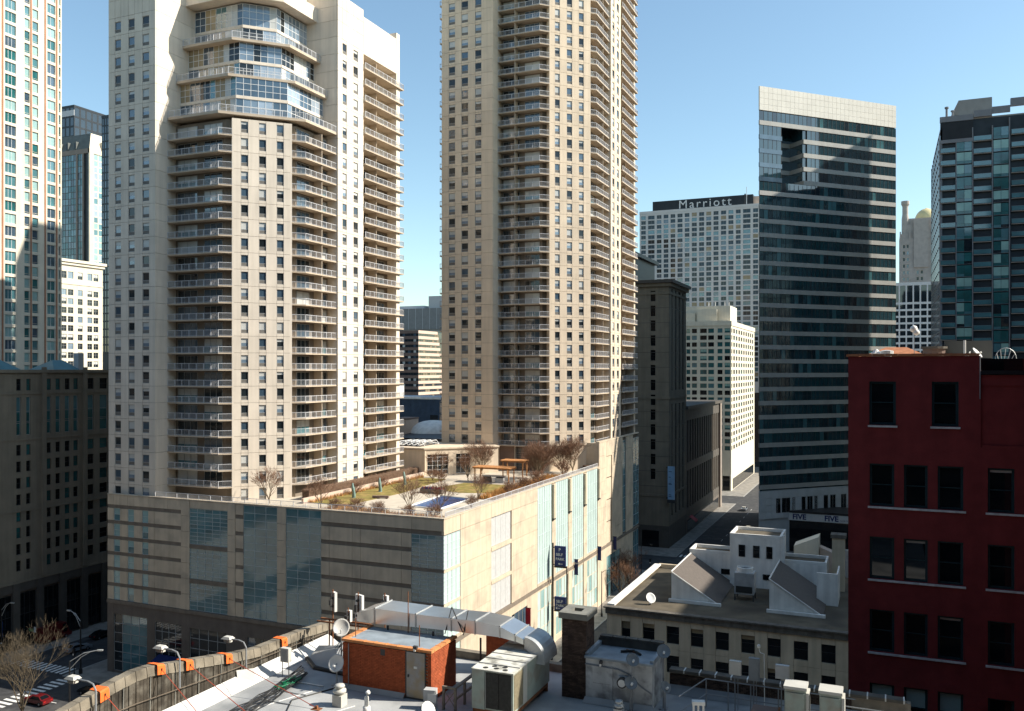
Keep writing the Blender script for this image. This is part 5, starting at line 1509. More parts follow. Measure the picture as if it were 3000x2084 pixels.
def sawtooth(x0, x1, y0, y1, zb, zt, lab):
    t = part('sawtooth_skylight', MB('stucco_white', 'shingle', 'coping_white').add(
        [(x0, y0, zb), (x1, y0, zb), (x0, y0, zt), (x0, y1, zb), (x1, y1, zb), (x0, y1, zt)], [(0, 1, 2), (5, 4, 3), (0, 2, 5, 3)], 0)
        .add([(x1, y0-.1, zb+.02), (x1, y1, zb+.02), (x0, y1, zt+.02), (x0, y0-.1, zt+.02)], [(0, 1, 2, 3)], 1)
        .tube([(x0, y0-.06, zt), (x1, y0-.06, zb)], .09, 5, 2).tube([(x0, y0-.05, zt+.03), (x0, y1, zt+.03)], .1, 5, 2).box(x0-.3, x1+.3, y0-.5, y0-.1, zb-.1, zb+.3, 2), TK)
sawtooth(-27.05, -20.6, 118.4, 131.3, 20.4, 24.35, '')
sawtooth(-14.05, -7.4, 118.2, 130.3, 20.4, 24.6, '')
st = MB('stucco_white', 'k_roof', 'coping_white')
st.prism([(-21.1, 130.3), (-13.8, 130.3), (-13.8, 136.5), (-21.1, 136.5)], 20.3, 27.6, 0, 1)
for a in ((-21.1, -13.8, 130.3, 130.6), (-21.1, -13.8, 136.2, 136.5), (-21.1, -20.8, 130.6, 136.2), (-14.1, -13.8, 130.6, 136.2)): st.box(*a, 27.6, 28.05, 2)
st.prism([(-27.3, 131.6), (-21.12, 131.6), (-21.12, 136), (-27.3, 136)], 20.3, 24.5, 0, 1)
for a in ((-27.3, -21.12, 131.6, 131.9), (-27.3, -21.12, 135.7, 136.0), (-27.3, -27.0, 131.9, 135.7)): st.box(*a, 24.5, 24.98, 2)
st.prism([(-13.78, 131.0), (-7.7, 131.0), (-7.7, 136), (-13.78, 136)], 20.3, 24.2, 0, 1)
for a in ((-13.78, -7.7, 131.0, 131.3), (-13.78, -7.7, 135.7, 136.0), (-8.0, -7.7, 131.3, 135.7)): st.box(*a, 24.2, 24.65, 2)
st.box(-13.75, -13.3, 130.1, 130.4, 20.3, 28.2, 2)
stp = part('stair_tower', st, TK)
for (a, b_) in ((-19.83, -18.9), (-17.78, -16.86), (-15.91, -15.05)):
    part('window', win(b_-a, 1.75, 'glass_black', 'frame_dark', mid=.5), stp, (a, 130.22, 24.7))
for (a, b_) in ((-22.6, -21.2), (-16.4, -14.9)): part('window', win(b_-a, .8, 'glass_black', 'frame_dark'), stp, (a, 130.2 if a > -21 else 131.52, 21.6))

ch_ = thing('chimney_stack', 'square stone chimney stack behind the right skylight next to the red wall', 'chimney', (-6.3, 134, 20))
part('shaft', MB('k_stone').box(-7.1, -5.4, 133, 134.7, 20.3, 27.9), ch_)
part('cap', MB('k_cornice').box(-7.3, -5.2, 132.8, 134.9, 27.9, 28.4), ch_)
solo('roof_screen', MB('stucco_white').box(-8.6, -5.9, 124.4, 124.7, 20.3, 24.6).box(-6.1, -5.9, 124.7, 130, 20.3, 24.6), 'white rooftop screen wall beside the red building', 'wall')
KA = thing('cooling_unit', 'white boxy cooling unit with a round fan on the beige building roof', 'air conditioner', (-17.9, 122.9, 20.4))
part('casing', MB('galv_dull', 'coil').box(-19.2, -16.6, 122.3, 124.6, 21.2, 24.1).box(-19.0, -16.8, 122.25, 122.31, 21.4, 22.3, 1), KA)
part('frame_legs', MB('frame_dark').box(-19.2, -19.05, 122.3, 122.45, 20.3, 21.2).box(-16.75, -16.6, 122.3, 122.45, 20.3, 21.2).box(-19.2, -19.05, 124.4, 124.55, 20.3, 21.2).box(-16.75, -16.6, 124.4, 124.55, 20.3, 21.2), KA)
part('fan_ring', MB('plastic_white', 'coil').lathe([(1.05, 24.1), (1.1, 24.75), (1.0, 24.8), (.95, 24.5)], -17.9, 123.45, 20).lathe([(.9, 24.45), (.9, 24.5)], -17.9, 123.45, 16, 1), KA)

LB = thing('low_annex', 'low annex with pale roof edges behind the beige corner building', 'building', (0, 152, 0))
part('wall', MB('stucco_white', 'k_roof').prism([(-13.4, 138.2), (20, 138.2), (20, 168), (-13.4, 168)], 0, 18.6, 0, 1), LB)
def hut(vs, m, nm='roof_hut'):
    part(nm, MB(m).add(vs, [(0, 1, 2, 3), (1, 5, 6, 2), (3, 2, 6, 7), (4, 7, 6, 5), (0, 3, 7, 4)]), LB)
hut([(-13.0, 140, 18.6), (-9.4, 140, 18.6), (-9.4, 140, 26.6), (-13.0, 140, 25.0), (-13.0, 143.5, 18.6), (-9.4, 143.5, 18.6), (-9.4, 143.5, 26.6), (-13.0, 143.5, 25.0)], 'cream_white')
hut([(-9.3, 141, 18.6), (-7.5, 141, 18.6), (-7.5, 141, 24.2), (-9.3, 141, 24.9), (-9.3, 143, 18.6), (-7.5, 143, 18.6), (-7.5, 143, 24.2), (-9.3, 143, 24.9)], 'pink_stone', 'brick_hutch')
part('cooling_box', MB('coping_white', 'coil').box(-13.0, -11.7, 138.5, 139.5, 18.6, 23.4), LB)
part('cooling_box', MB('cream_white').box(-11.4, -10.3, 138.6, 139.5, 18.6, 23.5), LB)
part('roof_screen', MB('galv_dull').box(-7.2, 2, 150, 150.6, 18.6, 23.0), LB)
part('roof_kerb', MB('coping_white').box(-13.4, -13.0, 138.2, 168, 18.6, 19.3).box(-13.0, 20, 167.6, 168, 18.6, 19.3), LB)
# ------------------------------------------------------------------ satellite dishes and other rooftop kit
def dish(x, y, z, d, az, el, m, lab, mast=.8, group=None, arm=True, sc=1.0):
    t = thing('satellite_dish', lab, 'satellite dish', (x, y, z), group)
    prof = [(0.001, 0)] + [(d/2*k/6, .16*d*(k/6)**2) for k in range(1, 7)]
    b = MB(m); n = 20; base = 0
    for r, h in prof:
        for k in range(n): b.v.append((r*math.cos(2*PI*k/n), r*math.sin(2*PI*k/n)*1.08, h))
    for i in range(len(prof)-1):
        for k in range(n):
            k2 = (k+1) % n
            b.f.append((i*n+k, i*n+k2, (i+1)*n+k2, (i+1)*n+k)); b.m.append(0)
    off = len(b.v)
    for r, h in prof:
        for k in range(n): b.v.append((r*math.cos(2*PI*k/n), r*math.sin(2*PI*k/n)*1.08, h-.02))
    for i in range(len(prof)-1):
        for k in range(n):
            k2 = (k+1) % n
            b.f.append((off+i*n+k, off+(i+1)*n+k, off+(i+1)*n+k2, off+i*n+k2)); b.m.append(0)
    e1 = (len(prof)-1)*n
    for k in range(n): b.f.append((e1+k, e1+(k+1) % n, off+e1+(k+1) % n, off+e1+k)); b.m.append(0)
    D_ = Vector((math.cos(az)*math.cos(el), math.sin(az)*math.cos(el), math.sin(el)))
    mw = Matrix.Translation((x, y, z+mast)) @ D_.to_track_quat('Z', 'Y').to_matrix().to_4x4()
    link('reflector', b.mesh('reflector', True), t, mw)
    part('mast', MB('pipe_grey').tube([(0, 0, 0), (0, 0, mast)], .035, 6).box(-.18, .18, -.18, .18, 0, .05), t, (x, y, z))
    lnb = Vector((x, y, z+mast)) + D_*d*.55 + Vector((0, 0, -d*.22))
    part('feed_arm', MB('pipe_grey', 'plastic_white').tube([tuple(Vector((x, y, z+mast)) + Vector((0, 0, -d*.5))), tuple(lnb)], .018, 5).tube([tuple(lnb), tuple(lnb-D_*.14)], .05, 8, 1), t)
    return t
dish(-29.3, 115.6, 20.35, 1.35, R(-50), R(35), 'plastic_white', 'white oval dish standing on the beige building roof at its left corner', .75)

# ------------------------------------------------------------------ red building on the right
TE = thing('red_building', 'dark red painted brick building filling the right edge', 'building', (4, 55, 0))
yr = 51.2
part('core_wall', MB('glass_black', 'roof_deck').prism([(-1.85, yr+.45), (24, yr+.45), (24, 80), (-1.85, 80)], 0, 52.6, 0, 1), TE)
WP = Pieces(TE, 'window')
rw = lambda w, h: pick((3, win(w, h, 'glass_black', 'win_frame_teal', mid=.5, fw=.11)), (1, win(w, h, 'glass_black', 'win_frame_teal', mid=.5, fw=.11, blind=.06, blind_mat='antenna_grey')))
o = (-1.9, yr)
trip = [(1.09, 2.32), (2.79, 3.95), (4.42, 5.64), (6.76, 7.98), (8.6, 9.8)]
rws = [(44.63, 46.93), (40.68, 42.96), (36.72, 39.01), (32.8, 35.0), (28.8, 31.1), (24.8, 27.1)]
b = MB('red_paint')
ze = [20.0] + [e for r in sorted(rws) for e in r] + [48.0]
ed = [0] + [e for c in trip for e in c] + [14]
for j in range(0, len(ed)-1, 2): b.box(ed[j], ed[j+1], 0, .4, 20, 48)
for c in trip:
    for j in range(0, len(ze)-1, 2): b.box(c[0], c[1], .0, .4, ze[j], ze[j+1])
up_ = [(1.07, 2.40), (4.14, 5.42)]
ed = [0, 1.07, 2.40, 4.14, 5.42, 6.44]
for j in range(0, 6, 2): b.box(ed[j], ed[j+1], 0, .4, 48, 52.75)
for c in up_: b.box(c[0], c[1], 0, .4, 48, 49.03); b.box(c[0], c[1], 0, .4, 51.39, 52.75)
b.box(6.44, 14, .10, .4, 48, 51.75); b.box(6.5, 14, 0, .1, 48, 48.1)
b.box(6.44, 14, .04, .12, 51.2, 51.75)
part('wall', b, TE, (o[0], o[1], 0))
part('wall', MB('red_paint').box(-1.9, -1.5, yr+.41, 80, 0, 52.75), TE)
part('wall', MB('red_paint').box(-1.9, 12.1, yr, yr+.4, 0, 20), TE)
part('shade_wall', MB('red_paint', 'roof_deck').prism([(6.55, 43.3), (8.2, 43.3), (8.2, yr-.01), (6.55, yr-.01)], 0, 56.5, 0, 1), TE)  # unseen thin wall added out of view to shade the near roof
rr_ = random.Random(12)
for c in up_: WP.add(win(c[1]-c[0], 2.36, 'glass_black', 'win_frame_teal', mid=.52, fw=.13), fpt(o, 0, c[0], -.16, 49.03), 0, 30)
for r in rws:
    for c in trip:
        bl = (r[0] < 33 and c[0] < 5)
        WP.add(win(c[1]-c[0], r[1]-r[0], 'glass_black', 'win_frame_teal', mid=.5, fw=.12, blind=.5 if bl else (.06 if rr_.random() < .3 else 0), blind_mat='glass_teal_light' if bl else 'antenna_grey'), fpt(o, 0, c[0], -.18, r[0]), 0, 30)
WP.flush()
SLP = Pieces(TE, 'window_sill')
for c in up_: SLP.add(bx(c[1]-c[0]+.14, .3, .10, 'sill_white'), fpt(o, 0, c[0]-.07, .09, 48.91), 0, 5)
for r in rws:
    SLP.add(bx(4.75, .3, .10, 'sill_white'), fpt(o, 0, 1.0, .09, r[0]-.12), 0, 9)
    SLP.add(bx(3.3, .3, .10, 'sill_white'), fpt(o, 0, 6.66, .09, r[0]-.12), 0, 9)
SLP.flush()
CPT = Pieces(TE, 'coping_tile')
for i in range(10): CPT.add(bx(.63, .62, .12, 'clay_tile'), (-1.97+i*.645, yr-.09, 52.76+(.008 if i % 2 else 0)), 0, 1)
for i in range(40): CPT.add(bx(.5, .62, .1, 'clay_tile'), (-1.4, yr+.55+i*.66, 52.76), PI/2, .6)
CPT.flush()
cb2 = MB('black_metal', 'pipe_grey'); cb2.box(4.56, 12.1, yr-.1, yr+.5, 51.78, 51.98); cb2.tube([(4.5, yr-.08, 52.7), (4.5, yr-.08, 50.5)], .03, 6, 1)
part('roof_edge', cb2, TE)
hp = MB('clay_tile')
hp.add([(-1.2, 57.5, 52.9), (2.2, 57.5, 52.9), (2.2, 62, 52.9), (-1.2, 62, 52.9), (.0, 59, 53.42), (1.2, 59, 53.42), (.0, 60.5, 53.42), (1.2, 60.5, 53.42)], [(0, 1, 5, 4), (1, 2, 7, 5), (2, 3, 6, 7), (3, 0, 4, 6), (4, 5, 7, 6)])
solo('hip_roof', hp, 'small orange clay hip roof on top of the red building', 'roof')
solo('roof_vent', MB('plastic_white').lathe([(.22, 0), (.22, .25), (.3, .3), (.05, .55)], n=10), 'small white pointed roof vent at the left end of the red roof', 'vent', (-.5, 53.6, 52.65))
solo('roof_vent', MB('antenna_grey').lathe([(.25, 0), (.25, .28), (.36, .32), (.36, .5), (.1, .55)], n=12), 'round grey roof vent left of the hip roof centre', 'vent', (.05, 54.0, 52.6))
gm_ = thing('globe_mast', 'white twin globe aerial on a thin mast above the red roof', 'antenna', (1.5, 54, 52.6))
part('mast', MB('pipe_grey').tube([(1.47, 54, 52.6), (1.47, 54, 54.2)], .018, 6), gm_)
part('globe', MB('lamp_globe').lathe([(.02, 54.1), (.17, 54.2), (.2, 54.33), (.15, 54.47), (.02, 54.53)], 1.45, 54, 12), gm_, smooth=True)
part('globe', MB('lamp_globe').lathe([(.02, 53.95), (.15, 54.02), (.18, 54.13), (.12, 54.25), (.02, 54.3)], 1.58, 53.95, 12), gm_, smooth=True)
solo('roof_tank', MB('brown_stone', 'k_cornice').lathe([(.62, 0), (.62, .55)], n=14).lathe([(.72, .55), (.72, .68)], n=14, m=1), 'squat dark round tank on the red roof', 'tank', (2.6, 56.5, 52.7))
solo('roof_wall', MB('slate').box(-.05, 2.4, 0, .3, 0, 1.0), 'dark slate rooftop wall right of the round tank', 'wall', (3.2, 56.5, 52.7))
solo('roof_pipe', MB('plastic_white').tube([(0, 0, 0), (0, 0, 1.05)], .06, 8), 'thin white pipe standing on the red roof', 'pipe', (4.0, 54.0, 52.6))
dish(4.5, 53.3, 52.6, .62, R(-20), R(40), 'plastic_white', 'white dish at the right end of the red coping', .3)
dish(4.18, 53.6, 52.6, .40, R(170), R(30), 'dish_grey', 'small pale dish beside the larger one on the red roof', .22)
sa = thing('loop_aerial', 'skeletal metal aerial frame on the low part of the red roof', 'antenna', (6.0, 53.2, 51.9))
fb = MB('galv_dull')
for k in range(7):
    a = k/6*PI
    fb.tube([(5.9+.5*math.cos(a), 53.2, 52.6+.6*math.sin(a)), (5.75, 53.2, 51.8)], .012, 4)
fb.tube([(5.9+.5*math.cos(k/8*PI), 53.2, 52.6+.6*math.sin(k/8*PI)) for k in range(9)], .014, 4)
for dx in (-.25, .25): fb.tube([(5.8, 53.2, 52.5), (5.8+dx, 53.0, 51.7)], .02, 4)
part('frame', fb, sa)
solo('roof_drum', MB('plastic_white').lathe([(.3, 0), (.3, .3), (.26, .36), (.05, .38)], n=14), 'white drum on the low right end of the red roof', 'tank', (6.35, 52.6, 51.9))

# ------------------------------------------------------------------ foreground roof
ZR = 36.5
TFG = thing('roof_building', 'near building whose pale flat roof and stone parapet fill the lower edge', 'building', (-12, 32, 0))
part('wall', MB('brick_brown', 'membrane').prism([(-29.2, 14), (3.0, 14), (3.0, 42.2), (-29.2, 42.2)], 0, ZR, 0, 1), TFG)
# uneven roof membrane seams
sm = MB('membrane_white')
for (a, b_) in (((-28.4, 27), (-25.2, 35.4)), ((-27, 24), (-22.5, 34.0)), ((-24.6, 24), (-20.5, 33.5))):
    sm.tube([(a[0], a[1], ZR+.005), (b_[0], b_[1], ZR+.005)], .025, 4)
part('membrane_seam', sm, TFG)
PB = Pieces(TFG, 'coping_block', 120); BB = Pieces(TFG, 'parapet_board', 280)
prof = [(23.0, 38.55), (24.5, 38.80), (26.2, 39.05), (27.6, 39.2), (28.6, 39.15), (30.0, 38.85), (31.95, 38.5), (33.8, 38.12), (35.6, 37.86), (38.8, 37.8), (42.3, 37.52)]
def ztop(y):
    for (a, za), (b_, zb) in zip(prof[:-1], prof[1:]):
        if a <= y <= b_: return za + (zb-za)*(y-a)/(b_-a)
    return prof[0][1]
yy = 23.2
rp = random.Random(21)
while yy < 42.0:
    L = rp.uniform(.52, .62)
    z = ztop(yy); z2 = ztop(min(yy+L, 42.3)); hb_ = .42
    b = MB('parapet_stone')
    x0, x1 = -29.72, -29.22
    L2 = L-.03
    b.add([(x0, yy, z-hb_), (x1, yy, z-hb_), (x1, yy+L2, z2-hb_), (x0, yy+L2, z2-hb_), (x0, yy, z), (x1-.06, yy, z+.01), (x1-.06, yy+L2, z2+.01), (x0, yy+L2, z2)],
          [(0, 3, 2, 1), (4, 5, 6, 7), (0, 1, 5, 4), (1, 2, 6, 5), (2, 3, 7, 6), (3, 0, 4, 7)])
    PB.add(b, (0, 0, rp.uniform(-.012, .012)), 0, 1)
    n = 3
    for k in range(n):
        ya = yy + L*k/n; zt = ztop(ya)-hb_-.02
        d = rp.uniform(0, .05)
        BB.add(MB('parapet_board').box(-29.6, -29.3+d, ya+.01, ya+L/n-.01, ZR+.02, zt), (0, 0, 0), 0, 1)
    yy += L
for it in (PB, BB):
    it.items = [(m, l, r, 50.0 if True else w, t) for (m, l, r, w, t) in it.items]
    it.flush()
part('parapet_core', MB('mortar_dark').box(-29.65, -29.5, 23, 42.2, ZR-2, ZR+.6), TFG)
ww = MB('cap_stone')
for k in range(13):
    y = 24.0 + k*1.45
    ww.tube([(-29.24, y, ZR+.1), (-29.23, y+.05, ztop(y)-.45), (-29.2, y+.02, ztop(y)-.38)], .028, 5)
part('drip_streak', ww, TFG)
part('rail_pipe', MB('pipe_brown').tube([(-29.1, 23.0, 38.0), (-29.1, 27.5, 37.9), (-29.1, 33, 37.5), (-29.1, 41.0, 37.15)], .02, 5), TFG)
part('base_flashing', MB('membrane_white').add([(-29.25, 22, ZR+.55), (-29.25, 41.5, ZR+.45), (-28.55, 41.5, ZR+.012), (-28.65, 22, ZR+.012)], [(0, 3, 2, 1)]), TFG)
part('far_parapet', MB('parapet_stone', 'membrane').box(-29.7, -24.8, 41.9, 42.4, ZR, ZR+.75).box(-24.79, -15.2, 41.9, 42.3, ZR, ZR+.4), TFG)
# lower stepped wall and pavement level canopy at the near left end
part('end_wall', MB('parapet_stone').box(-33.5, -29.73, 22.6, 23.15, 30, 38.3), TFG)
# orange fabric covers over the coping
def tarp(y, lab):
    z = ztop(y)
    b = MB('orange_tarp', 'cable_black')
    pts = [(-29.85, z-.25), (-29.76, z+.035), (-29.18, z+.045), (-29.12, z-.02), (-29.10, z-.40)]
    for i in range(len(pts)-1):
        (xa, za), (xb, zb) = pts[i], pts[i+1]
        w0 = .34 + .03*i; w1 = .34+.03*(i+1)
        b.add([(xa, y-w0/2, za+(ztop(y-w0/2)-z)), (xb, y-w1/2, zb+(ztop(y-w1/2)-z)), (xb, y+w1/2, zb+(ztop(y+w1/2)-z)), (xa, y+w0/2, za+(ztop(y+w0/2)-z))], [(0, 1, 2, 3)])
    b.box(-29.10, -29.07, y-.02, y+.02, z-.22, z-.12, 1)
    solo('orange_cover', b, lab, 'cover', group='orange covers over the parapet coping')
for y, lab in ((25.9, 'orange fabric cover on the parapet nearest the lower left corner'), (28.9, 'orange fabric cover on the parapet second from the left'),
               (30.6, 'orange fabric cover on the parapet third from the left'), (33.2, 'orange fabric cover in the middle of the parapet by the second floodlight'), (37.4, 'orange fabric cover nearest the brick hut')):
    tarp(y, lab)
for i, (y, x2, y2, lab) in enumerate(((25.9, -26.6, 26.3, 'rust red guy wire running down from the leftmost orange cover'), (28.9, -25.6, 28.6, 'rust red guy wire from the second orange cover'),
                        (30.6, -25.2, 30.6, 'rust red guy wire from the third orange cover'), (33.2, -23.9, 33.0, 'rust red guy wire to the anchor plate on the white roof'))):
    b = MB('red_wire', 'rust')
    b.tube([(-29.08, y, ztop(y)-.2), (x2, y2, ZR+.05)], .018, 5)
    b.box(x2-.22, x2+.22, y2-.16, y2+.16, ZR+.01, ZR+.03, 1); b.box(x2-.05, x2+.05, y2-.05, y2+.05, ZR, ZR+.16, 1)
    solo('guy_wire', b, lab, 'wire', group='guy wires anchored to the roof')
def floodlight(y, lab, reach=1.0):
    z = ztop(y)
    t = thing('floodlight', lab, 'floodlight', (-29.1, y, ZR), 'floodlights leaning over the parapet')
    part('pole', MB('pipe_grey').tube([(-29.05, y, z-1.1), (-29.05, y, z+.25), (-29.2, y, z+.48), (-29.5, y, z+.55), (-29.5-reach, y-.02, z+.55)], .04, 7), t)
    part('lamp_head', MB('cabinet', 'lamp_globe').add([(-29.5-reach-.42, y-.2, z+.55), (-29.5-reach+.15, y-.2, z+.55), (-29.5-reach+.15, y+.2, z+.55), (-29.5-reach-.42, y+.2, z+.55), (-29.5-reach-.3, y-.13, z+.66), (-29.5-reach+.05, y-.13, z+.66), (-29.5-reach+.05, y+.13, z+.66), (-29.5-reach-.3, y+.13, z+.66)],
         [(0, 3, 2, 1), (4, 5, 6, 7), (0, 1, 5, 4), (1, 2, 6, 5), (2, 3, 7, 6), (3, 0, 4, 7)]).box(-29.5-reach-.3, -29.5-reach+.05, y-.12, y+.12, z+.38, z+.55), t)
floodlight(25.4, 'pale floodlight on a bent pole at the far left end of the parapet', .7)
floodlight(29.9, 'floodlight on a bent pole between the second and third orange covers', .55)
floodlight(34.3, 'floodlight on a bent pole over the middle of the parapet', .55)

# cables and boxes on the roof
rc = random.Random(33)
cb_ = MB('cable_black', 'cable_green')
for k in range(9):
    off = (k-4)*.15
    pts = []
    for i in range(14):
        t = i/13
        x = -26.4 - 1.2*t + 1.5*math.sin(t*2.2)*.3 + off*math.cos(.6); y = 27.6 + 9.0*t - off*.7
        pts.append((x + .07*math.sin(i*.9+k*1.7) + rc.uniform(-.04, .04), y, ZR + .05 + .16*abs(math.sin(i*1.1+k*.4)) + rc.uniform(0, .05)))
    cb_.tube(pts, .03, 6, 0)
for k in range(10):
    pts = [(-26.9 + rc.uniform(-.35, .35) , 34.0 + i*.22 + rc.uniform(-.1, .1), ZR+.12+rc.uniform(0, .14)) for i in range(8)]
    cb_.tube(pts, .02, 5, 1)
solo('cable_bundle', cb_, 'thick bundle of black and green cables lying along the parapet', 'cables')
tb_ = MB('galv_dull')
for k in range(7): tb_.box(-27.4+.05*k, -25.6+.05*k, 27.9+k*1.25, 28.0+k*1.25, ZR+.0, ZR+.05)
solo('cable_tray', tb_, 'metal rungs of the cable tray under the cables', 'tray')
solo('black_cable', MB('cable_black').tube([(-24.4, 36.0, ZR+.03), (-25.6, 33.4, ZR+.03), (-24.6, 31.5, ZR+.03), (-25.6, 29.6, ZR+.03), (-25.0, 27.4, ZR+.03)], .03, 6), 'single black cable curving over the white roof', 'cable')
solo('black_hose', MB('cable_black').tube([(-28.5, 38.5, ZR+.06), (-27.2, 37.4, ZR+.06), (-25.0, 37.2, ZR+.07), (-24.5, 37.0, ZR+.2)], .12, 8), 'thick black hose lying in front of the parapet by the brick hut', 'hose')
mt = thing('meter_box', 'white meter box on legs beside the parapet', 'box', (-27.9, 35.9, ZR))
part('case', MB('cabinet', 'pipe_grey').box(-28.15, -27.65, 35.8, 36.05, ZR+.75, ZR+1.45).box(-28.1, -27.7, 35.77, 35.8, ZR+.8, ZR+1.4, 1), mt)
part('legs', MB('pipe_grey').tube([(-28.1, 35.9, ZR), (-28.1, 35.9, ZR+.78)], .025, 5).tube([(-27.7, 35.9, ZR), (-27.7, 35.9, ZR+.78)], .025, 5).tube([(-28.1, 35.9, ZR+.4), (-27.7, 35.9, ZR+.4)], .02, 5), mt)
solo('white_board', MB('membrane_white').add([(-29.1, 33.8, ZR+.12), (-28.6, 34.5, ZR+.05), (-28.75, 34.5, ZR+.75), (-29.22, 33.8, ZR+.8)], [(0, 1, 2, 3), (3, 2, 1, 0)]), 'white board leaning on the parapet', 'board')

# brick hut with terracotta coping
BH = thing('brick_hut', 'orange brick roof hut with a grey steel door and terracotta coping', 'hut', (-22, 37, ZR))
hx0, hx1, hy0, hy1, hz = -24.4, -19.48, 35.8, 38.3, 38.9
part('core_wall', MB('mortar', 'roof_blue').box(hx0+.06, hx1-.06, hy0+.06, hy1, ZR, hz-.12).box(hx0+.2, hx1-.2, hy0+.2, hy1-.05, hz-.12, hz-.06, 1), BH)
def bricks(T, o, ang, W, z0, z1, m, holes=(), limit=290, bw_=.205, bh_=.073, name='brick'):
    P_ = Pieces(T, name, limit)
    r = 0; z = z0
    bv = [MB(m).box(0, w, 0, .07, 0, bh_-.012) for w in (bw_-.012, bw_/2-.012)]
    while z + bh_ <= z1:
        u0 = 0.0 if r % 2 == 0 else -bw_/2
        while u0 < W-.02:
            a = max(u0, 0); e = min(u0+bw_, W)
            if e-a > .05 and not any(h[0]-.02 < (a+e)/2 < h[1]+.02 and h[2] < z+bh_/2 < h[3] for h in holes):
                full = e-a > bw_*.8
                P_.add(bv[0] if full else bv[1], fpt(o, ang, a+.006, random.uniform(-.004, .004), z+.006), ang, 1.0 + random.random())
            u0 += bw_
        z += bh_; r += 1
    P_.flush()
dh = (3.53, 4.61, ZR, ZR+2.25)
bricks(BH, (hx0, hy0), 0, hx1-hx0, ZR+.02, hz-.12, 'brick_orange', [dh])
bricks(BH, (hx1, hy0+.07), PI/2, hy1-hy0-.07, ZR+.02, hz-.12, 'brick_orange', [], 120, name='side_brick')
CT = Pieces(BH, 'coping_tile')
for i in range(8):
    CT.add(MB('coping_terracotta').box(0, .61, -.05, .2, 0, .11).box(.58, .65, -.065, .215, -.012, .125), (hx0-.03+i*.62, hy0, hz-.115), 0, 1)
for i in range(4):
    CT.add(MB('coping_terracotta').box(0, .58, -.05, .2, 0, .11).box(.56, .62, -.065, .215, -.012, .125), (hx1, hy0+.22+i*.56, hz-.11), PI/2, 1)
    CT.add(MB('coping_terracotta').box(0, .58, -.05, .2, 0, .11), (hx0+.15, hy0+.22+i*.56, hz-.11), PI/2, 1)
CT.flush()
dr = part('door', MB('door_grey', 'frame_dark').box(hx0+3.58, hx0+4.56, hy0-.0, hy0+.05, ZR+.08, ZR+2.2).box(hx0+3.5, hx0+4.64, hy0-.015, hy0+.0595, ZR, ZR+.08, 1).box(hx0+3.52, hx0+3.58, hy0-.01, hy0+.05, ZR+.08, ZR+2.25, 1).box(hx0+4.56, hx0+4.62, hy0-.01, hy0+.05, ZR+.08, ZR+2.25, 1).box(hx0+3.58, hx0+4.56, hy0-.01, hy0+.05, ZR+2.2, ZR+2.25, 1), BH)
part('handle', MB('frame_dark').box(hx0+3.66, hx0+3.72, hy0-.06, hy0, ZR+1.02, ZR+1.14), dr)
part('notice', MB('sill_white').box(hx0+3.98, hx0+4.16, hy0-.012, hy0-.002, ZR+1.45, ZR+1.56), dr)
part('wall_lamp', MB('frame_dark', 'lamp_globe').box(hx0+4.0, hx0+4.2, hy0-.14, hy0, ZR+2.42, ZR+2.55).box(hx0+4.02, hx0+4.12, hy0-.13, hy0-.03, ZR+2.30, ZR+2.42, 1), BH)
part('wall_vent', MB('frame_dark').box(hx0+2.15, hx0+2.4, hy0-.012, hy0+.02, ZR+1.85, ZR+2.15), BH)
part('wall_pipe', MB('pipe_grey').tube([(hx0+.38, hy0-.06, ZR), (hx0+.38, hy0-.06, ZR+2.2)], .025, 6), BH)
part('base_flashing', MB('membrane').add([(hx0-.1, hy0-.2, ZR+.015), (hx0+3.5, hy0-.2, ZR+.015), (hx0+3.5, hy0-.01, ZR+.22), (hx0-.02, hy0-.01, ZR+.22)], [(0, 1, 2, 3)]), BH)
for i, (x, y, h, lab) in enumerate(((hx0+.35, hy0+.6, .95, ''), (hx0+4.0, hy0+.5, 1.05, ''), (hx0+2.4, hy1-.3, 2.1, ''))):
    part('roof_rod', MB('rust').tube([(x, y, hz-.1), (x, y, hz-.1+h)], .022, 6), BH)
# galvanised duct
DU = thing('air_duct', 'large shiny galvanised air duct crossing above the brick hut to the cooling unit', 'duct', (-19, 39, 39))
y0, y1 = 38.05, 39.75
path = [(-25.05, 39.05, 39.5), (-24.0, 39.05, 39.83), (-21.6, 39.15, 39.80), (-19.6, 39.2, 39.80), (-18.3, 39.2, 39.83), (-17.0, 39.2, 39.72), (-16.2, 39.1, 39.42), (-15.75, 39.0, 39.25)]
for i in range(len(path)-1):
    (xa, ba, ta), (xb, bb, tb2) = path[i], path[i+1]
    xb -= .015
    fy = 0.0
    b = MB('galv')
    b.add([(xa, y0, ba), (xb, y0, bb), (xb, y1, bb), (xa, y1, ba), (xa, y0, ta), (xb, y0, tb2), (xb, y1, tb2), (xa, y1, ta)],
          [(0, 3, 2, 1), (4, 5, 6, 7), (0, 1, 5, 4), (1, 2, 6, 5), (2, 3, 7, 6), (3, 0, 4, 7)])
    part('duct_section', b, DU)
    if i: part('flange', MB('galv_dull').box(xa-.03, xa+.03, y0-.035, y0, ba-.02, ta+.035).box(xa-.03, xa+.03, y0-.035, y1+.03, ta, ta+.035), DU)
bend = MB('galv_dull'); n = 8; ring = []
for i in range(n+1):
    a = PI/2*i/n
    cx, cz = -15.72, 38.3
    r0, r1 = .5, 1.15
    ring.append([(cx+math.sin(a)*r1, y0-.35*i/n, cz+math.cos(a)*r1*.92), (cx+math.sin(a)*r1, y1-.35*i/n, cz+math.cos(a)*r1*.92), (cx+math.sin(a)*r0, y1-.35*i/n, cz+math.cos(a)*r0), (cx+math.sin(a)*r0, y0-.35*i/n, cz+math.cos(a)*r0)])
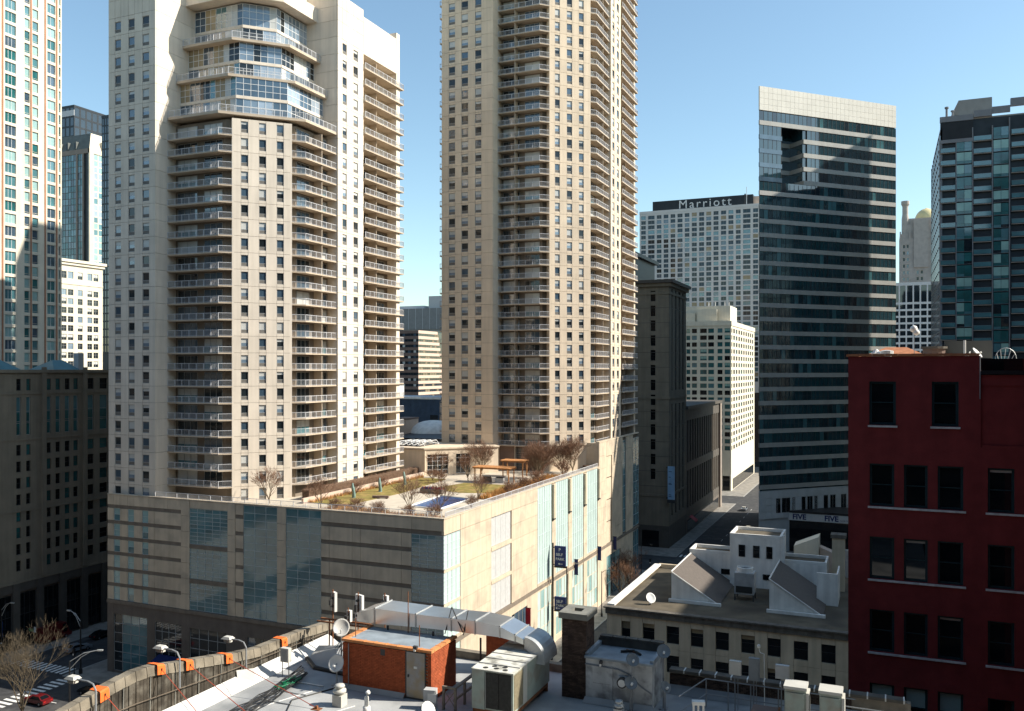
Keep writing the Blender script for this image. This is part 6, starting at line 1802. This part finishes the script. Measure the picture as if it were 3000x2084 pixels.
for i in range(n):
    for k in range(4):
        k2 = (k+1) % 4
        bend.quad(ring[i][k], ring[i+1][k], ring[i+1][k2], ring[i][k2])
bend.quad(*ring[0]); bend.quad(*ring[n][::-1])
part('elbow', bend, DU)
for (x, y) in ((-23.2, 38.3), (-20.6, 38.3), (-18.0, 38.3)):
    part('support', MB('frame_dark').box(x-.04, x+.04, y-.3, y-.24, hz-.1 if x < -19.5 else ZR, 39.06), DU)
part('brace', MB('frame_dark').tube([(-19.9, 37.95, 39.05), (-19.7, 38.3, 40.3)], .025, 5).tube([(-19.7, 38.3, 40.3), (-18.9, 37.9, 39.25)], .03, 5).tube([(-18.9, 37.95, 39.1), (-18.75, 38.2, 40.25)], .025, 5), DU)
# packaged cooling unit
AC = thing('rooftop_unit', 'big pale green packaged cooling unit on the roof in front of the duct', 'air conditioner', (-16, 36.5, ZR))
ax0, ax1, ay0, ay1, az0, az1 = -17.0, -15.0, 35.0, 39.5, ZR+.42, 38.70
part('casing', MB('ac_paint', 'ac_top').box(ax0, ax1, ay0+.05, ay1, az0, az1-.04).box(ax0-.03, ax1+.03, ay0-.02, ay1+.03, az1-.04, az1, 1), AC)
part('corner_panel', MB('ac_paint').box(ax0, ax0+.62, ay0, ay0+.05, az0, az1-.05), AC)
part('corner_panel', MB('ac_paint').box(ax1-.08, ax1+.01, ay0-.005, ay0+.05, az0, az1-.05), AC)
cz_ = MB('coil', 'frame_dark')
cz_.box(ax0+.66, ax1-.1, ay0+.02, ay0+.055, az0+.08, az1-.12)
part('coil_face', cz_, AC)
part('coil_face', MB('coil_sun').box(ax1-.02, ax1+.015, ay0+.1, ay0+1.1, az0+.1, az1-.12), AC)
for k in range(18): pass
fn = MB('frame_grey')
for k in range(2): fn.box(ax0+.66+.62*(k+0)+ (.02 if k else 0), ax0+.68+.62*k, ay0+.0, ay0+.06, az0+.08, az1-.12)
part('coil_frame', fn, AC)
for k in range(5): part('seam', MB('frame_grey').box(ax0-.02, ax1+.02, ay0+.75+k*.75, ay0+.79+k*.75, az1, az1+.035), AC)
part('side_panel', MB('cabinet').box(ax1, ax1+.02, ay0+1.16, ay0+1.6, az0+.04, az1-.06), AC)
for (dx, dy) in ((.55, .28), (1.05, .35), (1.5, .3), (.85, .6), (1.35, .62)): part('fan_mark', MB('coil').lathe([(.13, az1+.002), (.12, az1+.006)], ax0+dx, ay0+dy, 12), AC)
part('stand', MB('rust').box(ax0, ax1, ay0+.1, ay0+.2, ZR, az0).box(ax0, ax1, ay1-.3, ay1-.2, ZR, az0).box(ax0, ax0+.1, ay0+.2, ay1-.3, az0-.16, az0-.01).box(ax1-.1, ax1, ay0+.2, ay1-.3, az0-.16, az0-.01), AC)
WR = thing('service_rail', 'weathered grey wooden service rail left of the cooling unit', 'railing', (-17.9, 36.8, ZR))
for k in range(4): part('post', MB('wood_grey').box(-18.0, -17.9, 35.2+k*.95, 35.3+k*.95, ZR, ZR+1.05), WR)
part('top_rail', MB('wood_grey').box(-18.03, -17.87, 35.1, 38.2, ZR+1.05, ZR+1.13), WR)
part('top_rail', MB('wood_grey').box(-18.6, -17.9, 35.18, 35.28, ZR+1.0, ZR+1.1).box(-18.6, -18.5, 35.2, 35.3, ZR, ZR+1.0), WR)
part('mid_rail', MB('wood_grey').box(-18.0, -17.92, 35.1, 38.2, ZR+.5, ZR+.58), WR)
part('lattice', MB('wood_grey').tube([(-18.55, 35.24, ZR+.15), (-17.95, 35.24, ZR+.95)], .02, 4).tube([(-17.95, 35.24, ZR+.15), (-18.55, 35.24, ZR+.95)], .02, 4), WR)
# brick return behind the unit (lit orange wall)
solo('brick_pier', MB('brick_orange', 'coping_terracotta').box(-18.9, -17.6, 40.6, 41.8, ZR, 38.6).box(-18.95, -17.55, 40.55, 41.85, 38.6, 38.72, 1), 'sunlit orange brick pier under the duct behind the hut', 'wall')
# dark brick chimney
CH = thing('brick_chimney', 'square dark brown brick chimney with a stone cap beside the duct elbow', 'chimney', (-13.7, 39.6, ZR))
c0, c1, cy0, cy1, ctz = -14.15, -12.95, 38.9, 40.2, 40.25
part('core', MB('mortar_dark').box(c0+.05, c1-.05, cy0+.05, cy1-.05, ZR, ctz), CH)
bricks(CH, (c0, cy0), 0, c1-c0, ZR, ctz, 'brick_brown', [], 250)
bricks(CH, (c1, cy0+.07), PI/2, cy1-cy0-.07, ZR, ctz, 'brick_brown', [], 100, name='side_brick')
cap = MB('cap_stone', 'black_metal')
cap.box(c0-.12, c0+.35, cy0-.12, cy1+.12, ctz, ctz+.28); cap.box(c1-.35, c1+.12, cy0-.12, cy1+.12, ctz, ctz+.28)
cap.box(c0+.35, c1-.35, cy0-.12, cy0+.38, ctz, ctz+.28); cap.box(c0+.35, c1-.35, cy1-.38, cy1+.12, ctz, ctz+.28); cap.box(c0+.35, c1-.35, cy0+.38, cy1-.38, ctz-.2, ctz-.02, 1)
part('cap', cap, CH)
# painted stair hut
SH = thing('stair_hut', 'pale grey painted stair hut with a shallow roof and round wall fan', 'hut', (-11.5, 39.6, ZR))
s0, s1, sy0, sy1, sz = -12.9, -9.75, 38.75, 40.9, 38.55
part('wall', MB('penthouse_paint', 'roof_blue').prism([(s0, sy0), (s1, sy0), (s1, sy1), (s0, sy1)], ZR, sz, 0, 1), SH)
pr_ = MB('roof_blue', 'k_cornice')
pr_.box(s0-.05, s1+.05, sy0-.06, sy0+.1, sz, sz+.1); pr_.box(s0-.05, s0+.12, sy0+.1, sy1, sz, sz+.22); pr_.box(s1-.12, s1+.05, sy0+.1, sy1, sz, sz+.22); pr_.box(s0-.05, s1+.05, sy1, sy1+.25, sz-.3, sz+.35, 1)
part('roof_kerb', pr_, SH)
CT = Pieces(SH, 'coping_tile')
for i in range(5): CT.add(bx(.6, .34, .1, 'k_cornice'), (s0+.02+i*.63, sy1-.02, sz+.36), 0, 1)
CT.flush()
d2 = part('door', MB('penthouse_paint', 'frame_dark').box(s0+.35, s0+1.25, sy0-.04, sy0-.003, ZR+.25, ZR+1.75).box(s0+.30, s0+.35, sy0-.05, sy0-.002, ZR+.2, ZR+1.8, 0).box(s0+1.25, s0+1.31, sy0-.05, sy0-.002, ZR+.2, ZR+1.8, 0).box(s0+.35, s0+1.25, sy0-.05, sy0-.002, ZR+.02, ZR+.2, 1), SH)
part('panel_line', MB('frame_dark').box(s0+.37, s0+1.22, sy0-.043, sy0-.041, ZR+.95, ZR+.96), d2)
fv = part('wall_fan', MB('frame_dark', 'penthouse_paint').tube([(s0+1.82, sy0-.3, ZR+1.2), (s0+1.82, sy0-.0, ZR+1.2)], .24, 18).box(s0+1.6, s0+2.12, sy0-.1, sy0-.001, ZR+.98, ZR+1.45, 1), SH)
part('fan_disc', MB('plastic_white').tube([(s0+1.82, sy0-.33, ZR+1.2), (s0+1.82, sy0-.30, ZR+1.2)], .17, 18), fv)
part('conduit', MB('pipe_grey').tube([(s0-.02, sy0-.04, ZR+1.78), (s0+1.6, sy0-.04, ZR+1.72), (s0+2.2, sy0-.04, ZR+1.5), (s0+2.6, sy0-.04, ZR+1.1), (s1, sy0-.04, ZR+.8)], .03, 6), SH)
part('wall_lamp', MB('frame_dark', 'lamp_globe').box(s0+.7, s0+.82, sy0-.16, sy0, ZR+1.9, ZR+2.02).box(s0+.71, s0+.79, sy0-.15, sy0-.06, ZR+1.78, ZR+1.9, 1), SH)
part('base_flashing', MB('membrane').add([(s0-.1, sy0-.25, ZR+.02), (s1+.3, sy0-.25, ZR+.02), (s1+.05, sy0-.06, ZR+.28), (s0-.02, sy0-.06, ZR+.28)], [(0, 1, 2, 3)]), SH)
part('roof_debris', MB('cable_black', 'rust').tube([(-11.6, 40.1, sz+.06), (-11.0, 40.3, sz+.1), (-10.6, 40.0, sz+.06)], .06, 6).tube([(-11.4, 40.4, sz+.06), (-10.8, 40.2, sz+.06)], .05, 6, 1), SH)
# rear brick parapet on the right
RP = thing('brick_parapet', 'low weathered brick parapet with dark coping tiles at the back right of the roof', 'wall', (-6, 41.6, ZR))
part('core', MB('mortar_dark').box(-9.6, 1.0, 41.67, 42.0, ZR, 37.45), RP)
bricks(RP, (-9.6, 41.6), 0, 8.2, ZR+.35, 37.42, 'brick_brown', [])
CT = Pieces(RP, 'coping_tile')
for i in range(14): CT.add(MB('k_cornice', 'stucco_white').box(0, .7, -.08, .42, 0, .13).box(.68, .74, -.09, .43, 0, .145, 1), (-9.6+i*.74, 41.6, 37.46), 0, 1)
CT.flush()
part('base_flashing', MB('membrane').add([(-9.7, 41.2, ZR+.015), (1, 41.2, ZR+.015), (1, 41.6, ZR+.36), (-9.7, 41.6, ZR+.36)], [(0, 1, 2, 3)]), RP)

# roof vents, dishes, antennas
def mushroom(x, y, s, lab, m='galv_dull', grp='roof vents on the near roof'):
    t = thing('roof_vent', lab, 'vent', (x, y, ZR), grp)
    part('stack', MB(m).box(-.26*s, .26*s, -.26*s, .26*s, 0, .55*s), t, (x, y, ZR))
    part('cap', MB(m).lathe([(.2*s, .55*s), (.2*s, .62*s), (.32*s, .66*s), (.32*s, .78*s), (.2*s, .82*s), (.2*s, .9*s), (.26*s, .93*s), (.22*s, 1.02*s), (.05*s, 1.04*s)], n=16), t, (x, y, ZR), smooth=True)
mushroom(-23.2, 33.8, .95, 'pale square roof vent with a round cap in front of the brick hut', 'cabinet')
mushroom(-10.95, 37.55, .75, 'grey louvred roof vent in front of the stair hut', 'galv_dull')
sp_ = solo('vent_pipe', MB('plastic_white').tube([(0, 0, 0), (0, 0, .75), (.03, 0, .92), (.12, 0, .98)], [.12, .1, .1, .1], 10).lathe([(.17, 0), (.17, .3), (.1, .34)], n=10), 'white gooseneck vent pipe in front of the hut door', 'vent', (-21.55, 33.5, ZR), smooth=True)
sbx = solo('switch_box', MB('antenna_grey', 'plastic_white').box(-.3, .25, -.2, .2, 0, .9).box(-.1, .3, -.22, -.2, .35, .75, 1), 'grey electrical box at the right corner of the brick hut', 'box', (-19.15, 35.15, ZR), .2)
dg = 'satellite dishes on the near roof'
dish(-25.3, 37.0, ZR+.4, .85, R(-62), R(32), 'dish_grey', 'large pale dish at the back left of the brick hut', 2.05, dg)
dish(-24.5, 35.45, ZR+.2, .8, R(-80), R(28), 'plastic_white', 'white dish half in shade on the left wall of the brick hut', 1.05, dg)
dish(-18.5, 33.6, ZR, .72, R(-20), R(30), 'plastic_white', 'white dish at the bottom edge below the brick hut', .55, dg)
dish(-9.35, 39.3, ZR, .62, R(-70), R(42), 'dish_dark', 'grey dish high on a mast at the right side of the stair hut', 2.6, dg)
dish(-10.55, 38.35, ZR, .60, R(-60), R(42), 'dish_dark', 'grey dish above the roof edge of the stair hut', 2.35, dg)
dish(-10.6, 38.2, ZR, .60, R(-55), R(42), 'dish_dark', 'grey dish lower on the front of the stair hut', 1.35, dg)
dish(-9.2, 39.0, ZR, .50, R(-40), R(40), 'dish_dark', 'small grey dish low at the right corner of the stair hut', 1.1, dg)
def sector(x, y, z, h, w, lab, az):
    t = thing('panel_antenna', lab, 'antenna', (x, y, z), 'cellular antennas on the near roof')
    part('pole', MB('rust').tube([(x, y, ZR), (x, y, z+h+.25)], .035, 7), t)
    part('panel', MB('plastic_white').box(-w/2, w/2, -.17, -.02, .1, h), t, (x, y, z+.1), az)
    part('bracket', MB('frame_dark').box(-.07, .07, -.03, .12, .35, .45).box(-.07, .07, -.03, .12, h-.35, h-.25).box(-.1, .1, .1, .2, h*.4, h*.65), t, (x, y, z+.1), az)
sector(-27.9, 40.0, ZR+2.05, 1.15, .36, 'white panel antenna on a rusty pole at the parapet end', R(150))
sector(-26.2, 39.9, ZR+1.75, 1.5, .58, 'large white panel antenna behind the left of the hut', R(160))
sector(-26.3, 39.1, ZR+1.9, .7, .26, 'slim white panel antenna in front of the large one', R(170))
sector(-24.9, 40.5, ZR+2.4, .8, .30, 'small white antenna top showing behind the duct', R(165))
pf = thing('antenna_frame', 'rusty steel frame carrying the panel antennas above the parapet', 'frame', (-26.5, 39.6, ZR))
part('beam', MB('rust').box(-28.4, -25.2, 39.55, 39.65, ZR+1.9, ZR+1.98), pf); part('beam', MB('rust').box(-28.4, -25.2, 39.2, 39.28, ZR+1.85, ZR+1.92), pf)
for x in (-27.8, -26.6, -25.3): part('leg', MB('rust').tube([(x, 39.5, ZR), (x, 39.55, ZR+1.9)], .04, 6), pf)
part('strut', MB('pipe_grey').tube([(-27.0, 38.3, ZR+.05), (-26.8, 39.5, ZR+1.0)], .05, 6).tube([(-26.0, 38.0, ZR+.05), (-26.2, 39.5, ZR+1.0)], .05, 6), pf)
tent = MB('membrane_white', 'cable_black')
tent.add([(-28.3, 38.1, ZR+.02), (-26.4, 37.6, ZR+.02), (-26.9, 39.2, ZR+.75), (-28.4, 39.4, ZR+.5)], [(0, 1, 2), (0, 2, 3), (2, 1, 0), (3, 2, 0)])
for k in range(6): tent.tube([(-26.9+.1*k, 39.3, ZR+1.0), (-27.2+.22*k, 38.6, ZR+.15), (-26.4+.15*k, 37.8, ZR+.03)], .02, 4, 1)
solo('white_sheet', tent, 'loose white roofing sheet with black cables under the antennas', 'sheet')
# telecom cabinets and steel platform
for (x, lab) in ((-3.95, 'white telecom cabinet on the left of the pair at the lower right'), (-2.55, 'white telecom cabinet on the right of the pair beside the red building')):
    t = thing('telecom_cabinet', lab, 'cabinet', (x, 38.6, ZR), 'telecom cabinets on the roof')
    part('body', MB('ac_paint', 'cabinet').box(x, x+.86, 38.5, 39.3, ZR+.0, ZR+2.0), t)
    part('door_panel', MB('ac_paint').box(x+.04, x+.80, 38.46, 38.497, ZR+.1, ZR+1.86), t)
    part('cap', MB('cabinet').box(x-.04, x+.9, 38.44, 39.36, ZR+2.0, ZR+2.12), t)
    part('side_hood', MB('cabinet').box(x+.87, x+.98, 38.5, 39.2, ZR+.3, ZR+1.9), t)
pt = thing('steel_platform', 'grey steel pipe railing around the telecom platform at the lower right', 'railing', (-5, 38.5, ZR))
pm = MB('pipe_grey')
for x in (-7.6, -6.6, -5.6, -4.4): pm.tube([(x, 40.3, ZR), (x, 40.3, ZR+1.3)], .03, 6)
for z in (.6, 1.3): pm.tube([(-7.6, 40.3, ZR+z), (-1.2, 40.3, ZR+z)], .028, 6); pm.tube([(-7.6, 40.3, ZR+z), (-8.3, 37.8, ZR+z-.05)], .028, 6)
for x in (-1.7, -.9, -.2): pm.tube([(x, 39.6, ZR), (x, 39.6, ZR+1.2)], .028, 6)
for z in (.4, .8, 1.2): pm.tube([(-1.9, 39.6, ZR+z), (.1, 39.6, ZR+z)], .025, 6)
part('pipes', pm, pt)
for (x, z, w, h, m, lab) in ((-6.5, 1.75, .52, .62, 'cabinet', 'pale square junction box on the steel platform'), (-5.65, 1.6, .46, 1.0, 'dish_dark', 'dark tall radio box in the middle of the steel platform'), (-4.5, 1.85, .58, .6, 'antenna_grey', 'grey square junction box next to the white cabinets')):
    t = thing('junction_box', lab, 'box', (x, 40.2, ZR), 'boxes on the telecom platform')
    part('case', MB(m).box(x, x+w, 40.0, 40.2, ZR+z, ZR+z+h), t)
    part('door_panel', MB(m).box(x+.04, x+w-.04, 39.985, 39.998, ZR+z+.04, ZR+z+h-.04), t)
    part('pole', MB('pipe_grey').tube([(x+w*.4, 40.28, ZR), (x+w*.4, 40.28, ZR+z+h)], .03, 6).tube([(x+w*.65, 40.28, ZR), (x+w*.65, 40.28, ZR+z+.1)], .02, 6), t)
solo('platform_step', MB('plastic_white').box(-.3, .25, -.15, .15, .8, .95).box(-.28, -.2, -.1, .1, 0, .8).box(-.08, 0, -.1, .1, 0, .8).box(.14, .22, -.1, .1, 0, .8), 'white stepped bracket at the bottom edge left of the platform', 'stand', (-7.55, 38.4, ZR), .3)
solo('white_rail', MB('plastic_white').tube([(-7.6, 37.9, ZR), (-7.6, 37.9, ZR+.62), (-5.9, 37.8, ZR+.62)], .03, 6), 'white pipe rail at the bottom edge near the platform', 'railing')
solo('brown_crate', MB('brown_stone', 'rust').box(-.55, .55, -.4, .4, 0, .95).box(.5, .58, -.42, .42, 0, .98, 1), 'dark brown crate left of the telecom cabinets', 'crate', (-4.75, 38.6, ZR))
wm = thing('weather_mast', 'thin white mast with a small globe above the telecom platform', 'antenna', (-5.0, 40.3, ZR))
part('mast', MB('plastic_white').tube([(-5.0, 40.35, ZR), (-5.02, 40.35, ZR+2.75), (-5.2, 40.35, ZR+2.8), (-5.25, 40.35, ZR+3.0)], .02, 6), wm)
part('globe', MB('plastic_white').lathe([(.01, 2.98), (.07, 3.02), (.08, 3.09), (.05, 3.15), (.01, 3.17)], -5.25, 40.35, 10), wm, (0, 0, ZR), smooth=True)
# ------------------------------------------------------------------ lower left street corner
place_tree('big', dict(h=14, seed=29, r0=.24, spread=.58, levels=6, kids=3, trunk=.22, branch=.34, first=5, mats=('bark_pale', 'bark_pale'), sides=5), 'street_tree', 'large bare street tree at the lower left corner', 'tree', (-114.5, 87.5, .1), .8, .8)
def corner_lamp(x, y, h, lab, rz, arm=4.0):
    t = thing('signal_lamp', lab, 'street lamp', (x, y, .13), 'lamp posts on the corner of the shaded street')
    part('post', MB('lamp_black').lathe([(.3, 0), (.3, .8), (.15, 1.0), (.09, h)], n=8), t, (x, y, .13))
    part('arm', MB('galv_dull').tube([(0, 0, h-.1), (arm*.5, 0, h+1.1), (arm, 0, h+1.5)], .06, 6).tube([(0, 0, h-1.2), (arm*.4, 0, h+.5), (arm*.75, 0, h+1.3)], .05, 6), t, (x, y, .13), rz)
    part('lamp_head', MB('galv_dull', 'lamp_globe').box(arm-.1, arm+.7, -.17, .17, h+1.42, h+1.56).box(arm, arm+.6, -.12, .12, h+1.37, h+1.42, 1), t, (x, y, .13), rz)
corner_lamp(-107.5, 89.5, 10.2, 'tall lamp post with a double curved arm behind the parapet left end', R(25))
corner_lamp(-126.5, 107.5, 9.0, 'dark lamp post on the podium corner at the shaded crossing', R(180), 2.5)
corner_lamp(-145.5, 107.0, 9.0, 'dark lamp post across the crossing by the dark stone building', R(0), 2.5)
def signal(x, y, lab, rz):
    t = thing('walk_signal', lab, 'traffic light', (x, y, .13), 'traffic lights at the shaded crossing')
    part('post', MB('lamp_black').lathe([(.16, 0), (.08, .4), (.07, 4.4)], n=8), t, (x, y, .13))
    part('signal_head', MB('lamp_black', 'lamp_globe').box(-.2, .2, -.2, .15, 3.2, 4.3).box(-.13, .13, -.22, -.2, 3.3, 3.55, 1), t, (x, y, .13), rz)
signal(-127.2, 106.8, 'traffic light on the podium corner near the silver sedan', 0)
signal(-144.2, 106.2, 'traffic light across the crossing near the red truck', 0)
signal(-54.5, 215.0, 'traffic light at the far end of the sunny pavement', 0)
ss = thing('street_sign', 'green street name sign with a white plate in front of the red truck', 'sign', (-143.9, 112, .13))
part('post', MB('lamp_black').tube([(-143.9, 112, .13), (-143.9, 112, 4.6)], .05, 6), ss)
part('plate', MB('cable_green').box(-144.9, -143.7, 111.95, 112.0, 4.0, 4.5), ss)
part('plate', MB('plastic_white').box(-143.6, -143.1, 111.95, 112.0, 3.9, 4.9), ss)
bnn = solo('blue_banner', MB('pool_blue').box(-.05, .05, -.5, .5, 3.2, 6.4).tube([(0, .6, 0), (0, .6, 6.6)], .06, 6), 'vertical blue banner on a post at the far lower left', 'banner', (-147.0, 108.2, .13), R(60))
for (x, y, lab) in ((-126.0, 121.0, 'squat dark shrub planter on the corner pavement left of the podium'),):
    pass
aw2 = thing('entrance_canopy', 'dark blue canopy at street level below the podium shop windows', 'awning', (-107, 108, 3))
part('canopy', MB('navy_sign').add([(-111.5, 110.2, 4.6), (-103.5, 110.2, 4.6), (-103.5, 107.4, 3.6), (-111.5, 107.4, 3.6), (-111.5, 107.4, 3.1), (-103.5, 107.4, 3.1)], [(0, 3, 2, 1), (3, 4, 5, 2)]).box(-111.5, -103.5, 110.05, 110.15, 3.1, 4.6), aw2)
# ------------------------------------------------------------------ unseen blocks added behind and beside the viewpoint to block low sky and darken reflections
def sky_blocker(x0, x1, y0, y1, h, m, lab, n):
    t = thing('sky_blocker', lab, 'building', ((x0+x1)/2, (y0+y1)/2, 0))
    part('wall', MB(m, 'roof_deck').prism([(x0, y0), (x1, y0), (x1, y1), (x0, y1)], 0, h, 0, 1), t)
    b = MB('glass_dark')
    for k in range(int(h/4)-1):
        b.box(x0+1, x1-1, y1, y1+.08, 3+k*4, 5.2+k*4)
        b.box(x1, x1+.08, y0+1, y1-1, 3+k*4, 5.2+k*4)
    part('window_band', b, t)
for i, (x0, x1, y0, y1, h, m, lab) in enumerate([
    (-330, -250, -90, -30, 92, 'blocker_dark', 'added sky-blocking slab farthest left behind the viewpoint'),
    (-240, -180, -80, -25, 112, 'blocker_dark', 'added sky-blocking tower left behind the viewpoint'),
    (-172, -120, -85, -25, 84, 'blocker_dark', 'added sky-blocking block behind the viewpoint to the left'),
    (-112, -60, -80, -28, 116, 'blocker_dark', 'added sky-blocking tower behind the viewpoint'),
    (-54, 1.5, -75, -25, 100, 'blocker_dark', 'added sky-blocking tower straight behind the viewpoint'),
    (2, 60, -80, -25, 120, 'blocker_dark', 'added sky-blocking tower behind the viewpoint to the right'),
    (70, 130, -80, -30, 92, 'blocker_dark', 'added sky-blocking block farthest right behind the viewpoint'),
    (-330, -260, -20, 40, 80, 'blocker_dark', 'added sky-blocking block far to the left of the viewpoint'),
    (-250, -190, -15, 55, 80, 'blocker_dark', 'added sky-blocking block to the left beyond the near street'),
    (45, 120, -20, 42, 140, 'blocker_dark', 'added sky-blocking tower to the right of the viewpoint'),
    (62, 130, 95, 176, 92, 'blocker_dark', 'added shading block right of the view beyond the red building'),  # added out of view to shade the beige roof and street
    (62, 130, 182, 226, 98, 'blocker_dark', 'second added shading block right of the view near the office tower')]):
    sky_blocker(x0, x1, y0, y1, h, m, lab, i)
